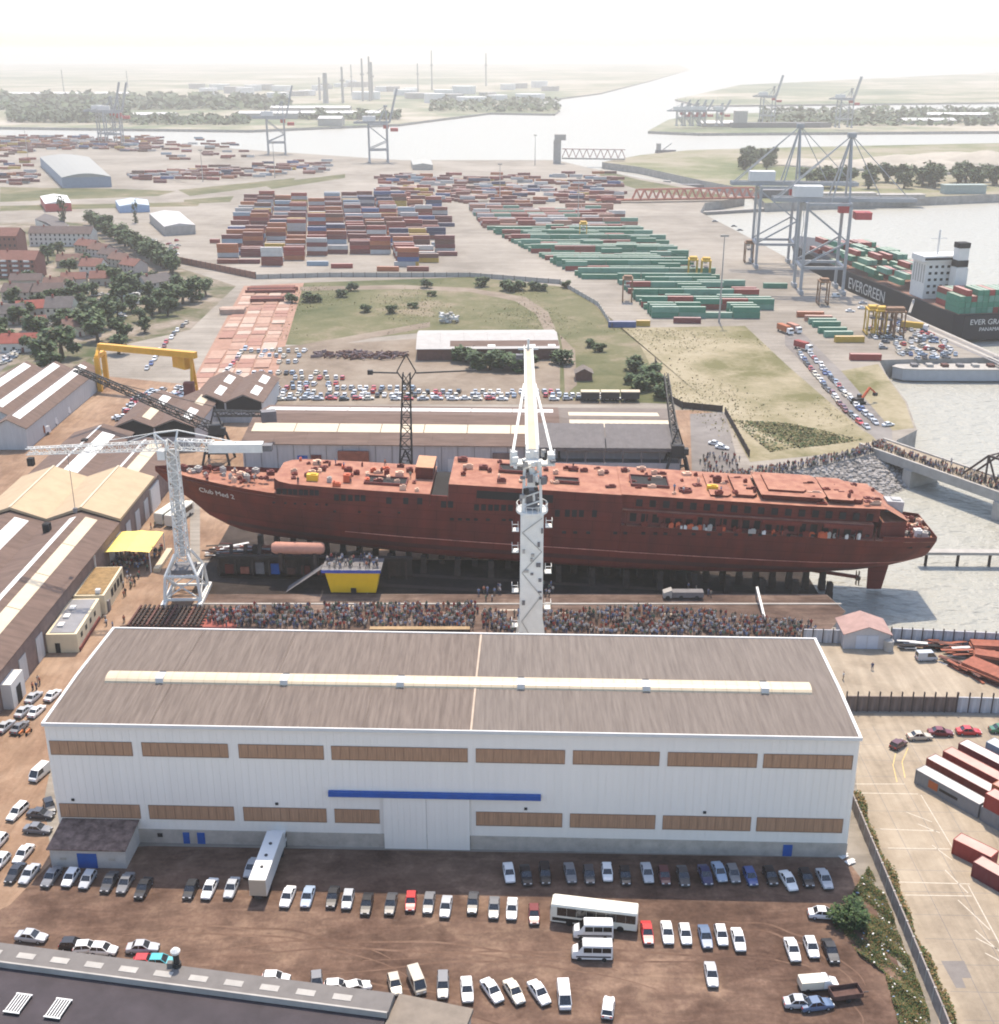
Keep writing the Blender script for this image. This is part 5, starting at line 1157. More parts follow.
for (px, py) in ((85, 443), (31, 462), (47, 528)): x, y = G(px, py, 10); MB().box(x - .8, y - .8, 9, x + .8, y + .8, 11.2).build('roof_vent', m_dark, hb_)
# far-left hall A
ha = thing('pale_hall', 'twin bay hall with white rooflights and pale blue walls, far left', 'hall', (0, 0, 0))
gable(ha, -155.6, -145.2, 352, 425, 7, 9.7); gable(ha, -166, -155.65, 366, 425, 7, 9.7); gable(ha, -177, -166.05, 366, 425, 7, 9.7)
strip(ha, -145.2, -150.4, 7, 9.7, .55, .98, 356, 421, m_wst); strip(ha, -155.6, -160.8, 7, 9.7, .55, .98, 369, 423, m_wst); strip(ha, -166, -171.4, 7, 9.7, .55, .98, 369, 423, m_wst)
# C and E sheds
def twin(nm, label, xs, y0, y1, ez, rz_, st):
    r = thing(nm, label, 'shed', (0, 0, 0))
    for i in range(len(xs) - 1):
        gable(r, xs[i] + .03, xs[i + 1] - .03, y0, y1, ez, rz_)
        xm = (xs[i] + xs[i + 1]) / 2
        b = MB().add([(xs[i] + .3, y0 - .03, ez * .55), (xs[i + 1] - .3, y0 - .03, ez * .55), (xs[i + 1] - .3, y0 - .03, ez - .1), (xm, y0 - .03, rz_ - .4), (xs[i] + .3, y0 - .03, ez - .1)], [(0, 1, 2, 3, 4)]); b.build('dark_gable', m_dark, r)
        strip(r, xs[i + 1], xm, ez, rz_, .35, .75, y0 + 4, y0 + (y1 - y0) * .45, st[i], n=1); strip(r, xs[i + 1], xm, ez, rz_, .35, .75, y0 + (y1 - y0) * .6, y1 - 3, st[-1 - i], n=1)
    return r
twin('gabled_shed', 'pair of brown gabled sheds with dark open gable ends beyond the hall', [-118.4, -106, -93.4], 353, 386, 7, 9.6, (m_cst, m_wst))
twin('gabled_workshop', 'brown gabled workshops with white rooflights behind the black crane', [-101.8, -90.2, -78], 381, 412, 7, 9.6, (m_wst, m_wst))
# long shed behind the ship
dl = thing('long_shed', 'long brown roofed shed with cream and white rooflights behind the ship', 'shed', (-75, 333.5, 0), R(-1.9))
gable(dl, 0, 92, 0, 40, 8, 11.2, axis='x'); strip(dl, 0, 20, 8, 11.2, .38, .66, 1, 91, m_cst, axis='x', n=7); strip(dl, 40, 20, 8, 11.2, .25, .62, 1, 91, m_wst, axis='x', n=7)
for i in range(19): MB().box(4.8 * i + .5, -.14, .2, 4.8 * i + .62, -.02, 7.6).build('wall_post', m_gr, dl)
for a, c_, h_, mm in ((28, 37, 6.2, m_rust), (60, 63.4, 4, m_trim), (16, 19, 4.5, m_blue), (20, 23, 4.8, m_deckd), (73, 78, 6, m_shb), (52, 57, 3.2, m_wst)): MB().box(a, -.3 - (.9 if h_ == 6.2 else 0), .03, c_, -.15, h_).build('door', mm, dl)
de = thing('end_shed', 'grey roofed shed with long dark raised roof boxes at the right of the long shed', 'shed', (17.6, 330, 0), R(-1.5))
gable(de, 0, 35, 0, 40, 8, 10.8, axis='x', mr=m_rf2); strip(de, 0, 20, 8, 10.8, .66, .92, 3, 33, m_cst, axis='x', n=1); strip(de, 40, 20, 8, 10.8, .45, .8, 3, 31, m_cst, axis='x', n=1)
m_dk = M('dark corrugated roof', (.14, .125, .12), .8, .15, .5)
for a, c_ in ((-9, 12.6), (12.9, 34)):
    b = MB(); n = int((c_ - a) / .9); P = []
    for i in range(n + 1): P += [(a + (c_ - a) * i / n, -5.5, 9.6 + (.08 if i % 2 else 0)), (a + (c_ - a) * i / n, 6, 13.4 + (.08 if i % 2 else 0))]
    b.add(P, [(2 * i, 2 * i + 2, 2 * i + 3, 2 * i + 1) for i in range(n)]); b.box(a, -5.4, 8.6, c_, 5.8, 9.5); b.build('raised_roof', m_dk, de)
MB().box(-9, -5, 0, 34, -4.6, 5).build('screen_wall', m_shw, de); MB().box(-9, -4.5, 4.2, 34, 0, 4.6).build('gallery_deck', m_gr, de)
for i in range(9): MB().box(-9 + 5.3 * i, -5, 5.0, -8.6 + 5.3 * i, -4.6, 8.7).build('post', m_gr, de)
# field shed with white roof
fs = thing('field_shed', 'long low shed with white roof and brown walls among bushes', 'shed', (-32.6, 466, 0), R(1.5))
gable(fs, 0, 56, 0, 33, 4.6, 7.2, axis='x', mr=M('white painted roof', (.37, .35, .325), .7, .1, .3), wall=m_rust2)
MB().add([(13, -.6, 4.66), (56.4, -.6, 4.66), (56.4, 8, 6.1), (13, 8, 6.1)], [(0, 1, 2, 3)]).build('brown_roof_patch', m_rf, fs)
for a in (28, 44, 52): MB().add([(a, 1.5, 5.14), (a + 3, 1.5, 5.14), (a + 3, 3.5, 5.48), (a, 3.5, 5.48)], [(0, 1, 2, 3)]).build('rooflight', m_wst, fs)
# offices and canopy
of = thing('office_building', 'cream flat roofed office with grey roof and three rooflights by the hall', 'office', (-92.2, 218.5, 0), R(2))
MB().box(0, 0, 0, 6.2, 17, 4.2).build('wall', M('cream painted render', (.66, .56, .38), .8, .06), of); MB().box(.6, .6, 4.2, 5.6, 16.4, 4.32).build('roof', M('grey felt roof', (.24, .235, .24), .9, .1), of); MB().box(-1.6, .4, 0, -.02, 15, 3.6).build('annex', m_cst, of)
for i in range(3): MB().box(1.4, 3 + i * 4, 4.33, 2.6, 4.8 + i * 4, 4.7).build('rooflight', m_trim, of)
for i in range(4): MB().box(6.2, 2.5 + i * 3.2, 2.2, 6.26, 3.6 + i * 3.2, 3.2).build('window', m_dark, of)
MB().box(1.6, -.08, .02, 2.6, -.01, 2.2).build('door', m_dark, of); MB().box(6.22, .4, .1, 6.5, 15, .9).build('red_skirting', m_deckd, of)
of2 = thing('canteen_building', 'cream building with brown gravel roof between office and yellow canopy', 'office', (-92.4, 236.2, 0), R(2))
MB().box(0, 0, 0, 6.6, 15.5, 4.6).build('wall', MATS['cream painted render'], of2); MB().box(.5, .5, 4.6, 6.1, 15, 4.75).build('roof', M('brown gravel roof', (.25, .16, .07), .95, .3, 1.), of2); MB().box(4.6, .6, 4.75, 5.6, 1.6, 5.6).build('chimney', m_trim, of2)
for i in range(4): MB().box(6.6, 5 + i * 2.5, 1.8, 6.66, 6.6 + i * 2.5, 3.6).build('window', m_dark, of2)
MB().box(6.62, 1.2, .02, 7.0, 2.6, 2.6).build('door', m_gr, of2)
MB().bar((.5, 15.6, 4.6), (.5, 15.6, 7.8), .3).bar((-1.5, 16, 0), (-1.5, 16, 8), .3).build('pipe', m_trim, of2)
cn = thing('canopy', 'yellow fabric canopy on posts shading a crowd beside the hall', 'canopy', (-92.8, 258.5, 0), 0)
b = MB(); P = []
for j in range(5):
    for i in range(7): P.append((i * 1.8, j * 3.2 + .3, 5.2 + .35 * (1 - abs(i - 3) / 3) + (.12 if i % 2 else 0)))
b.add(P, [(j * 7 + i, j * 7 + i + 1, j * 7 + i + 8, j * 7 + i + 7) for j in range(4) for i in range(6)]); b.build('cloth', M('lemon canopy cloth', (.80, .60, .16), .7, .05), cn)
for i, (xx, yy) in enumerate(((.1, .4), (10.7, .4), (.1, 13), (10.7, 13))): MB().bar((xx, yy, 0), (xx, yy, 5.2), .2).build('post', m_trim, cn)
MB().box(11.2, .5, .0, 12.6, 13, 1.0).build('side_stand', m_cst, cn)
for i, (px, py, h_) in enumerate(((170, 518, 67), (180, 520, 67))):
    x, y = G(px, py); coach('coach', x, y, R(h_ + 8), ('white coach parked between the hall and the bow, left one', 'white coach parked behind the white crane tower, right one')[i], 11.5, False, 'coaches by the bow')

# ================================================================ PEOPLE
SHIRT = [M('cloth %d' % i, tuple(.75 * q for q in c), .9, .05) for i, c in enumerate(((.65, .63, .6), (.55, .5, .42), (.10, .12, .20), (.20, .26, .40), (.40, .06, .05), (.04, .04, .045), (.30, .26, .2), (.5, .18, .1), (.12, .2, .14), (.62, .6, .58)))]
TROU = [M('trousers %d' % i, c, .9, .05) for i, c in enumerate(((.03, .035, .06), (.05, .05, .055), (.16, .13, .1), (.08, .1, .16)))]
m_skin = M('skin', (.42, .24, .17), .7, .06); m_hair = M('hair', (.05, .035, .025), .8)
def person_mesh(pose):
    a, l, bend = pose
    V = [(0, 0, .98), (0, .0, 1.2), (0, bend * .4, 1.42), (0, bend * .6, 1.52), (0, bend * .8, 1.62), (0, bend * .8 + .01, 1.73),
         (-.19, bend * .4, 1.42), (-.25, a[0] * .3 + bend * .3, 1.14), (-.24, a[0], .9 + abs(a[0]) * .3), (.19, bend * .4, 1.42), (.25, a[1] * .3 + bend * .3, 1.14), (.24, a[1], .9 + abs(a[1]) * .3),
         (-.1, 0, .9), (-.11, l * .5, .5), (-.11, l * .8, .08), (-.12, l * .8 + .14, .04), (.1, 0, .9), (.11, -l * .5, .5), (.11, -l * .9, .08), (.12, -l * .9 + .14, .04)]
    E_ = [(0, 1), (1, 2), (2, 3), (3, 4), (4, 5), (2, 6), (6, 7), (7, 8), (2, 9), (9, 10), (10, 11), (0, 12), (12, 13), (13, 14), (14, 15), (0, 16), (16, 17), (17, 18), (18, 19)]
    rad = [.15, .15, .16, .06, .11, .09, .075, .05, .045, .075, .05, .045, .095, .065, .05, .045, .095, .065, .05, .045]
    me = bpy.data.meshes.new('person'); me.from_pydata(V, E_, []); o = bpy.data.objects.new('person', me); COL.objects.link(o)
    o.modifiers.new('skin', 'SKIN')
    for i, sv in enumerate(me.skin_vertices[0].data): sv.radius = (rad[i], rad[i]); sv.use_root = (i == 0)
    dg = bpy.context.evaluated_depsgraph_get(); dg.update()
    out = bpy.data.meshes.new_from_object(o.evaluated_get(dg)); bpy.data.objects.remove(o)
    out.materials.clear()
    for m in (SHIRT[0], TROU[0], m_skin, m_hair): out.materials.append(m)
    for p in out.polygons:
        c = p.center
        p.material_index = 1 if c.z < .97 and abs(c.x) < .21 else 3 if c.z > 1.7 or (c.z > 1.58 and c.y < -.03) else 2 if c.z > 1.5 or (abs(c.x) > .2 and c.z < 1.1) else 0
        p.use_smooth = True
    out.name = 'person'
    return out
PMS = [person_mesh(p) for p in (((0, .02), .05, 0), ((.22, -.2), .28, .04), ((.1, .3), .08, .02), ((-.15, .18), -.22, .03))]
PDAT = [([tuple(v.co) for v in m.vertices], [tuple(p.vertices) for p in m.polygons], [p.material_index for p in m.polygons]) for m in PMS]
COLN = {0: 'white', 1: 'beige', 2: 'navy', 3: 'blue', 4: 'red', 5: 'black', 6: 'brown', 7: 'orange', 8: 'green', 9: 'pale'}
def person(x, y, z, label, group, si=None, rz=None, pose=None):
    o = obj('person', PMS[random.randrange(4) if pose is None else pose], None, (x, y, z), rnd(0, 6.28) if rz is None else rz)
    si = random.randrange(10) if si is None else si
    for k, m in ((0, SHIRT[si]), (1, random.choice(TROU))):
        o.material_slots[k].link = 'OBJECT'; o.material_slots[k].material = m
    s = rnd(.93, 1.06); o.scale = (s, s, s)
    return tag(o, label, 'person', group)
def crowd(name, pts, label, rzf=lambda: rnd(-.6, .6)):
    m = MB(); mats = SHIRT + TROU + [m_skin, m_hair]; nS = len(SHIRT)
    for (x, y, z) in pts:
        V, Fc, MI = PDAT[random.randrange(4)]; a = rzf(); ca, sa = cos(a), sin(a); si = random.randrange(nS); ti = nS + random.randrange(len(TROU)); s = rnd(.93, 1.06)
        o = len(m.v); m.v += [(x + (p[0] * ca - p[1] * sa) * s, y + (p[0] * sa + p[1] * ca) * s, z + p[2] * s) for p in V]
        mp = (si, ti, nS + len(TROU), nS + len(TROU) + 1)
        for f, k in zip(Fc, MI): m.f.append(tuple(i + o for i in f)); m.m.append(mp[k])
    ob = m.build(name, mats); ob['kind'] = 'stuff'; ob['label'] = label
    return ob
def scatter(poly, n, dmin=.55, z=.03, dens=None):
    xs = [p[0] for p in poly]; ys = [p[1] for p in poly]; out = []; grid = set(); t = 0
    while len(out) < n and t < n * 40:
        t += 1; p = (rnd(min(xs), max(xs)), rnd(min(ys), max(ys)))
        if not inside(p, poly) or (dens and random.random() > dens(p)): continue
        k = (int(p[0] / dmin), int(p[1] / dmin))
        if k in grid: continue
        grid.add(k); out.append((p[0], p[1], z))
    return out
random.seed(5)
_dn = lambda p: .35 + .65 * max(0, sin(p[0] * .35) * sin(p[1] * .5 + p[0] * .11) + .45)
cA = scatter(GP([(214, 612), (330, 608), (468, 607), (478, 612), (474, 629), (300, 630), (205, 626)]), 560, dens=_dn)
cB = scatter(GP([(482, 614), (560, 615), (640, 610), (720, 616), (815, 626), (815, 640), (690, 638), (482, 633)]), 760, dens=_dn)
near = sorted(cA + cB, key=lambda p: p[1] + rnd(-1, 1))
ind = near[::9][:125]; s_ind = set(ind)
for p in ind: person(p[0], p[1], p[2], 'spectator standing in the dense crowd between the shed and the slip', 'spectators in the dense crowd', rz=rnd(-.6, .6))
cC = scatter(GP([(205, 626), (212, 608), (476, 606), (476, 630)]), 160); cC += scatter(GP([(482, 622), (815, 630), (815, 640), (482, 634)]), 140)
crowd('crowd', [p for p in near if p not in s_ind] + cC, 'dense crowd of spectators along the slipway behind the white shed')
# loose groups in the left yard
GRP = [((30, 682), 7, 'by the white porch'), ((108, 655), 12, 'at the end of the cream office'), ((125, 652), 14, 'below the cream office'), ((85, 625), 7, 'along the office wall'), ((118, 592), 16, 'in front of the canteen'), ((128, 583), 14, 'near the yellow canopy'), ((150, 555), 8, 'walking past the yellow canopy'), ((112, 625), 4, 'beside the shed roof corner'), ((163, 525), 6, 'near the coaches'), ((700, 592), 4, 'on the slip edge below the hull'), ((545, 590), 10, 'by the column crane foot'), ((490, 596), 12, 'left of the column crane')]
for (px, py), n, where in GRP:
    x, y = G(px, py)
    for i in range(n):
        si = random.randrange(10)
        person(x + rnd(-1, 1) * 2.6, y + rnd(-1, 1) * 3.4, .05, 'person in %s top in the loose group %s' % (COLN[si], where), 'loose group %s' % where, si)
x, y = G(872, 670); person(x, y, .04, 'lone person in dark clothes in the middle of the waterside yard', 'lone walkers', 2)
x, y = G(843, 680); person(x, y, .04, 'lone person in pale top near the fence of the waterside yard', 'lone walkers', 0)
crowd('crowd', scatter([(-92.5, 259), (-82.5, 259), (-82.5, 271), (-92.5, 271)], 90), 'crowd standing in the shade under the yellow canopy')
# seated stand and dark plate rack by the crane
x, y = G(165, 627); rk = thing('steel_rack', 'dark rack of steel bars on the ground behind the shed corner', 'rack', (x, y, .02), R(-1))
for i in range(16): MB().box(-8 + i * 1.0, -.5, .3 + .1 * (i % 3), -7.6 + i * 1.0, 9.4, .7 + .1 * (i % 3)).build('bar', m_wood if i % 4 else m_rust2, rk)
for i in range(7): MB().box(-8.2, i * 1.4, .02, 8, i * 1.4 + .3, .3).build('bearer', m_rust2, rk)
struct('red_carpet', MB().sheet(GP([(196, 628), (205, 609), (240, 608), (236, 629)]), .035), M('red matting', (.28, .08, .06), .9, .15))
for a, c_, n in (((370, 631), (470, 632), 'A'),):
    p, q = G(*a), G(*c_); o = thing('timber_stand', 'long timber edged platform under the front of the crowd', 'platform', (p[0], p[1], 0)); MB().box(0, -1.2, .04, q[0] - p[0], .4, .9).build('deck', M('tan planks', (.32, .22, .12), .9, .2), o); MB().box(-.05, -1.3, .3, q[0] - p[0] + .05, -1.2, 1.0).build('fascia', m_wood, o)
# kerb lines along the slip and barrier
struct('kerb', MB().box(-68, 241.4, .0, 76, 242.0, .16), m_conc)
for (a, c_) in (((500, 610), (520, 610)), ((555, 613), (575, 613)), ((600, 613), (625, 613)), ((660, 614), (680, 614)), ((360, 606), (330, 606))): line(a, c_, .5, m_line, .03)
p = G(765, 622); q = G(756, 598); gw = thing('gangway', 'white sloping gangway beam rising beside the crowd', 'gangway', (0, 0, 0)); MB().bar((p[0], p[1], .3), (q[0], q[1], 2.6), .5).build('beam', m_trim, gw); MB().bar((q[0], q[1], 0), (q[0], q[1], 2.6), .3).build('post', m_gr, gw)
x, y = G(676, 598); v_ = thing('mobile_compressor', 'dark machine with pale cab on the slip edge below the hull', 'machine', (x, y, .02), 0)
MB().box(-1, -1, .5, 6, 1, 1.8).build('body', m_gr, v_); MB().loft([[(-3, -1, .4), (-3, -1, 1.6), (-3, 1, 1.6), (-3, 1, .4)], [(-1.1, -1, .4), (-1.1, -1, 2.3), (-1.1, 1, 2.3), (-1.1, 1, .4)]]).build('cab', m_conc, v_)
for xx in (-2, 1, 4.5): MB().ycyl((xx, -.9, .5), .5, .4, 10).build('wheel', m_tyre, v_)
# people on the ship and the tribune (children of nothing: they stand on it)
def on_ship(lx, ly, lz):
    x, y, z = Matrix.LocRotScale(SHIP.location, SHIP.rotation_euler, None) @ Vector((lx, ly, lz)); return x, y, z
for i in range(26):
    lx, ly, lz, w_ = random.choice(((rnd(-86, -64), rnd(-3, 3), 18.1, 'on the foredeck'), (rnd(-58, -28), rnd(-9, 9), 20.82, 'on the forward deckhouse'), (rnd(87, 92), rnd(-6, 6), 16.16, 'on the stern deck'), (rnd(-8, 44), rnd(-8.5, 8.5), 23.78, 'on the upper deck')))
    x, y, z = on_ship(lx, ly, lz); si = random.randrange(10); person(x, y, z, 'worker in %s top standing %s of the red ship' % (COLN[si], w_), 'people %s' % w_, si)
x, y = G(354, 593)
for i in range(40): si = random.randrange(10); person(x + rnd(-6.5, 6), y + rnd(-.6, 5.6), 5.98, 'guest in %s top on the yellow draped tribune' % COLN[si], 'guests on the tribune', si)

# ================================================================ RIGHT BANK, BRIDGE, QUAY ROAD
ICO = [(0, 0, 1)] + [(.894 * cos(2 * pi * i / 5), .894 * sin(2 * pi * i / 5), .447) for i in range(5)] + [(.894 * cos(2 * pi * i / 5 + pi / 5), .894 * sin(2 * pi * i / 5 + pi / 5), -.447) for i in range(5)] + [(0, 0, -1)]
ICOF = [(0, 1 + i, 1 + (i + 1) % 5) for i in range(5)] + [(1 + i, 6 + i, 1 + (i + 1) % 5) for i in range(5)] + [(1 + (i + 1) % 5, 6 + i, 6 + (i + 1) % 5) for i in range(5)] + [(11, 6 + (i + 1) % 5, 6 + i) for i in range(5)]
rk_ = MB()
BK = [G(a, b_) for a, b_ in ((700, 478), (735, 482), (800, 472), (860, 460), (893, 448))]
bm = MB(); TOP = []; BOT = []
for i, p in enumerate(BK):
    TOP.append((p[0] - 2, p[1] + 3, .05)); BOT.append((p[0] + 6, p[1] - 13, -7.6))
bm.add(TOP + BOT, [(i, i + 1, 6 + i, 5 + i) for i in range(4)]); m_rock = M('grey riprap stone', (.34, .315, .29), .95, .25, .4, world=True); m_rock2 = M('dark riprap stone', (.20, .185, .17), .95, .25, .4, world=True)
struct('bank', bm, m_rock2)
for i in range(2600):
    k = random.randrange(4); f = random.random(); g = random.random()
    p = [TOP[k][j] + (TOP[k + 1][j] - TOP[k][j]) * f for j in range(3)]; q = [BOT[k][j] + (BOT[k + 1][j] - BOT[k][j]) * f for j in range(3)]
    c_ = [p[j] + (q[j] - p[j]) * g for j in range(3)]; s = rnd(.3, .85); sx, sy, sz = s * rnd(.7, 1.3), s * rnd(.7, 1.3), s * rnd(.6, 1)
    rk_.add([(c_[0] + v[0] * sx * rnd(.8, 1.2), c_[1] + v[1] * sy * rnd(.8, 1.2), c_[2] + v[2] * sz) for v in ICO], ICOF, random.randrange(2))
ob = rk_.build('riprap', [m_rock, m_rock2]); ob['kind'] = 'stuff'; ob['label'] = 'grey boulders of the riprap bank below the spectators'
pts = []
for i in range(330):
    k = random.randrange(1, 4); f = random.random(); p = [TOP[k][j] + (TOP[k + 1][j] - TOP[k][j]) * f for j in range(2)]; pts.append((p[0] + rnd(-1.6, 1.2), p[1] + rnd(-2.4, 2.6), .05))
for i in range(60): p = G(rnd(700, 740), rnd(455, 480)); pts.append((p[0], p[1], .05))
crowd('crowd', pts, 'line of spectators along the top of the riprap bank', lambda: rnd(2.4, 4))
# bridge / jetty
bd = (20.3, -34.2); bl = hypot(*bd); bd = (bd[0] / bl, bd[1] / bl); bo = (119.5, 353); ba = atan2(bd[1], bd[0])
br = thing('jetty_bridge', 'concrete jetty bridge crossing the dock water with a dark truss, right', 'bridge', (bo[0], bo[1], 0), ba)
MB().box(-6, -5, -.3, 110, 5, .7).build('deck', m_apron, br)
for s in (-1, 1): MB().box(-6, s * 5 - .4 + s * .2, -1.8, 110, s * 5 + .4 + s * .2, 1.1).build('side_beam', m_conc, br)
for xx in (14, 46, 78): MB().box(xx - 1.5, -6.2, -9, xx + 1.5, 6.2, -1.8).build('pier', m_conc, br)
tm = MB()
for s in (-1, 1):
    yy = s * 3.2 + 1
    tm.bar((30, yy, 1), (38, yy, 9), .5); tm.bar((38, yy, 9), (78, yy, 9), .6)
    for k in range(5): tm.bar((38 + 8 * k, yy, 9), (42 + 8 * k, yy, 1), .4); tm.bar((42 + 8 * k, yy, 1), (46 + 8 * k, yy, 9), .4)
    tm.bar((38, yy, 9), (38, yy, 1), .4)
for k in range(6): tm.bar((38 + 8 * k, -2.2, 9), (38 + 8 * k, 4.2, 9), .35)
tm.build('truss', M('dark truss steel', (.06, .04, .035), .7, .2), br)
pts = []
for i in range(330):
    u = rnd(-4, 70); v = rnd(-4.5, -.5) if u < 15 or random.random() < .8 else rnd(-4.5, 4.5); pts.append((bo[0] + bd[0] * u + bd[1] * -v * -1 * -1, bo[1] + bd[1] * u + bd[0] * v, .72))
crowd('crowd', pts, 'spectators lining the jetty bridge', lambda: rnd(2.4, 4.5))
# thin jetty right behind the stern
jx = G(935, 551, -3); jt = thing('low_jetty', 'narrow pale jetty on piles running right behind the ship\'s stern', 'jetty', (jx[0] - 4, jx[1], 0), R(-1))
MB().box(0, -1.2, -3.6, 90, 1.2, -2.9).build('deck', m_conc, jt)
for i in range(12): MB().cyl((2 + i * 8, 0, -9), .4, 5.5, 8).build('pile', m_wood, jt)
# grey pontoon
po = thing('pontoon', 'long grey floating pontoon across the basin below the black container ship', 'pontoon', (156.5, 459, -6.4), R(-1))
MB().prism([(-1, 4.5), (2, 1), (8, 0), (62, 0), (62, 9), (8, 9), (2, 8)], 0, 4.4).build('hull', M('light grey hull paint', (.36, .37, .38), .6, .08), po)
MB().prism([(-1.4, 4.5), (1.7, .7), (8, -.3), (62.2, -.3), (62.2, 9.3), (8, 9.3), (1.7, 8.3)], 4.42, 4.75).build('rim', m_conc, po)
for i in range(9): MB().box(6 + i * 6, 3, 4.76, 8.5 + i * 6, 6, 5.8).build('deck_box', (m_gr, m_conc, m_rust2)[i % 3], po)
# quay rails and ramp strips near the stern of the container ship
for k in range(4): struct('quay_rail', MB().sheet([(178 + k * 3.2, 560), (179.4 + k * 3.2, 560), (198 + k * 2.2, 456), (196.6 + k * 2.2, 456)], .03), m_conc if k % 2 else m_gr)
# excavator
x, y = G(858, 404); ex = thing('excavator', 'orange and black excavator working beside the quay road', 'excavator', (x, y, .05), R(25))
for s in (-1, 1): MB().box(-2.2, s * 1.2 - .35, 0, 2.2, s * 1.2 + .35, .9).build('track', m_tyre, ex)
MB().box(-2, -1.2, 1, 1.4, 1.2, 2.2).build('house', m_black, ex); MB().box(.2, .2, 2.2, 1.5, 1.2, 3.2).build('cab', m_cwin, ex)
MB().bar((1.2, -.3, 1.8), (4.2, -.3, 5.4), .7).build('boom', m_orng, ex); MB().bar((4.2, -.3, 5.4), (7, -.3, 3.2), .5).build('stick', m_orng, ex); MB().box(6.4, -.9, 2.2, 7.6, .4, 3.3).build('bucket', m_black, ex)
# quay road cars
def lerp(a, b_, f): return tuple(a[k] + (b_[k] - a[k]) * f for k in range(len(a)))
PAL = ['white', 'white', 'silver', 'white', 'red', 'grey', 'cream', 'white', 'black', 'silver', 'light blue', 'beige', 'dark red', 'charcoal', 'blue']
def carline(pts, n, what, group, jit=.5, types=('saloon', 'hatchback', 'hatchback', 'estate')):
    W = [G(*p) for p in pts]; Ls = [hypot(W[i + 1][0] - W[i][0], W[i + 1][1] - W[i][1]) for i in range(len(W) - 1)]; T = sum(Ls)
    for i in range(n):
        d = T * (i + .5) / n; k = 0
        while d > Ls[k] and k < len(Ls) - 1: d -= Ls[k]; k += 1
        p = lerp(W[k], W[k + 1], d / Ls[k]); a = atan2(W[k + 1][1] - W[k][1], W[k + 1][0] - W[k][0]); col = random.choice(PAL); t = random.choice(types)
        small_car(t, col, p[0] + rnd(-jit, jit), p[1] + rnd(-jit, jit), a + rnd(-.08, .08), '%s %s, %s from the far end %s' % (col, t, ordn(i + 1), what), group)
carline([(798, 352), (822, 384), (852, 418), (870, 430)], 24, 'of the quay road\'s left line', 'cars lined up on the quay road')
carline([(808, 352), (836, 384), (862, 412), (878, 426)], 20, 'of the quay road\'s middle line', 'cars lined up on the quay road')
carline([(820, 368), (842, 392), (868, 418)], 11, 'of the quay road\'s right line', 'cars lined up on the quay road')
x, y = G(888, 426); small_car('saloon', 'white', x, y, R(20), 'white saloon standing alone at the bridge end of the quay road', 'cars at the bridge end')
QP = GP([(864, 328), (905, 322), (950, 345), (958, 358), (915, 360), (882, 350)])
for i, p in enumerate(sorted(scatter(QP, 84, 4.4))): col = random.choice(PAL); t = random.choice(('saloon', 'hatchback')); small_car(t, col, p[0], p[1], rnd(-.5, .3) + (pi / 2 if i % 3 else 0), '%s %s in the quay car cluster, %s from the left' % (col, t, ordn(i + 1)), 'cars clustered on the quay')
for px, py, t, col in ((850, 312, 'saloon', 'white'), (862, 309, 'saloon', 'white'), (863, 304, 'saloon', 'silver'), (836, 297, 'van', 'white'), (734, 227, 'saloon', 'charcoal'), (740, 231, 'saloon', 'black'), (715, 222, 'saloon', 'grey')):
    x, y = G(px, py); small_car(t, col, x, y, rnd(-.3, .3), '%s %s on the open quay in front of the gantry cranes' % (col, t), 'cars on the open quay')

# ================================================================ MIDDLE GROUND: PLATE FIELD, CAR PARKS, STOCKS
random.seed(11)
pf = struct('plate_field', MB().sheet(GP([(180, 404), (268, 404), (304, 283), (244, 286)]), .046), M('rusty yard floor', (.30, .17, .12), .9, .2, .3, world=True))
MS = [M('red slab %d' % i, c, .85, .15, .5, world=True) for i, c in enumerate(((.36, .225, .165), (.31, .18, .13), (.40, .275, .21), (.29, .15, .11), (.42, .31, .245)))]
sm = MB().box(-2.9, -3.4, 0, 2.9, 3.4, .25).mesh('slab', MS[0])
for j in range(27):
    f = j / 26; y = 420 + f * 190; xl = -112.3 - f * 18; xr = -86 - f * 18
    for i in range(4):
        if random.random() < .1: continue
        x = xl + 3.4 + i * (xr - xl - 6) / 3.05; o = obj('slab', sm, pf, (x + rnd(-.2, .2), y + rnd(-.2, .2), .05 + rnd(0, .2)), R(5.2)); o.material_slots[0].link = 'OBJECT'; o.material_slots[0].material = random.choice(MS)
for k, (px, py, w_, l_, n, lab) in enumerate(((272, 288, 26, 14, 9, 'dark red steel sections stacked at the far end of the plate field'), (268, 298, 17, 8, 4, 'red brown steel sections stacked in front of the far stack'), (233, 310, 12, 9, 3, 'orange pink steel block on the plate field'))):
    x, y = G(px, py + 3); r = thing('steel_stack', lab, 'steel stack', (x, y, .05), R(5), 'stacks of steel sections')
    for i in range(n): MB().cbox((rnd(-.6, .6), -l_ / 2 + (i + .5) * l_ / n, .9 + rnd(-.2, .3)), (w_ * rnd(.85, 1), l_ / n * .8, 1.8 if k < 2 else 2.6), rnd(-.04, .04)).build('section', (m_deckd, m_rust, m_rust2)[i % 3] if k < 2 else MS[2], r)
for k, (px, py, L, lab) in enumerate(((340, 356, 20, 'rusty bar stock heap in the dusty field, left heap'), (380, 357, 20, 'rusty bar stock heap in the dusty field, right heap'))):
    x, y = G(px, py); r = MB()
    for i in range(90): r.cbox((rnd(-L / 2, L / 2), rnd(-5, 5), rnd(.2, 1.4)), (rnd(.3, 5), rnd(.2, .5), rnd(.3, 1.2)), rnd(0, 3), random.randrange(2))
    tag(r.build('stock_heap', [m_rust2, M('grey brown stock', (.20, .15, .15), .9, .2)], loc=(x, y, .04)), lab, 'scrap', 'bar stock heaps')
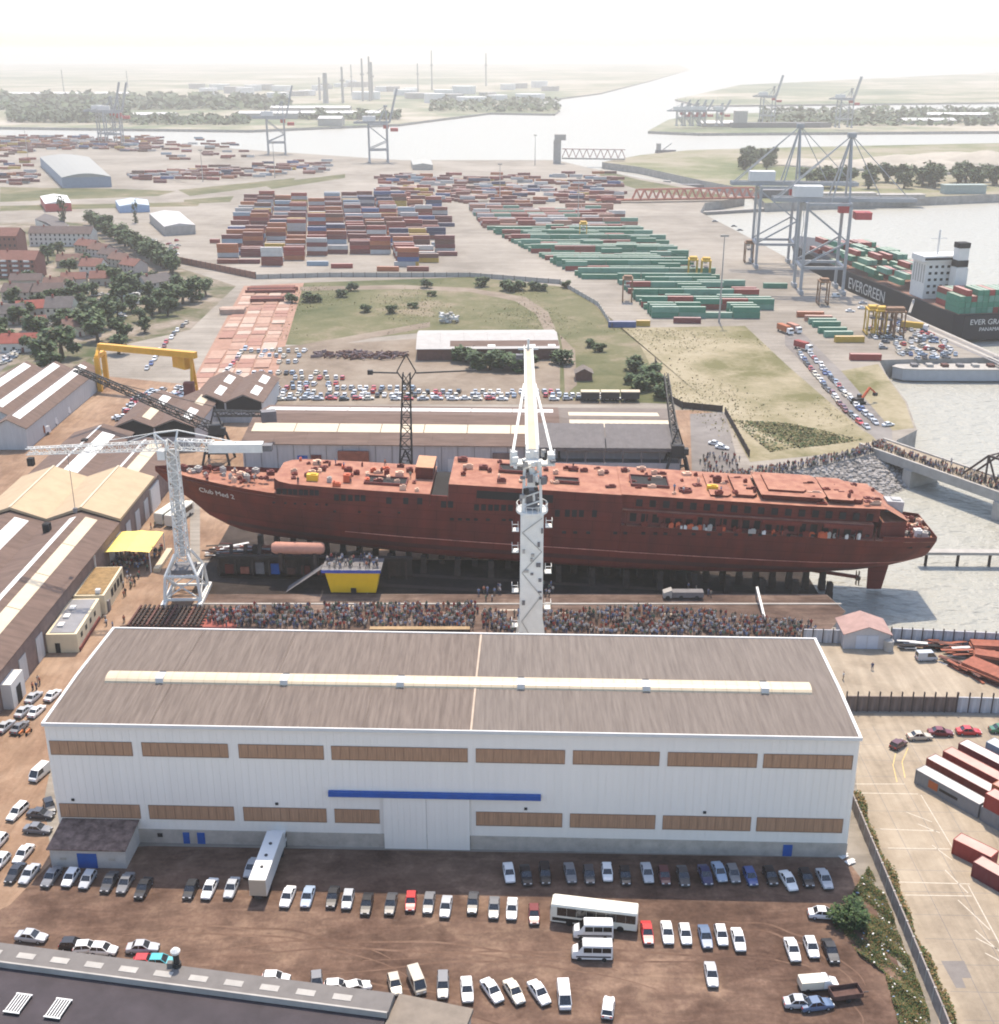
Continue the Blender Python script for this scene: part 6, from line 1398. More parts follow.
x, y = G(449, 322); r = MB()
for i in range(40): r.cbox((rnd(-4, 4), rnd(-3, 3), rnd(.3, 4) * (1 - .1 * i / 40)), (rnd(.6, 2), rnd(.6, 2), rnd(.6, 1.6)), rnd(0, 3), i % 2)
tag(r.build('rubble_heap', [m_trim, m_conc], loc=(x, y, .03)), 'tall white heap of rubble on the meadow', 'rubble')
# cars: field park (mass), sides of the plate field
FP = GP([(244, 402), (258, 380), (300, 362), (340, 372), (420, 388), (560, 392), (640, 398), (640, 404), (300, 404)])
m = MB(); cm = [PAINT[c] for c in ('white', 'silver', 'cream', 'red', 'blue', 'black', 'light blue')] + [m_glass, m_tyre]; nc = 7
def mass_car(m, x, y, rz):
    t = random.choice(('saloon', 'hatchback')); src = small_car_mesh(t)[0]; ci = random.choice((0, 0, 0, 0, 1, 1, 1, 2, 2, 3, 5, 6)); ca, sa = cos(rz), sin(rz); o = len(m.v)
    m.v += [(x + p[0] * ca - p[1] * sa, y + p[0] * sa + p[1] * ca, p[2] + .04) for p in src.v]
    for f, k in zip(src.f, src.m): m.f.append(tuple(i + o for i in f)); m.m.append((ci, nc, nc + 1)[k])
for (xa, ya, xb, yb, n) in ((262, 383, 262, 383, 1),): pass
for py, xa, xb in ((352, 252, 310), (357, 262, 300), (363, 280, 305), (374, 240, 330), (379, 296, 345), (385, 246, 350), (389, 246, 420), (393, 248, 560), (396.5, 246, 610), (400, 250, 640)):
    px = xa
    while px < xb:
        if random.random() < .86: x, y = G(px + rnd(-.6, .6), py + rnd(-.4, .4)); mass_car(m, x, y, pi / 2 + rnd(-.2, .2) if py < 398 else rnd(-.2, .2))
        px += rnd(6.2, 9) if py < 398 else rnd(11, 16)
for i in range(46): px = rnd(118, 165); x, y = G(px, 420 - (px - 118) * .62 + rnd(-8, 10)); mass_car(m, x, y, R(20))
for i in range(30): x, y = G(rnd(160, 195), rnd(388, 405)); mass_car(m, x, y, rnd(0, 3))
ob = m.build('car_park', cm); ob['kind'] = 'stuff'; ob['label'] = 'hundreds of small parked cars filling the dusty field behind the long shed'
carline([(26, 438), (62, 408), (98, 382)], 14, 'beside the pale hall', 'cars beside the pale hall'); carline([(246, 348), (225, 375), (205, 400)], 13, 'of the line along the plate field', 'cars along the plate field')
carline([(188, 322), (165, 345), (145, 372)], 12, 'of the line left of the plate field', 'cars left of the plate field')
def lorry(px, py, rz, col, label, L=8, group='lorries'):
    x, y = G(px, py); r = thing('lorry', label, 'lorry', (x, y, .05), R(rz), group)
    MB().box(-L / 2, -1.2, 1, L / 2 - 2.4, 1.2, 3.4).build('box_body', col, r); MB().loft([[(L / 2 - 2.2, -1.15, .6), (L / 2 - 2.2, -1.15, 2.8), (L / 2 - 2.2, 1.15, 2.8), (L / 2 - 2.2, 1.15, .6)], [(L / 2, -1.15, .6), (L / 2 - .3, -1.1, 2.7), (L / 2 - .3, 1.1, 2.7), (L / 2, 1.15, .6)]]).build('cab', PAINT['white'], r)
    MB().box(L / 2 - .6, -1.0, 1.7, L / 2 - .08, 1.0, 2.5).build('windscreen', m_glass, r)
    for xx in (-L / 2 + 1.2, L / 2 - 1.4):
        for s in (-1, 1): MB().ycyl((xx, s, .5), .5, .35, 8).build('wheel', m_tyre, r)
lorry(38, 437, 62, MC['orange'], 'orange box lorry parked along the pale hall wall', 9); lorry(47, 428, 62, MC['orange'], 'orange box lorry just ahead of the other along the pale hall', 8); lorry(60, 417, 62, PAINT['cream'], 'white lorry next to the orange ones by the pale hall', 8); lorry(24, 446, 62, PAINT['white'], 'white lorry behind the orange ones at the pale hall corner', 7)
lorry(785, 333, -70, MC['orange'], 'orange box lorry at the head of the quay road', 10); lorry(794, 332, -70, MC['salmon'], 'pinkish box lorry beside the orange one on the quay road', 9); lorry(803, 350, -60, MC['red'], 'red lorry stuck in the car lines of the quay road', 9); lorry(914, 330, -30, MC['yellow'], 'yellow trailer lorry by the straddle carriers', 12)
# flat wagons behind the end shed
for i in range(3):
    x, y = G(590 + i * 20, 401); r = thing('railway_wagon', ('black railway wagon behind the grey end shed, left', 'black railway wagon behind the grey end shed, middle', 'black railway wagon with tan end behind the end shed')[i], 'wagon', (x, y, .03), R(-1.5), 'railway wagons')
    MB().box(-3.2, -1.4, 1, 3.2, 1.4, 3.4).build('body', m_black, r); MB().box(-3.3, -1.5, 3.4, 3.3, 1.5, 3.7).build('roof', m_cst if i < 2 else m_jt, r)
    for xx in (-2, 2): MB().ycyl((xx, -1.2, .5), .5, .2, 8).build('wheel', m_tyre, r)
x, y = G(584, 381); sh2 = thing('brick_hut', 'small dark brown hut behind the railway wagons', 'hut', (x, y, 0)); gable(sh2, -3, 3, 0, 6, 3, 4.6, wall=m_rust2, mr=m_rf2)
# fences round the terminal
def plain_fence(pts, h, mat, label, step=4.5):
    W = [G(*p) for p in pts]; r = thing('fence', label, 'fence', (W[0][0], W[0][1], 0))
    for k in range(len(W) - 1): wall_run(r, W[k], W[k + 1], h, .2, mat, step, m_post, .2, org=W[0])
plain_fence([(174, 262), (256, 279)], 3.6, M('rusty corrugated fence', (.24, .11, .075), .9, .25, .3), 'rust brown fence in front of the container yard, left')
plain_fence([(256, 279), (330, 277), (470, 277), (560, 284)], 2.4, m_conc, 'grey concrete fence between meadow and container yard', 6)
plain_fence([(560, 284), (598, 306), (612, 328)], 2.0, m_conc, 'grey fence along the diagonal edge of the green container yard', 6)
plain_fence([(655, 363), (668, 400), (682, 408), (722, 412)], 2.2, m_wood, 'dark tarred fence between the sandy field and the shed yard', 6); plain_fence([(725, 414), (749, 457)], 2.2, m_wood, 'dark sloping retaining fence beside the asphalt ramp', 5)
zone('asphalt_ramp', [(690, 414), (725, 412), (740, 470), (692, 476)], m_asph, .045)
for i, (px, py) in enumerate(((715, 445), (722, 449))): x, y = G(px, py); small_car('saloon', 'white', x, y, R(-25), 'white saloon on the asphalt ramp, %s one' % ('upper', 'lower')[i], 'cars on the ramp')

# ================================================================ TREES
def crown_mesh(seed, tall=1., n=900, leaf=.135):
    random.seed(seed); m = MB(); blobs = [(rnd(-.55, .55), rnd(-.55, .55), rnd(-.5, .6) * tall, rnd(.35, .6)) for _ in range(9)]
    for i in range(n):
        bx, by, bz, br_ = random.choice(blobs); a = rnd(0, 2 * pi); u = rnd(-1, 1); q = math.sqrt(1 - u * u); rr_ = br_ * rnd(.3, 1.05)
        x, y, z = bx + q * cos(a) * rr_, by + q * sin(a) * rr_, bz + u * rr_ * (.8 if tall == 1 else tall * .6)
        s = leaf * rnd(.6, 1.5); b_ = rnd(0, 2 * pi); t = rnd(-.8, .8)
        dx, dy, dz = cos(b_) * s, sin(b_) * s, s * t; ex_, ey, ez = -sin(b_) * s * .8, cos(b_) * s * .8, s * rnd(-.5, .5)
        m.add([(x - dx, y - dy, z - dz), (x + ex_, y + ey, z + ez), (x + dx, y + dy, z + dz), (x - ex_, y - ey, z - ez)], [(0, 1, 2, 3)], random.choice((0, 0, 1, 1, 2)))
    return m.mesh('crown', [m_l1, m_l2, M('leaf soft green', (.085, .115, .04), .7, .3, .8, world=True)])
CR = [crown_mesh(i) for i in range(5)]; CRT = [crown_mesh(20 + i, 2.2, 380) for i in range(2)]
def trunk_mesh():
    m = MB(); rg = [[(r_ * cos(2 * pi * i / 6) + ox, r_ * sin(2 * pi * i / 6), z) for i in range(6)] for z, r_, ox in ((0, .16, 0), (.5, .11, .02), (1.1, .07, .05), (1.6, .03, .05))]
    m.loft(rg)
    for a in (0, 2.1, 4.2): m.bar((.02, 0, .7), (.5 * cos(a), .5 * sin(a), 1.4), .06)
    return m.mesh('trunk', M('bark', (.07, .05, .035), .9, .2))
TM = trunk_mesh(); random.seed(3); TREEN = [0]
def tree(px, py, r_, label, group, tall=False, xy=None, z=0.):
    x, y = xy or G(px, py); t = thing('tree', label, 'tree', (x, y, z), rnd(0, 6), group)
    o = obj('trunk', TM, t); o.scale = (r_, r_, r_ * (.8 if not tall else 1.4))
    o = obj('crown', random.choice(CRT if tall else CR), t, (0, 0, r_ * (1.05 if not tall else 1.7))); o.scale = (r_ * (1 if not tall else .55),) * 2 + (r_ * rnd(.85, 1.1),)
def bush(px, py, r_, label, group='bushes'):
    r_ *= 1.2
    x, y = G(px, py); t = thing('bush', label, 'bush', (x, y, 0), rnd(0, 6), group); o = obj('crown', random.choice(CR), t, (0, 0, r_ * .5)); o.scale = (r_, r_, r_ * .8); MB().cyl((0, 0, 0), .12 * r_, .6 * r_, 6, r2=.05 * r_).build('stem', MATS['bark'], t)
for px, py, r_, lab in ((848, 925, 2.6, 'dark round bush at the edge of the weeds beside the white saloon'),): bush(px, py, r_, lab)
_b0 = [o for o in COL.objects if o.get('label', '').startswith('dark round bush')][0]
for ch in list(_b0.children):
    if ch.name.startswith('crown'): ch.data = crown_mesh(99, 1., 3200, .06)
random.seed(4)
for i, (px, py, r_) in enumerate(((292, 303, 3.2), (310, 302, 3.4), (318, 302, 2.6), (342, 297, 2.8), (351, 291, 3), (365, 312, 2.7), (390, 313, 2.9), (413, 308, 2.4), (427, 288, 3.2), (432, 296, 2.2), (483, 287, 3.6), (509, 291, 4.6), (519, 290, 4.2), (534, 290, 3.2), (542, 291, 2.6), (565, 288, 2.8))): bush(px, py, r_, 'round bush on the meadow, %s from the left' % ordn(i + 1), 'round bushes on the meadow')
for i, (px, py, r_) in enumerate(((466, 362, 5.2), (478, 368, 4.6), (490, 370, 5), (503, 366, 4.2), (516, 370, 5), (528, 366, 3.6), (561, 364, 4.2))): bush(px, py, r_, 'bush in front of the white roofed field shed, %s from the left' % ordn(i + 1), 'bushes at the field shed')
for i, (px, py, r_) in enumerate(((636, 372, 4.2), (646, 380, 4.6), (655, 388, 4.4), (640, 390, 3.8), (630, 383, 3), (662, 398, 3.6), (600, 352, 2.4), (592, 347, 2.4))): bush(px, py, r_, 'scrub bush at the corner of the sandy field, %s from the top left' % ordn(i + 1), 'scrub bushes by the sandy field')
# rough grass tufts on meadow and sand
GR = GP([(250, 342), (302, 286), (470, 280), (575, 290), (655, 360), (668, 400), (745, 455), (860, 432), (790, 366), (745, 328), (620, 330), (560, 345), (430, 332)])
gx = [p[0] for p in GR]; gy = [p[1] for p in GR]
def tuft():
    while 1:
        p = (rnd(min(gx), max(gx)), rnd(min(gy), max(gy)))
        if inside(p, GR) and sin(p[0] * .11) + sin(p[1] * .06 + p[0] * .03) + rnd(-1, 1) > .6: return (p[0], p[1], rnd(.05, .35))
tag(leaf_cloud(4200, tuft, .34, [M('olive tuft', (.15, .14, .06), .9, .2), m_l3, M('dry straw', (.26, .21, .10), .9, .2)], 'grass_tufts'), 'rough grass tufts scattered over meadow and sandy field', None, None, 'stuff')

STRIP = GP([(732, 420), (790, 424), (866, 440), (770, 452)]); sx_ = [p[0] for p in STRIP]; sy_ = [p[1] for p in STRIP]
def stuft():
    while 1:
        p = (rnd(min(sx_), max(sx_)), rnd(min(sy_), max(sy_)))
        if inside(p, STRIP) and sin(p[0] * .22 + p[1] * .1) + rnd(-1, 1) > -.2: return (p[0], p[1], rnd(.04, .2))
tag(leaf_cloud(5200, stuft, .45, [MATS['olive tuft'], m_l3, MATS['dry straw'], m_l1], 'grass_tufts'), 'greener rough grass at the foot of the sandy field', None, None, 'stuff')

# ================================================================ CONTAINER TERMINAL
random.seed(31)
cmesh = MB(); cmesh.box(-6.06, -1.2, .04, 6.06, 1.2, 2.52)
cmesh.m = [0, 1, 0, 0, 0, 0]
for sx in (-1, 1):
    for sy in (-1, 1): cmesh.cbox((sx * 6.02, sy * 1.16, 1.29), (.16, .16, 2.58))
for sy in (-1, 1): cmesh.cbox((0, sy * 1.19, 2.52), (11.9, .08, .1)); cmesh.cbox((0, sy * 1.19, .09), (11.9, .08, .1))
cme = cmesh.mesh('shipping_container', [MC['red'], MCT['red']])
c20 = MB()
c20.v = [(v[0] * .497, v[1], v[2]) for v in cmesh.v]; c20.f = list(cmesh.f); c20.m = list(cmesh.m); c20e = c20.mesh('shipping_container', [MC['red'], MCT['red']])
ALL = []   # x, y, z, rz, colour, length, description
def crow(px0, px1, py, cols, hmax, p2, rz, what, gap=.0, step=12.6, skip=.05, L=40, k0=0):
    a = G(px0, py); b_ = G(px1, py); n = max(1, int((b_[0] - a[0]) / step))
    for i in range(n):
        if random.random() < skip: continue
        h_ = 1
        while h_ < hmax and random.random() < p2: h_ += 1
        x = a[0] + (i + .5) * step; y = a[1] + (x - a[0]) * math.tan(rz)
        for k in range(h_): ALL.append((x, y, k * 2.6 + .02, rz, random.choice(cols), L, what, i + 1, k))
GRN = ['green'] * 8 + ['pale green'] * 5 + ['red', 'rust red']; SAL = ['salmon', 'red', 'rust red', 'light grey', 'pale green', 'salmon', 'white']; MIX = ['red', 'rust red', 'maroon', 'orange', 'maroon', 'rust red', 'maroon', 'blue', 'dark blue', 'light grey', 'white', 'light grey', 'yellow', 'red', 'red', 'orange', 'maroon', 'rust red', 'brown', 'pale blue']
# green block: rows with lanes, aligned to the quay
def block_rows(y0, y1, xl, xr, cols, step, hm, p2, skip, what, lane=3):
    y = y0; j = 0
    while y < y1:
        f = (y - y0) / (y1 - y0); a = xl[0] + (xl[1] - xl[0]) * f; c_ = xr[0] + (xr[1] - xr[0]) * f + rnd(-14, 0); x = a + 6.2; i = 0; cl = cols(y)
        base = random.choice((1, 1, 2)) if hm < 3 else 1
        while x < c_ - 5:
            i += 1
            if random.random() > (skip(y) if callable(skip) else skip):
                h_ = base
                while h_ < hm and random.random() < p2: h_ += 1
                for k in range(h_): ALL.append((x + rnd(-.15, .15), y - (x - a) * .02, k * 2.6 + .02, R(-1.2), random.choice(cl), 40, what, i, k))
            x += 12.35 if what == 'row' or i % 2 else 13.6
        j += 1; y += step if j % lane else step * 1.75
block_rows(548, 640, (70, 62), (134, 128), lambda y: GRN, 5.2, 2, .25, .08, 'row'); block_rows(648, 842, (44, -10), (122, 112), lambda y: GRN, 5.6, 2, .25, .07, 'row'); block_rows(848, 950, (-12, -24), (104, 90), lambda y: SAL, 7.5, 2, .3, .12, 'row')
block_rows(692, 985, (-162, -204), (-18, -38), lambda y: MIX, 6.4, 4, .62, lambda y: .7 if y < 712 else .42 if y < 760 else .24, 'left', 4)
for px, py, z, col, L in ((622, 327, 0, 'blue', 40), (643, 326, 0, 'yellow', 20), (687, 323, 0, 'maroon', 40), (388, 271, 0, 'orange', 40), (418, 271, 0, 'rust red', 40), (865, 360, 0, 'red', 40), (849, 342, 0, 'yellow', 40), (832, 333, 0, 'green', 40), (826, 327, 0, 'green', 40), (818, 321, 0, 'salmon', 40), (810, 317, 0, 'orange', 40), (822, 324, 0, 'pale green', 40), (405, 266, 0, 'light grey', 40), (342, 268, 0, 'red', 40), (215, 243, 0, 'red', 20), (775, 288, 0, 'green', 40), (838, 337, 0, 'pale green', 40)):
    x, y = G(px, py); ALL.append((x, y, .02, R(rnd(-4, 2)), col, L, 'single', 0, 0))
# scattered far stacks
for (x0, x1, y0, y1, n) in ((380, 620, 176, 204, 330), (0, 160, 138, 152, 330), (100, 330, 158, 182, 130), (0, 60, 150, 185, 80), (160, 250, 140, 160, 40)):
    for i in range(n):
        f = random.random(); py = rnd(y0, y1)
        if x0 == 100: px = x0 + 30 + (x1 - x0 - 30) * f; py = 182 - f * 12 + rnd(-8, 3)
        else: px = x0 + (x1 - x0) * f
        if x0 == 0 and px > 36 and px < 118 and py > 150: continue
        x, y = G(px, py); ALL.append((x, y, .02 + 2.6 * random.choice((0, 0, 1)), R(rnd(-12, 2)), random.choice(MIX + ['maroon', 'rust red', 'white', 'maroon', 'maroon', 'rust red', 'brown', 'light grey']), 40, 'far', 0, 0))
ALL.sort(key=lambda c: c[1])
stf = MB(); ck = list(CCOL); sm_ = [MC[k] for k in ck] + [MCT[k] for k in ck]; cnt = {}
TIER = ['on the ground', 'on the second tier', 'on the third tier', 'on the top tier']
for n_, (x, y, z, rz, col, L, what, i, k) in enumerate(ALL):
    if n_ < 150:
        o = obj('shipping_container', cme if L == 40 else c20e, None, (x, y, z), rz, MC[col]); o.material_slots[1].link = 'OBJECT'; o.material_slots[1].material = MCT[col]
        blk = {'row': 'green container yard', 'left': 'mixed container yard', 'single': 'yard edge', 'far': 'far yard'}[what]
        key = (blk, col, k); cnt[key] = cnt.get(key, 0) + 1
        tag(o, '%s container %s of the %s, %s nearest such' % (col, TIER[k], blk, ordn(cnt[key])), 'container', 'containers of the ' + blk)
    else:
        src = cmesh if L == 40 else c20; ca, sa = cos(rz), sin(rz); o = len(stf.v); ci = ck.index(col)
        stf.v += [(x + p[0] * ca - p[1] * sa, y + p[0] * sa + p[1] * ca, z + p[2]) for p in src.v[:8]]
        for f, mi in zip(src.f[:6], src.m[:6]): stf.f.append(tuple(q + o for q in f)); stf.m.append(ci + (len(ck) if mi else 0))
ob = stf.build('container_stacks', sm_); ob['kind'] = 'stuff'; ob['label'] = 'hundreds of stacked containers in the far part of the terminal'
# straddle carriers
m_st1 = M('straddle amber', (.52, .32, .04), .6, .15); m_st2 = M('straddle brown', (.20, .11, .06), .7, .15)
def straddle(px, py, rz, mt, label):
    x, y = G(px, py); r = thing('straddle_carrier', label, 'straddle carrier', (x, y, .03), R(rz), 'straddle carriers')
    for s in (-1, 1):
        b = MB(); b.bar((-4.4, s * 2.2, .9), (4.4, s * 2.2, .9), .7)
        for xx in (-3.4, 3.4): b.bar((xx, s * 2.2, .9), (xx, s * 2.2, 11), .55)
        b.bar((-4, s * 2.2, 11), (4, s * 2.2, 11), .7); b.bar((-3.4, s * 2.2, 1.2), (3.4, s * 2.2, 10.5), .2); b.build('side_frame', mt, r)
        for xx in (-3.8, -1.3, 1.3, 3.8): MB().ycyl((xx, s * 2.2, .6), .6, .5, 8).build('wheel', m_tyre, r)
    b = MB()
    for xx in (-3.4, 3.4): b.bar((xx, -2.2, 11), (xx, 2.2, 11), .6)
    b.build('top_frame', mt, r); MB().box(-2.6, -2.0, 11.2, 1.4, 2.0, 12.6).build('engine_house', mt, r); MB().box(3.5, -1, 8.6, 5, 1, 10.8).build('cab', m_trim, r); MB().box(-3, -1.1, 7.2, 3, 1.1, 7.7).build('spreader', m_gr, r)
for px, py, rz, mt, lab in ((870, 334, 85, m_st1, 'amber straddle carrier, leftmost of the four on the quay'), (878, 335, 85, m_st1, 'amber straddle carrier, second of the four on the quay'), (887, 336, 85, m_st2, 'brown straddle carrier, third of the four on the quay'), (896, 336, 85, m_st2, 'brown straddle carrier, rightmost of the four on the quay'), (627, 301, 85, m_st2, 'brown straddle carrier at the left edge of the green container rows'), (822, 304, 85, m_st2, 'brown straddle carrier standing alone below the big quay cranes'), (583, 241, 85, m_st1, 'amber straddle carrier working among the far green rows'), (705, 281, 85, m_st1, 'amber straddle carrier, right one of a pair over the green rows'), (692, 280, 85, m_st1, 'amber straddle carrier, left one of a pair over the green rows'), (748, 262, 85, m_st2, 'brown straddle carrier beside the farther quay crane')): straddle(px, py, rz, mt, lab)
# light masts
for i, (px, py, h_) in enumerate(((719, 322, 38), (275, 178, 32), (535, 165, 30), (203, 182, 28), (578, 222, 30), (28, 158, 32), (500, 200, 28))):
    x, y = G(px, py); r = thing('light_mast', 'tall thin light mast over the container terminal, %s from the camera' % ordn([1, 5, 6, 4, 2, 7, 3][i]), 'light mast', (x, y, 0), 0, 'light masts'); MB().cyl((0, 0, 0), .45, h_, 6, r2=.2).build('pole', m_conc, r); MB().box(-1.8, -.5, h_, 1.8, .5, h_ + .9).build('lamp_head', m_conc, r)
# quay gantry cranes
m_qg = M('pale grey crane steel', (.34, .34, .335), .6, .1); m_qr = M('crane red', (.42, .06, .06), .6, .1)
def quay_crane(x, y, rz, label, H=44, gauge=21, ln=20, raised=False, apex=76, t=1.4, mat=None, group='quay gantry cranes', reach=30):
    mat = mat or m_qg; r = thing('quay_crane', label, 'crane', (x, y, 0), rz, group)
    for xx in (0, gauge):
        b = MB()
        for yy in (0, ln): b.bar((xx, yy, 2), (xx, yy, H), t)
        b.bar((xx, 0, 13), (xx, ln, 13), t); b.bar((xx, 0, H), (xx, ln, H), t); b.build('leg_frame', mat, r)
        for yy in (0, ln): MB().box(xx - 1, yy - 4, .05, xx + 1, yy + 4, 2).build('bogie', mat, r)
    b = MB()
    for yy in (0, ln): b.bar((0, yy, 13), (gauge, yy, 13), t); b.bar((0, yy, H), (gauge, yy, H), t); b.bar((0, yy, 14), (gauge, yy, H - 18), t * .6); b.bar((gauge, yy, H - 18), (0, yy, H - 2), t * .5)
    b.build('cross_frame', mat, r)
    b = MB()
    for yy in (ln / 2 - 3, ln / 2 + 3): b.bar((-16, yy, H + 1.5), (gauge + 3, yy, H + 1.5), 1.2, 2.2)
    b.build('girder', mat, r)
    b = MB()
    e = (gauge + 3 + reach, H + 1.5) if not raised else (gauge + 12, H + reach)
    for yy in (ln / 2 - 3, ln / 2 + 3): b.bar((gauge + 3, yy, H + 1.5), (e[0], yy, e[1]), 1.1, 1.8)
    for k in range(6): f = k / 5; b.bar((gauge + 3 + (e[0] - gauge - 3) * f, ln / 2 - 3, H + 1.5 + (e[1] - H - 1.5) * f), (gauge + 3 + (e[0] - gauge - 3) * f, ln / 2 + 3, H + 1.5 + (e[1] - H - 1.5) * f), .8)
    b.build('boom', mat, r)
    b = MB()
    for yy in (ln / 2 - 6, ln / 2 + 6): b.bar((gauge, yy, H), (gauge - 1, ln / 2, apex), .9); b.bar((gauge - 9, yy, H), (gauge - 1, ln / 2, apex), .7)
    b.box(gauge - 3, ln / 2 - 1.5, apex - 1, gauge + 1, ln / 2 + 1.5, apex + 1.2); b.build('pylon', mat, r)
    b = MB(); b.bar((gauge - 1, ln / 2, apex), (-14, ln / 2 - 3, H + 2), .5); b.bar((gauge - 1, ln / 2, apex), (-14, ln / 2 + 3, H + 2), .5)
    if not raised: b.bar((gauge - 1, ln / 2, apex), (gauge + reach * .55, ln / 2, H + 2), .4); b.bar((gauge - 1, ln / 2, apex), (gauge + reach, ln / 2, H + 2), .4)
    b.build('stay', mat, r)
    MB().box(-6, ln / 2 - 4, H + 2.8, 8, ln / 2 + 4, H + 8).build('machinery_house', m_trim if mat is m_qg else mat, r); MB().box(gauge - 4, ln / 2 - 2.2, H - 5, gauge + 2, ln / 2 + 2.2, H - 1).build('cab', m_qr, r); MB().box(gauge + 4, ln / 2 - 4, H - 8, gauge + 12, ln / 2 + 4, H - 4.5).build('spreader', m_qr, r)
    st = MB(); 
    for k in range(6): st.bar((-.9, (2 + 3 * (k % 2)), 14 + k * 5), (-.9, (5 - 3 * (k % 2)), 19 + k * 5), .25)
    st.build('stair', mat, r)
quay_crane(152, 606, R(-4), 'nearer big grey quay gantry crane with red cab beside the container ship', t=1.35); quay_crane(145, 684, R(-4), 'farther big grey quay gantry crane behind the first one', t=1.35)
for px, py, lab, dx in ((119, 144, 'hazy blue grey quay crane with raised boom across the terminal, rightmost of the left pair', 0), (112, 143, 'hazy blue grey quay crane with raised boom, leftmost one', -12), (280, 153, 'lone hazy quay crane with raised boom at the middle river bank', 0), (381, 161, 'lone hazy quay crane with raised boom nearest the river bend', 0)):
    x, y = G(px, py); quay_crane(x - 10, y - 22, R(8), lab, 40, 20, 18, True, 58, 1.5, group='far quay cranes', reach=36)
# far bank cranes
for i, (px, py) in enumerate(((845, 130), (768, 126), (683, 128), (691, 128), (699, 128), (706, 128), (723, 128))):
    x, y = G(px, py, -3); big = i < 2; quay_crane(x - 10, y, R(5), ('far shore crane with raised boom, right of the others', 'far shore crane with raised boom above the long ship', 'small far shore crane, leftmost of the row of four', 'small far shore crane, second of the row of four', 'small far shore crane, third of the row of four', 'small far shore crane, fourth of the row of four', 'small far shore crane standing just right of the row of four')[i], 42 if big else 22, 20 if big else 9, 18 if big else 8, True, 58 if big else 34, 1.6 if big else 1.2, group='far shore cranes', reach=34 if big else 18)

# ================================================================ THE BLACK CONTAINER SHIP
CS = thing('container_ship', 'black hulled container ship with white superstructure moored at the quay', 'ship', (203, 525, -7.2), atan2(.987, -.16)); m_navy = M('black blue hull', (.008, .008, .014), .6, .15, .1); m_redb = M('red boot top', (.22, .03, .03), .6, .1)
hs = MB(); rg = []
for u, hw, zk in ((0, 13.5, 5), (6, 15.4, 2), (20, 16, 0), (150, 16, 0), (185, 13, 0), (205, 8, 0), (222, 1, 2)):
    fl = 1.0 if u < 180 else 1.35
    rg.append([(u, -16 - hw * -1 * 0 - hw * .9, zk - 3), (u, -16 - hw, 3), (u + (3 if u > 200 else 0), -16 - min(16, hw * fl), 12.6 + (3 if u > 180 else 0)), (u + (3 if u > 200 else 0), -16 + min(16, hw * fl), 12.6 + (3 if u > 180 else 0)), (u, -16 + hw, 3), (u, -16 + hw * .9, zk - 3)])
hs.loft([r[::-1] for r in rg]); hs.build('hull', m_navy, CS)
MB().box(3, -31, 12.55, 178, -1, 12.75).build('deck', M('rust brown deck', (.20, .11, .08), .9, .2), CS)
sp = MB(); sp.box(39, -19, 12.75, 52, -2.5, 30); sp.box(38, -22, 30, 50, -.5, 32.6); sp.box(52.0, -18, 12.75, 56, -6, 26); sp.build('superstructure', m_trim, CS)
for k in range(5):
    for i in range(5): MB().box(38.9, -17.5 + i * 3, 15 + k * 3, 39.02, -16.1 + i * 3, 16.2 + k * 3).build('window', m_dark, CS)
for k in range(5): MB().box(40 + k * 2.4, -2.5, 20, 41 + k * 2.4, -2.42, 28.4).build('window', m_conc, CS)
MB().box(37.9, -21.5, 30.8, 38.02, -1, 31.9).build('bridge_window', m_dark, CS)
fn = MB().box(31.5, -19.5, 12.75, 37, -13.5, 28).box(31.8, -19, 28, 36.7, -14, 38).build('funnel', m_trim, CS); MB().box(31.6, -19.2, 28.4, 36.9, -13.8, 31.5).build('funnel_band', m_dark, CS); MB().box(31.6, -19.2, 37, 36.9, -13.8, 39.4).build('funnel_top', m_dark, CS); MB().bar((44, -10, 32.6), (44, -10, 44), .6).bar((44, -14, 40), (44, -6, 40), .3).build('mast', m_trim, CS)
# deck cargo: each container its own thing
cs_m = Matrix.Rotation(atan2(.987, -.16), 4, 'Z'); random.seed(8); nbx = 0
for b_i, (u, hs_) in enumerate(((9.5, 4), (23.2, 3), (66, 3), (80, 4), (94, 2), (108, 3), (122, 4), (136, 3), (150, 4), (164, 3))):
    for v in range(11):
        hh = hs_ - (random.random() < .3) if b_i < 2 else max(0, min(4, hs_ + random.choice((-1, 0, 0, 1)) - (1 if v in (0, 10) else 0)))
        if b_i and random.random() < .08: continue
        for k in range(hh):
            if not (k == hh - 1 or v in (9, 10) or b_i < 2 and k < hh and v % 1 == 0): continue
            p = Vector((203, 525, -7.2)) + cs_m @ Vector((u, -2.5 - v * 2.75, 12.8 + k * 2.6)); col = random.choice(GRN + ['red', 'red']) if k == hh - 1 else random.choice(GRN)
            o = obj('shipping_container', cme, None, tuple(p), CS.rotation_euler[2], MC[col]); o.material_slots[1].link = 'OBJECT'; o.material_slots[1].material = MCT[col]; nbx += 1
            tag(o, '%s container aboard the black ship, bay %s from the stern, row %s, tier %s' % (col, ordn(b_i + 1), ordn(v + 1), ordn(k + 1)), 'container', 'containers aboard the black ship')
def hull_text(s, size, loc, rot):
    o = obj('lettering', text_mesh(s, size, m_trim, .05), CS, loc); o.rotation_euler = rot
hull_text('EVERGREEN', 9.0, (118, .35, 4.2), (pi / 2, 0, pi)) if 0 else None
hull_text('EVERGREEN', 8.0, (92, .12, 4.6), (pi / 2, 0, pi)); hull_text('EVER GRADE', 3.4, (-.25, -15, 8.6), (pi / 2, 0, -pi / 2)); hull_text('PANAMA', 2.4, (-.1, -15, 5.6), (pi / 2, 0, -pi / 2))
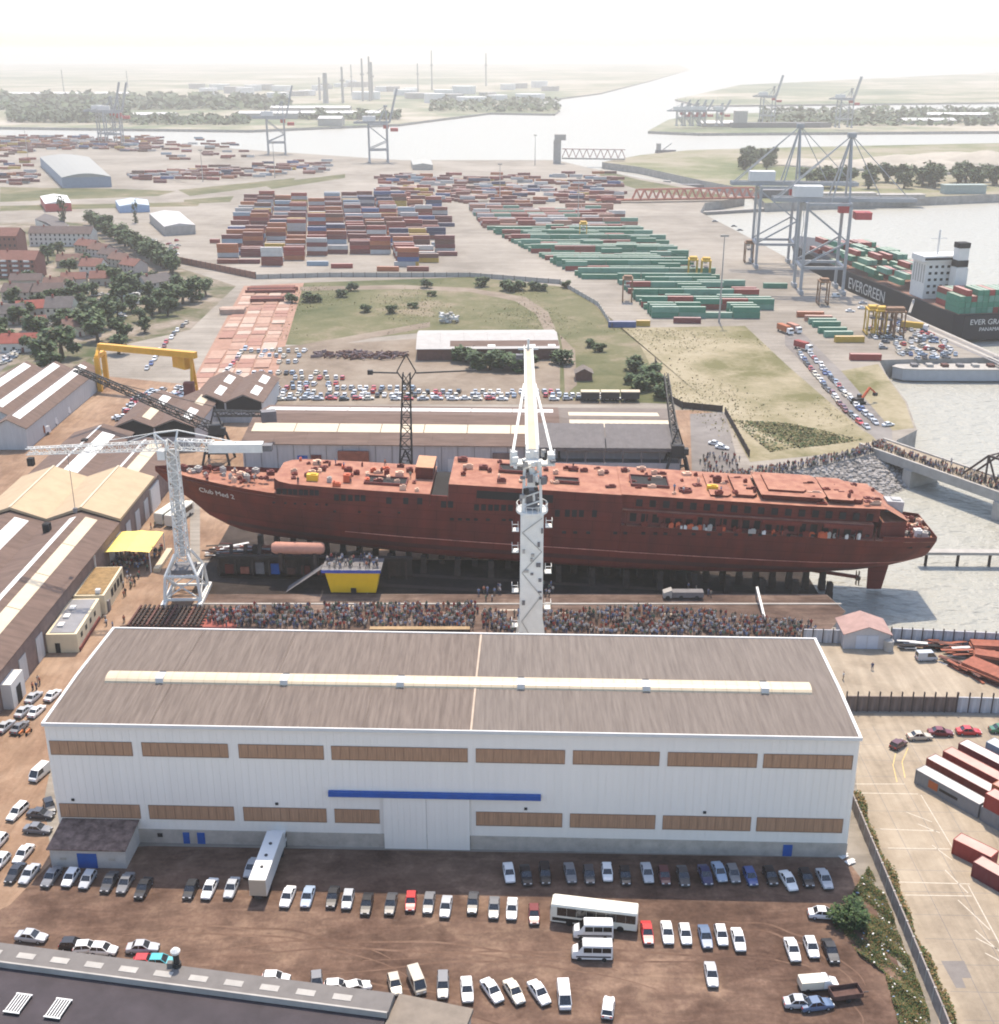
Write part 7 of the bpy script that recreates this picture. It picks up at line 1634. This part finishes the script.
gwy = thing('ship_gangway', 'pale gangway sloping from the quay up to the black ship', 'gangway', (0, 0, 0)); p = Vector((203, 525, -7.2)) + cs_m @ Vector((42, 0, 12)); MB().bar((p.x, p.y, p.z), (p.x - 4.5, p.y - 9, .2), 1.2, .5).build('walkway', m_conc, gwy)

# ================================================================ TOWN ON THE LEFT
random.seed(17)
m_bri = [M('town wall %d' % i, c, .9, .1) for i, c in enumerate(((.55, .51, .45), (.40, .35, .28), (.22, .085, .065), (.58, .52, .40), (.44, .38, .34)))]
m_rfs = [M('town roof %d' % i, c, .9, .2, .5) for i, c in enumerate(((.16, .09, .07), (.12, .085, .075), (.19, .085, .065), (.11, .095, .09), (.27, .075, .055)))]
def house(px, py, L, w_, ez, rz, wi, ri, label, floors=2, name='house'):
    x, y = G(px, py); r = thing(name, label, 'house', (x, y, 0), R(rz), 'houses of the town'); rh = ez + w_ * .32
    b = MB(); b.add([(0, 0, 0), (L, 0, 0), (L, w_, 0), (0, w_, 0), (0, 0, ez), (L, 0, ez), (L, w_, ez), (0, w_, ez), (0, w_ / 2, rh), (L, w_ / 2, rh)], [(0, 1, 5, 4), (1, 2, 6, 9, 5), (2, 3, 7, 6), (3, 0, 4, 8, 7)]); b.build('wall', m_bri[wi], r)
    for s in (0, 1):
        y0 = -.4 if s == 0 else w_ + .4; z0 = ez - .26
        q = MB().add([(-.4, y0, z0), (L + .4, y0, z0), (L + .4, w_ / 2, rh + .1), (-.4, w_ / 2, rh + .1), (-.4, y0, z0 + .2), (L + .4, y0, z0 + .2), (L + .4, w_ / 2, rh + .3), (-.4, w_ / 2, rh + .3)], [(0, 1, 2, 3), (4, 5, 6, 7), (0, 1, 5, 4), (0, 3, 7, 4), (1, 2, 6, 5)]).build('roof_panel', m_rfs[ri], r)
        if s == 0: MB().box(L * .2, w_ * .42, rh - .3, L * .2 + .8, w_ * .42 + .8, rh + 1.2).build('chimney', m_rfs[4], q)
    n = max(2, int(L / 3))
    for fl in range(floors):
        for i in range(n):
            xx = L * (i + .5) / n; z = 1 + fl * (ez / floors)
            if fl == 0 and i == n // 2: MB().box(xx - .5, -.06, .05, xx + .5, -.001, 2.1).build('door', m_rfs[2], r)
            else: MB().box(xx - .5, -.05, z, xx + .5, -.001, z + 1.3).build('window', m_dark, r)
HS = [(30, 246, 40, 11, 8, -4, 0, 1, 'long white three storey building with dark roof at the town edge', 3), (-2, 278, 22, 12, 10, -6, 2, 2, 'red brick apartment block with white balconies', 4), (-10, 254, 18, 12, 11, -6, 2, 2, 'smaller red brick apartment block behind the first', 3),
      (80, 277, 12, 10, 6, -8, 0, 2, 'white detached house with reddish roof in the middle of the town', 2), (57, 268, 14, 9, 4, 8, 1, 0, 'brown roofed bungalow left of the white detached house', 1), (75, 252, 15, 9, 4.5, -30, 1, 2, 'red brown roofed house below the long white building', 2), (88, 256, 14, 9, 4.5, -32, 4, 0, 'brown roofed house in the terrace along the road, first', 2), (98, 261, 14, 9, 4.5, -34, 4, 1, 'brown roofed house in the terrace along the road, second', 2), (108, 266, 14, 9, 4.5, -35, 1, 0, 'brown roofed house in the terrace along the road, third', 2), (120, 272, 13, 9, 4.5, -36, 4, 2, 'brown roofed house in the terrace along the road, last', 2),
      (148, 294, 16, 10, 5, 52, 0, 3, 'pale roofed gabled house by the end of the hedge', 2), (90, 286, 16, 9, 4, 6, 1, 2, 'low red brown roofed house below the white detached one', 1), (30, 302, 16, 10, 5, 4, 1, 1, 'grey roofed house in the middle of the left gardens', 2), (44, 296, 14, 10, 5, 8, 4, 0, 'brown roofed house behind the yellow walled one', 2), (18, 318, 12, 9, 4, 20, 0, 4, 'white house with red roof among the left gardens', 1), (46, 321, 12, 12, 6, 4, 3, 3, 'yellow walled house with flat gable in the left gardens', 2), (2, 302, 14, 10, 5, -6, 1, 1, 'dark roofed house at the picture edge, upper', 2),
      (-4, 325, 12, 10, 5, 10, 4, 3, 'grey roofed house at the picture edge, middle', 2), (66, 338, 8, 8, 4.5, 30, 3, 0, 'small beige house beside the big dark trees', 1), (1, 353, 14, 9, 4, 6, 0, 4, 'white house with bright red roof by the road', 1), (24, 334, 10, 8, 4, 25, 1, 2, 'small reddish roofed house above the bright red one', 1), (112, 292, 12, 7, 3.6, -8, 1, 0, 'low brown shed roofed house beside the tall dark trees', 1), (62, 288, 12, 8, 4.5, 10, 4, 2, 'reddish roofed house left of the low red brown one', 1), (10, 288, 16, 8, 4, 2, 1, 1, 'low brown roofed house in front of the brick apartment block', 1)]
for h_ in HS: house(*h_)
x, y = G(-2, 276)
ap = [o for o in COL.objects if o.get('label', '').startswith('red brick apartment')][0]
for k in range(4):
    for i in range(3): MB().box(3 + i * 6.5, -1, 1.4 + k * 2.5, 6 + i * 6.5, -.06, 2.3 + k * 2.5).build('balcony', m_trim, ap)
for i in range(11):
    x, y = G(112 + i * 2.9, rnd(292, 306)); r = thing('caravan', 'white caravan in the crowded town yard, %s from the left' % ordn(i + 1), 'caravan', (x, y, .03), rnd(0, 3), 'white caravans'); MB().loft([[(-2.4, -1, .5), (-2.6, -1, 1.5), (-2.2, -1, 2.5), (2.2, -1, 2.5), (2.5, -1, 1.5), (2.4, -1, .5)], [(-2.4, 1, .5), (-2.6, 1, 1.5), (-2.2, 1, 2.5), (2.2, 1, 2.5), (2.5, 1, 1.5), (2.4, 1, .5)]]).build('body', m_trim, r); MB().box(-1, -1.04, 1.4, 1, -1.01, 2).build('window', m_dark, r); MB().ycyl((0, -.9, .35), .35, .2, 8).build('wheel', m_tyre, r)
town = MB()
for i in range(90): x, y = G(rnd(0, 150), rnd(285, 318)); mass_car(town, x, y, rnd(0, 3)) if random.random() < .5 else None
for i in range(38): f = rnd(0, 1); x, y = G(2 + f * 62 + rnd(-3, 3), 366 - f * 56 + rnd(-2, 2)); mass_car(town, x, y, R(62))
for i in range(22): x, y = G(rnd(152, 178), rnd(240, 258)); mass_car(town, x, y, rnd(0, 3))
ob = town.build('street_cars', cm); ob['kind'] = 'stuff'; ob['label'] = 'tiny cars parked all over the town streets'
# trees
random.seed(23)
T1 = [(62, 358, 7.5), (45, 366, 6), (52, 372, 5), (119, 354, 4.6), (118, 336, 4.6), (125, 340, 4), (145, 333, 3.6), (100, 330, 7), (92, 335, 6), (98, 342, 5.5), (128, 300, 7.5), (122, 305, 6), (138, 292, 5), (112, 285, 5), (105, 280, 5), (70, 275, 5), (48, 262, 5), (40, 268, 4.5), (20, 325, 5), (14, 308, 5), (35, 340, 5.5), (42, 335, 4.5), (60, 315, 4.5), (78, 312, 4.5), (85, 318, 4), (152, 316, 5), (160, 312, 5.5), (168, 316, 4.5), (175, 308, 6), (183, 304, 6), (192, 302, 6), (200, 298, 5.5), (206, 296, 4.5), (180, 294, 5), (170, 300, 4.5), (150, 300, 4.5), (60, 330, 4), (5, 335, 4), (30, 285, 4.5), (82, 300, 4.5), (72, 295, 4), (140, 322, 3.4), (108, 322, 4), (28, 318, 4), (155, 286, 4), (16, 296, 4), (52, 306, 4.5), (70, 302, 4), (38, 310, 4), (66, 325, 4.5), (76, 330, 4.5), (110, 312, 4.5), (118, 318, 4), (132, 312, 4.5), (8, 346, 4), (30, 352, 4), (92, 296, 4), (58, 255, 4.5), (100, 274, 4), (86, 266, 4)]
for i, (px, py, r_) in enumerate(T1): tree(px, py, r_, 'leafy garden tree of the town, %s from the picture\'s left edge' % ordn(sorted(T1).index((px, py, r_)) + 1), 'garden trees of the town')
for i in range(26): f = i / 25; tree(92 + f * 82 + rnd(-1, 1), 226 + f * 48 + rnd(-1.5, 1.5), rnd(5, 6.5), 'tree of the long dark hedge row, %s from the top' % ordn(i + 1), 'trees of the long hedge row')
tree(65, 231, 7, 'tall narrow poplar behind the long white building', 'poplars', True); tree(136, 223, 4.5, 'narrow poplar beside the white works hall', 'poplars', True)
zone('grass_verge', [(100, 228), (108, 226), (178, 268), (172, 272), (140, 252)], m_grass, .06)
# terminal buildings
def far_hall(pts, h_, mats, label, name='hall', barrel=False):
    W = [G(*p) for p in pts]; r = thing(name, label, 'hall', (W[0][0], W[0][1], 0)); P = [(p[0] - W[0][0], p[1] - W[0][1]) for p in W]
    MB().prism(P, 0, h_, 0).build('wall', mats[0], r)
    a, b_, c_, d = P
    n = 8; rg = []
    for k in range(n + 1):
        f = k / n; z = h_ + (3.2 * sin(pi * f) if barrel else 1.6 * (1 - abs(2 * f - 1))); p = lerp(a, b_, f); q = lerp(d, c_, f); rg.append((p[0], p[1], z + .05)); rg.append((q[0], q[1], z + .05))
    MB().add(rg, [(2 * k, 2 * k + 2, 2 * k + 3, 2 * k + 1) for k in range(n)]).add([rg[2 * k] for k in range(n + 1)], [tuple(range(n, -1, -1))]).build('roof', mats[1], r)
    return r
m_blg = M('slate blue cladding', (.20, .25, .32), .7, .08); m_grr = M('pale grey green roof', (.34, .34, .31), .7, .08)
far_hall([(63, 188), (112, 187), (90, 166), (41, 166)], 9, (m_blg, M('mid grey roof', (.27, .27, .25), .7, .08)), 'big grey arched hall with blue end wall in the terminal', barrel=True)
far_hall([(46, 212), (72, 211), (68, 203), (41, 204)], 6, (m_qr, m_trim), 'white topped canopy building with red sides by the road'); far_hall([(120, 213), (150, 212), (148, 206), (116, 207)], 5, (M('pale blue cladding', (.25, .36, .52), .7, .1), M('light blue roof', (.40, .46, .52), .7)), 'low pale blue building beside the terminal road')
far_hall([(165, 236), (196, 234), (180, 220), (150, 222)], 6, (m_conc, M('dull white roof', (.44, .42, .40), .7, .08)), 'white works hall beside the hedge row'); far_hall([(36, 228), (60, 240), (70, 234), (46, 222)], 6, (m_bri[0], m_rfs[3]), 'dark roofed wing of the long white building')
far_hall([(413, 170), (433, 170), (431, 165), (411, 165)], 5, (m_conc, m_grr), 'small grey hall on the river bank')
# ================================================================ ISLAND, LOCKS, RIVER
random.seed(41)
tb_ = thing('red_truss_bridge', 'long red truss bridge crossing the canal behind the gantry cranes', 'bridge', (0, 0, 0)); p, q = G(596, 203), G(758, 200); m_red = M('faded red truss', (.42, .14, .10), .7, .15)
MB().bar((p[0], p[1], 2), (q[0], q[1], 2), 6, 1.2).build('deck', m_rust, tb_)
b = MB(); n = 16; a0 = lerp(p, q, .22)
for s in (-3, 3):
    for k in range(n):
        f0, f1 = k / n, (k + 1) / n; A = lerp(a0, q, f0); B = lerp(a0, q, f1); C_ = lerp(a0, q, (f0 + f1) / 2)
        b.bar((A[0], A[1] + s, 2.6), (C_[0], C_[1] + s, 10), .7); b.bar((C_[0], C_[1] + s, 10), (B[0], B[1] + s, 2.6), .7)
    b.bar((a0[0] + 4, a0[1] + s, 10), (q[0] - 4, q[1] + s, 10), .7)
b.build('truss', m_red, tb_)
mo = thing('mole', 'low dark stone mole reaching into the basin behind the red bridge', 'mole', (0, 0, 0)); p, q = G(690, 213, -5), G(792, 207, -5); MB().bar((p[0], p[1], -6.4), (q[0], q[1], -6.4), 6, 3).build('wall', m_rock2, mo); MB().bar((p[0], p[1], -4.7), (q[0], q[1], -4.7), 5, .4).build('top', m_conc, mo)
lk = thing('lock_tower', 'grey lock tower on the river bank', 'tower', (*G(557, 163), 0)); MB().box(-4, -4, 0, 4, 4, 24).build('shaft', m_conc, lk); MB().box(-3, -5, 24, 9, 5, 30).build('head', m_conc, lk)
lb = thing('lock_bridge', 'faint pink truss bridge at the river lock', 'bridge', (0, 0, 0)); p, q = G(562, 160), G(625, 161); b = MB(); b.bar((p[0], p[1], 2), (q[0], q[1], 2), 6, 1.5)
b.build('deck', m_conc, lb); b = MB()
for k in range(9): A = lerp(p, q, k / 9); B = lerp(p, q, (k + 1) / 9); C_ = lerp(p, q, (k + .5) / 9); b.bar((A[0], A[1], 3), (C_[0], C_[1], 12), .9); b.bar((C_[0], C_[1], 12), (B[0], B[1], 3), .9)
b.bar((p[0], p[1], 12), (q[0], q[1], 12), .9); b.build('truss', M('faded pink truss', (.46, .30, .27), .7), lb)
# dredger on the river
x, y = G(665, 153, -7); dr = thing('dredger', 'small dark dredger on the river right of the bend', 'boat', (x, y, -7.2), R(4)); MB().prism([(-12, -4), (10, -4), (14, 0), (10, 4), (-12, 4)], 0, 4).build('hull', m_gr, dr); MB().box(-11, -3, 4, -6, 3, 12).build('wheelhouse', m_conc, dr); MB().bar((-3, 0, 4), (8, 0, 12), .8).build('boom', m_gr, dr)
for i, (px, py, L) in enumerate(((690, 188, 55), (765, 171, 30), (705, 164, 30))):
    x, y = G(px, py, -7); bg_ = thing('barge', ('grey barge moored in the canal', 'grey work barge on the island shore', 'low barge in the river mouth')[i], 'boat', (x, y, -7.2), R(-4)); MB().prism([(-L / 2, -4), (L / 2 - 5, -4), (L / 2, 0), (L / 2 - 5, 4), (-L / 2, 4)], 0, 3.6).build('hull', m_gr, bg_); MB().box(-L / 2 + 2, -3, 3.6, -L / 2 + 9, 3, 7).build('wheelhouse', m_conc, bg_)
# island trees and spoil heaps
k = 0
for px in sorted(random.choice((rnd(742, 772), rnd(800, 855), rnd(855, 935), rnd(920, 999))) for _ in range(60)):
    py = 186 - max(0, (px - 900)) * .02 + rnd(-5, 3) if px > 780 else rnd(158, 170)
    k += 1; tree(px, py, rnd(6, 10) if px > 780 else rnd(5, 8), 'hazy tree of the island wood across the basin, %s from the left' % ordn(k), 'hazy trees on the island')
m_spoil = M('sand spoil', (.36, .32, .26), .95, .15, .05, world=True)
for i, (px, py, w_, h_) in enumerate(((845, 168, 40, 9), (900, 165, 60, 11), (935, 170, 55, 10), (985, 164, 60, 14), (800, 163, 50, 5), (955, 160, 70, 9))):
    x, y = G(px, py); m = MB(); rg = []
    for zf, rf in ((0, 1), (.35, .8), (.7, .45), (1, .1)): rg.append([(cos(2 * pi * j / 14) * w_ * rf * (1 + .18 * sin(j * 2.3 + i)), sin(2 * pi * j / 14) * w_ * .9 * rf * (1 + .15 * sin(j * 1.7 + i)), h_ * zf - .3) for j in range(14)])
    m.loft(rg); tag(m.build('spoil_heap', m_spoil, loc=(x, y, 0), smooth=True), 'pale sand heap on the island, %s from the left' % ordn([2, 3, 4, 6, 1, 5][i]), 'sand heap', 'sand heaps on the island')
for i, (px, py, L, h_) in enumerate(((840, 200, 60, 5), (790, 198, 50, 6), (965, 194, 36, 7), (895, 199, 50, 3))):
    x, y = G(px, py); tag(MB().box(-L / 2, 0, 0, L / 2, 10, h_).box(-L / 2 - .5, -.5, h_, L / 2 + .5, 10.5, h_ + .5).build('quay_shed', (m_conc, m_gr, M('pale green cladding', (.28, .33, .30), .8), m_conc)[i], loc=(x, y, 0), rz=R(2)), 'low shed on the island quay, %s from the left' % ordn([2, 1, 4, 3][i]), 'shed', 'island quay sheds')
# ================================================================ FAR SHORE
random.seed(51)
def treebelt(name, n, pos, size, label):
    o = leaf_cloud(n, pos, size, [m_l1, m_l2, m_l2], name); o['kind'] = 'stuff'; o['label'] = label
def belt(px0, px1, py0, py1, h_):
    def f():
        px = rnd(px0, px1); x, y = G(px, rnd(py0, py1), -3); k = .6 + .4 * sin(px * .23) * sin(px * .071 + 1); return (x, y, -3 + h_ * k * random.random() ** .6)
    return f
treebelt('far_wood', 2600, belt(8, 130, 112, 123, 20), 5, 'hazy dark wood on the far left shore'); treebelt('far_wood', 1500, belt(130, 250, 118, 125, 12), 4, 'thin hazy tree line along the far shore'); treebelt('far_wood', 3200, belt(-60, 290, 98, 110, 20), 9, 'pale blue green woods behind the far left shore'); treebelt('far_wood', 1200, belt(300, 400, 115, 120, 14), 5, 'hazy tree line behind the long white sheds'); treebelt('far_wood', 900, belt(430, 560, 100, 112, 14), 6, 'faint scrub on the far point'); treebelt('far_wood', 1800, belt(760, 999, 110, 126, 10), 6, 'faint scrub on the far right spit')
for i, (px, py, L, h_) in enumerate(((268, 119, 110, 10), (340, 118, 150, 9), (310, 113, 160, 10), (150, 118, 90, 6), (330, 126, 40, 12), (40, 97, 500, 9), (720, 127, 60, 6), (930, 124, 90, 6), (960, 118, 120, 6))):
    x, y = G(px, py, -3); tag(MB().box(-L / 2, 0, 0, L / 2, 40, h_).add([(-L / 2, -1, h_), (L / 2, -1, h_), (L / 2, 20, h_ + 3), (-L / 2, 20, h_ + 3), (L / 2, 41, h_), (-L / 2, 41, h_)], [(0, 1, 2, 3), (3, 2, 4, 5)], 1).build('far_shed', [m_conc, m_trim], loc=(x, y, -3)), 'long pale shed on the far shore, %s from the left' % ordn([3, 6, 4, 2, 5, 1, 7, 8, 9][i]), 'shed', 'far shore sheds')
for i, (px, py, h_, r_) in enumerate(((326, 103, 75, 14), (343, 103, 90, 7), (363, 101, 110, 6), (370, 101, 115, 6), (372, 100, 100, 9), (352, 96, 90, 4), (320, 100, 60, 6), (418, 92, 90, 5), (432, 90, 130, 5), (486, 86, 120, 6), (64, 92, 70, 4), (128, 88, 60, 4))):
    x, y = G(px, py, -3); t = thing('refinery_tower', 'hazy refinery tower on the horizon, %s from the left' % ordn(sorted([326, 343, 363, 370, 372, 352, 320, 418, 432, 486, 64, 128]).index(px) + 1), 'tower', (x, y, -3), 0, 'hazy refinery towers'); MB().cyl((0, 0, 0), r_ * .5, h_ * .9, 10, r2=r_ * .35).build('column', m_conc, t); MB().box(-r_ * .8, -r_ * .7, h_ * .55, r_ * .8, r_ * .7, h_ * .58).build('platform', m_conc, t)
for i in range(34):
    px = 200 + i * 10.6 + rnd(-4, 4); x, y = G(px, rnd(86, 104), -3); t = tag(MB().cyl((0, 0, 0), rnd(18, 40), rnd(12, 22), 16).build('storage_tank', m_trim if i % 3 else m_conc, loc=(x, y, -3)), 'pale round storage tank of the hazy far refinery, %s from the left' % ordn(i + 1), 'tank', 'storage tanks of the refinery')
x, y = G(770, 130, -7); sp_ = thing('far_ship', 'long hazy ship moored under the far shore cranes', 'ship', (x, y, -7.2), R(1)); MB().prism([(-65, -9), (80, -9), (100, 0), (80, 9), (-65, 9)], 0, 12).build('hull', m_gr, sp_); MB().box(-60, -8, 12, -40, 8, 30).build('superstructure', m_conc, sp_)

# ================================================================ the air
hz = bpy.data.materials.new('pale summer haze'); hz.use_nodes = True
_n = hz.node_tree.nodes; _n.clear()
_o = _n.new('ShaderNodeOutputMaterial'); _v = _n.new('ShaderNodeVolumePrincipled')
_v.inputs['Color'].default_value = (1, .93, .83, 1); _v.inputs['Density'].default_value = 0.00018; _v.inputs['Anisotropy'].default_value = .35
hz.node_tree.links.new(_v.outputs[0], _o.inputs['Volume'])
haze = MB().box(-14500, -700, -17.5, 14500, 14500, 132).build('haze', hz); haze['kind'] = 'stuff'
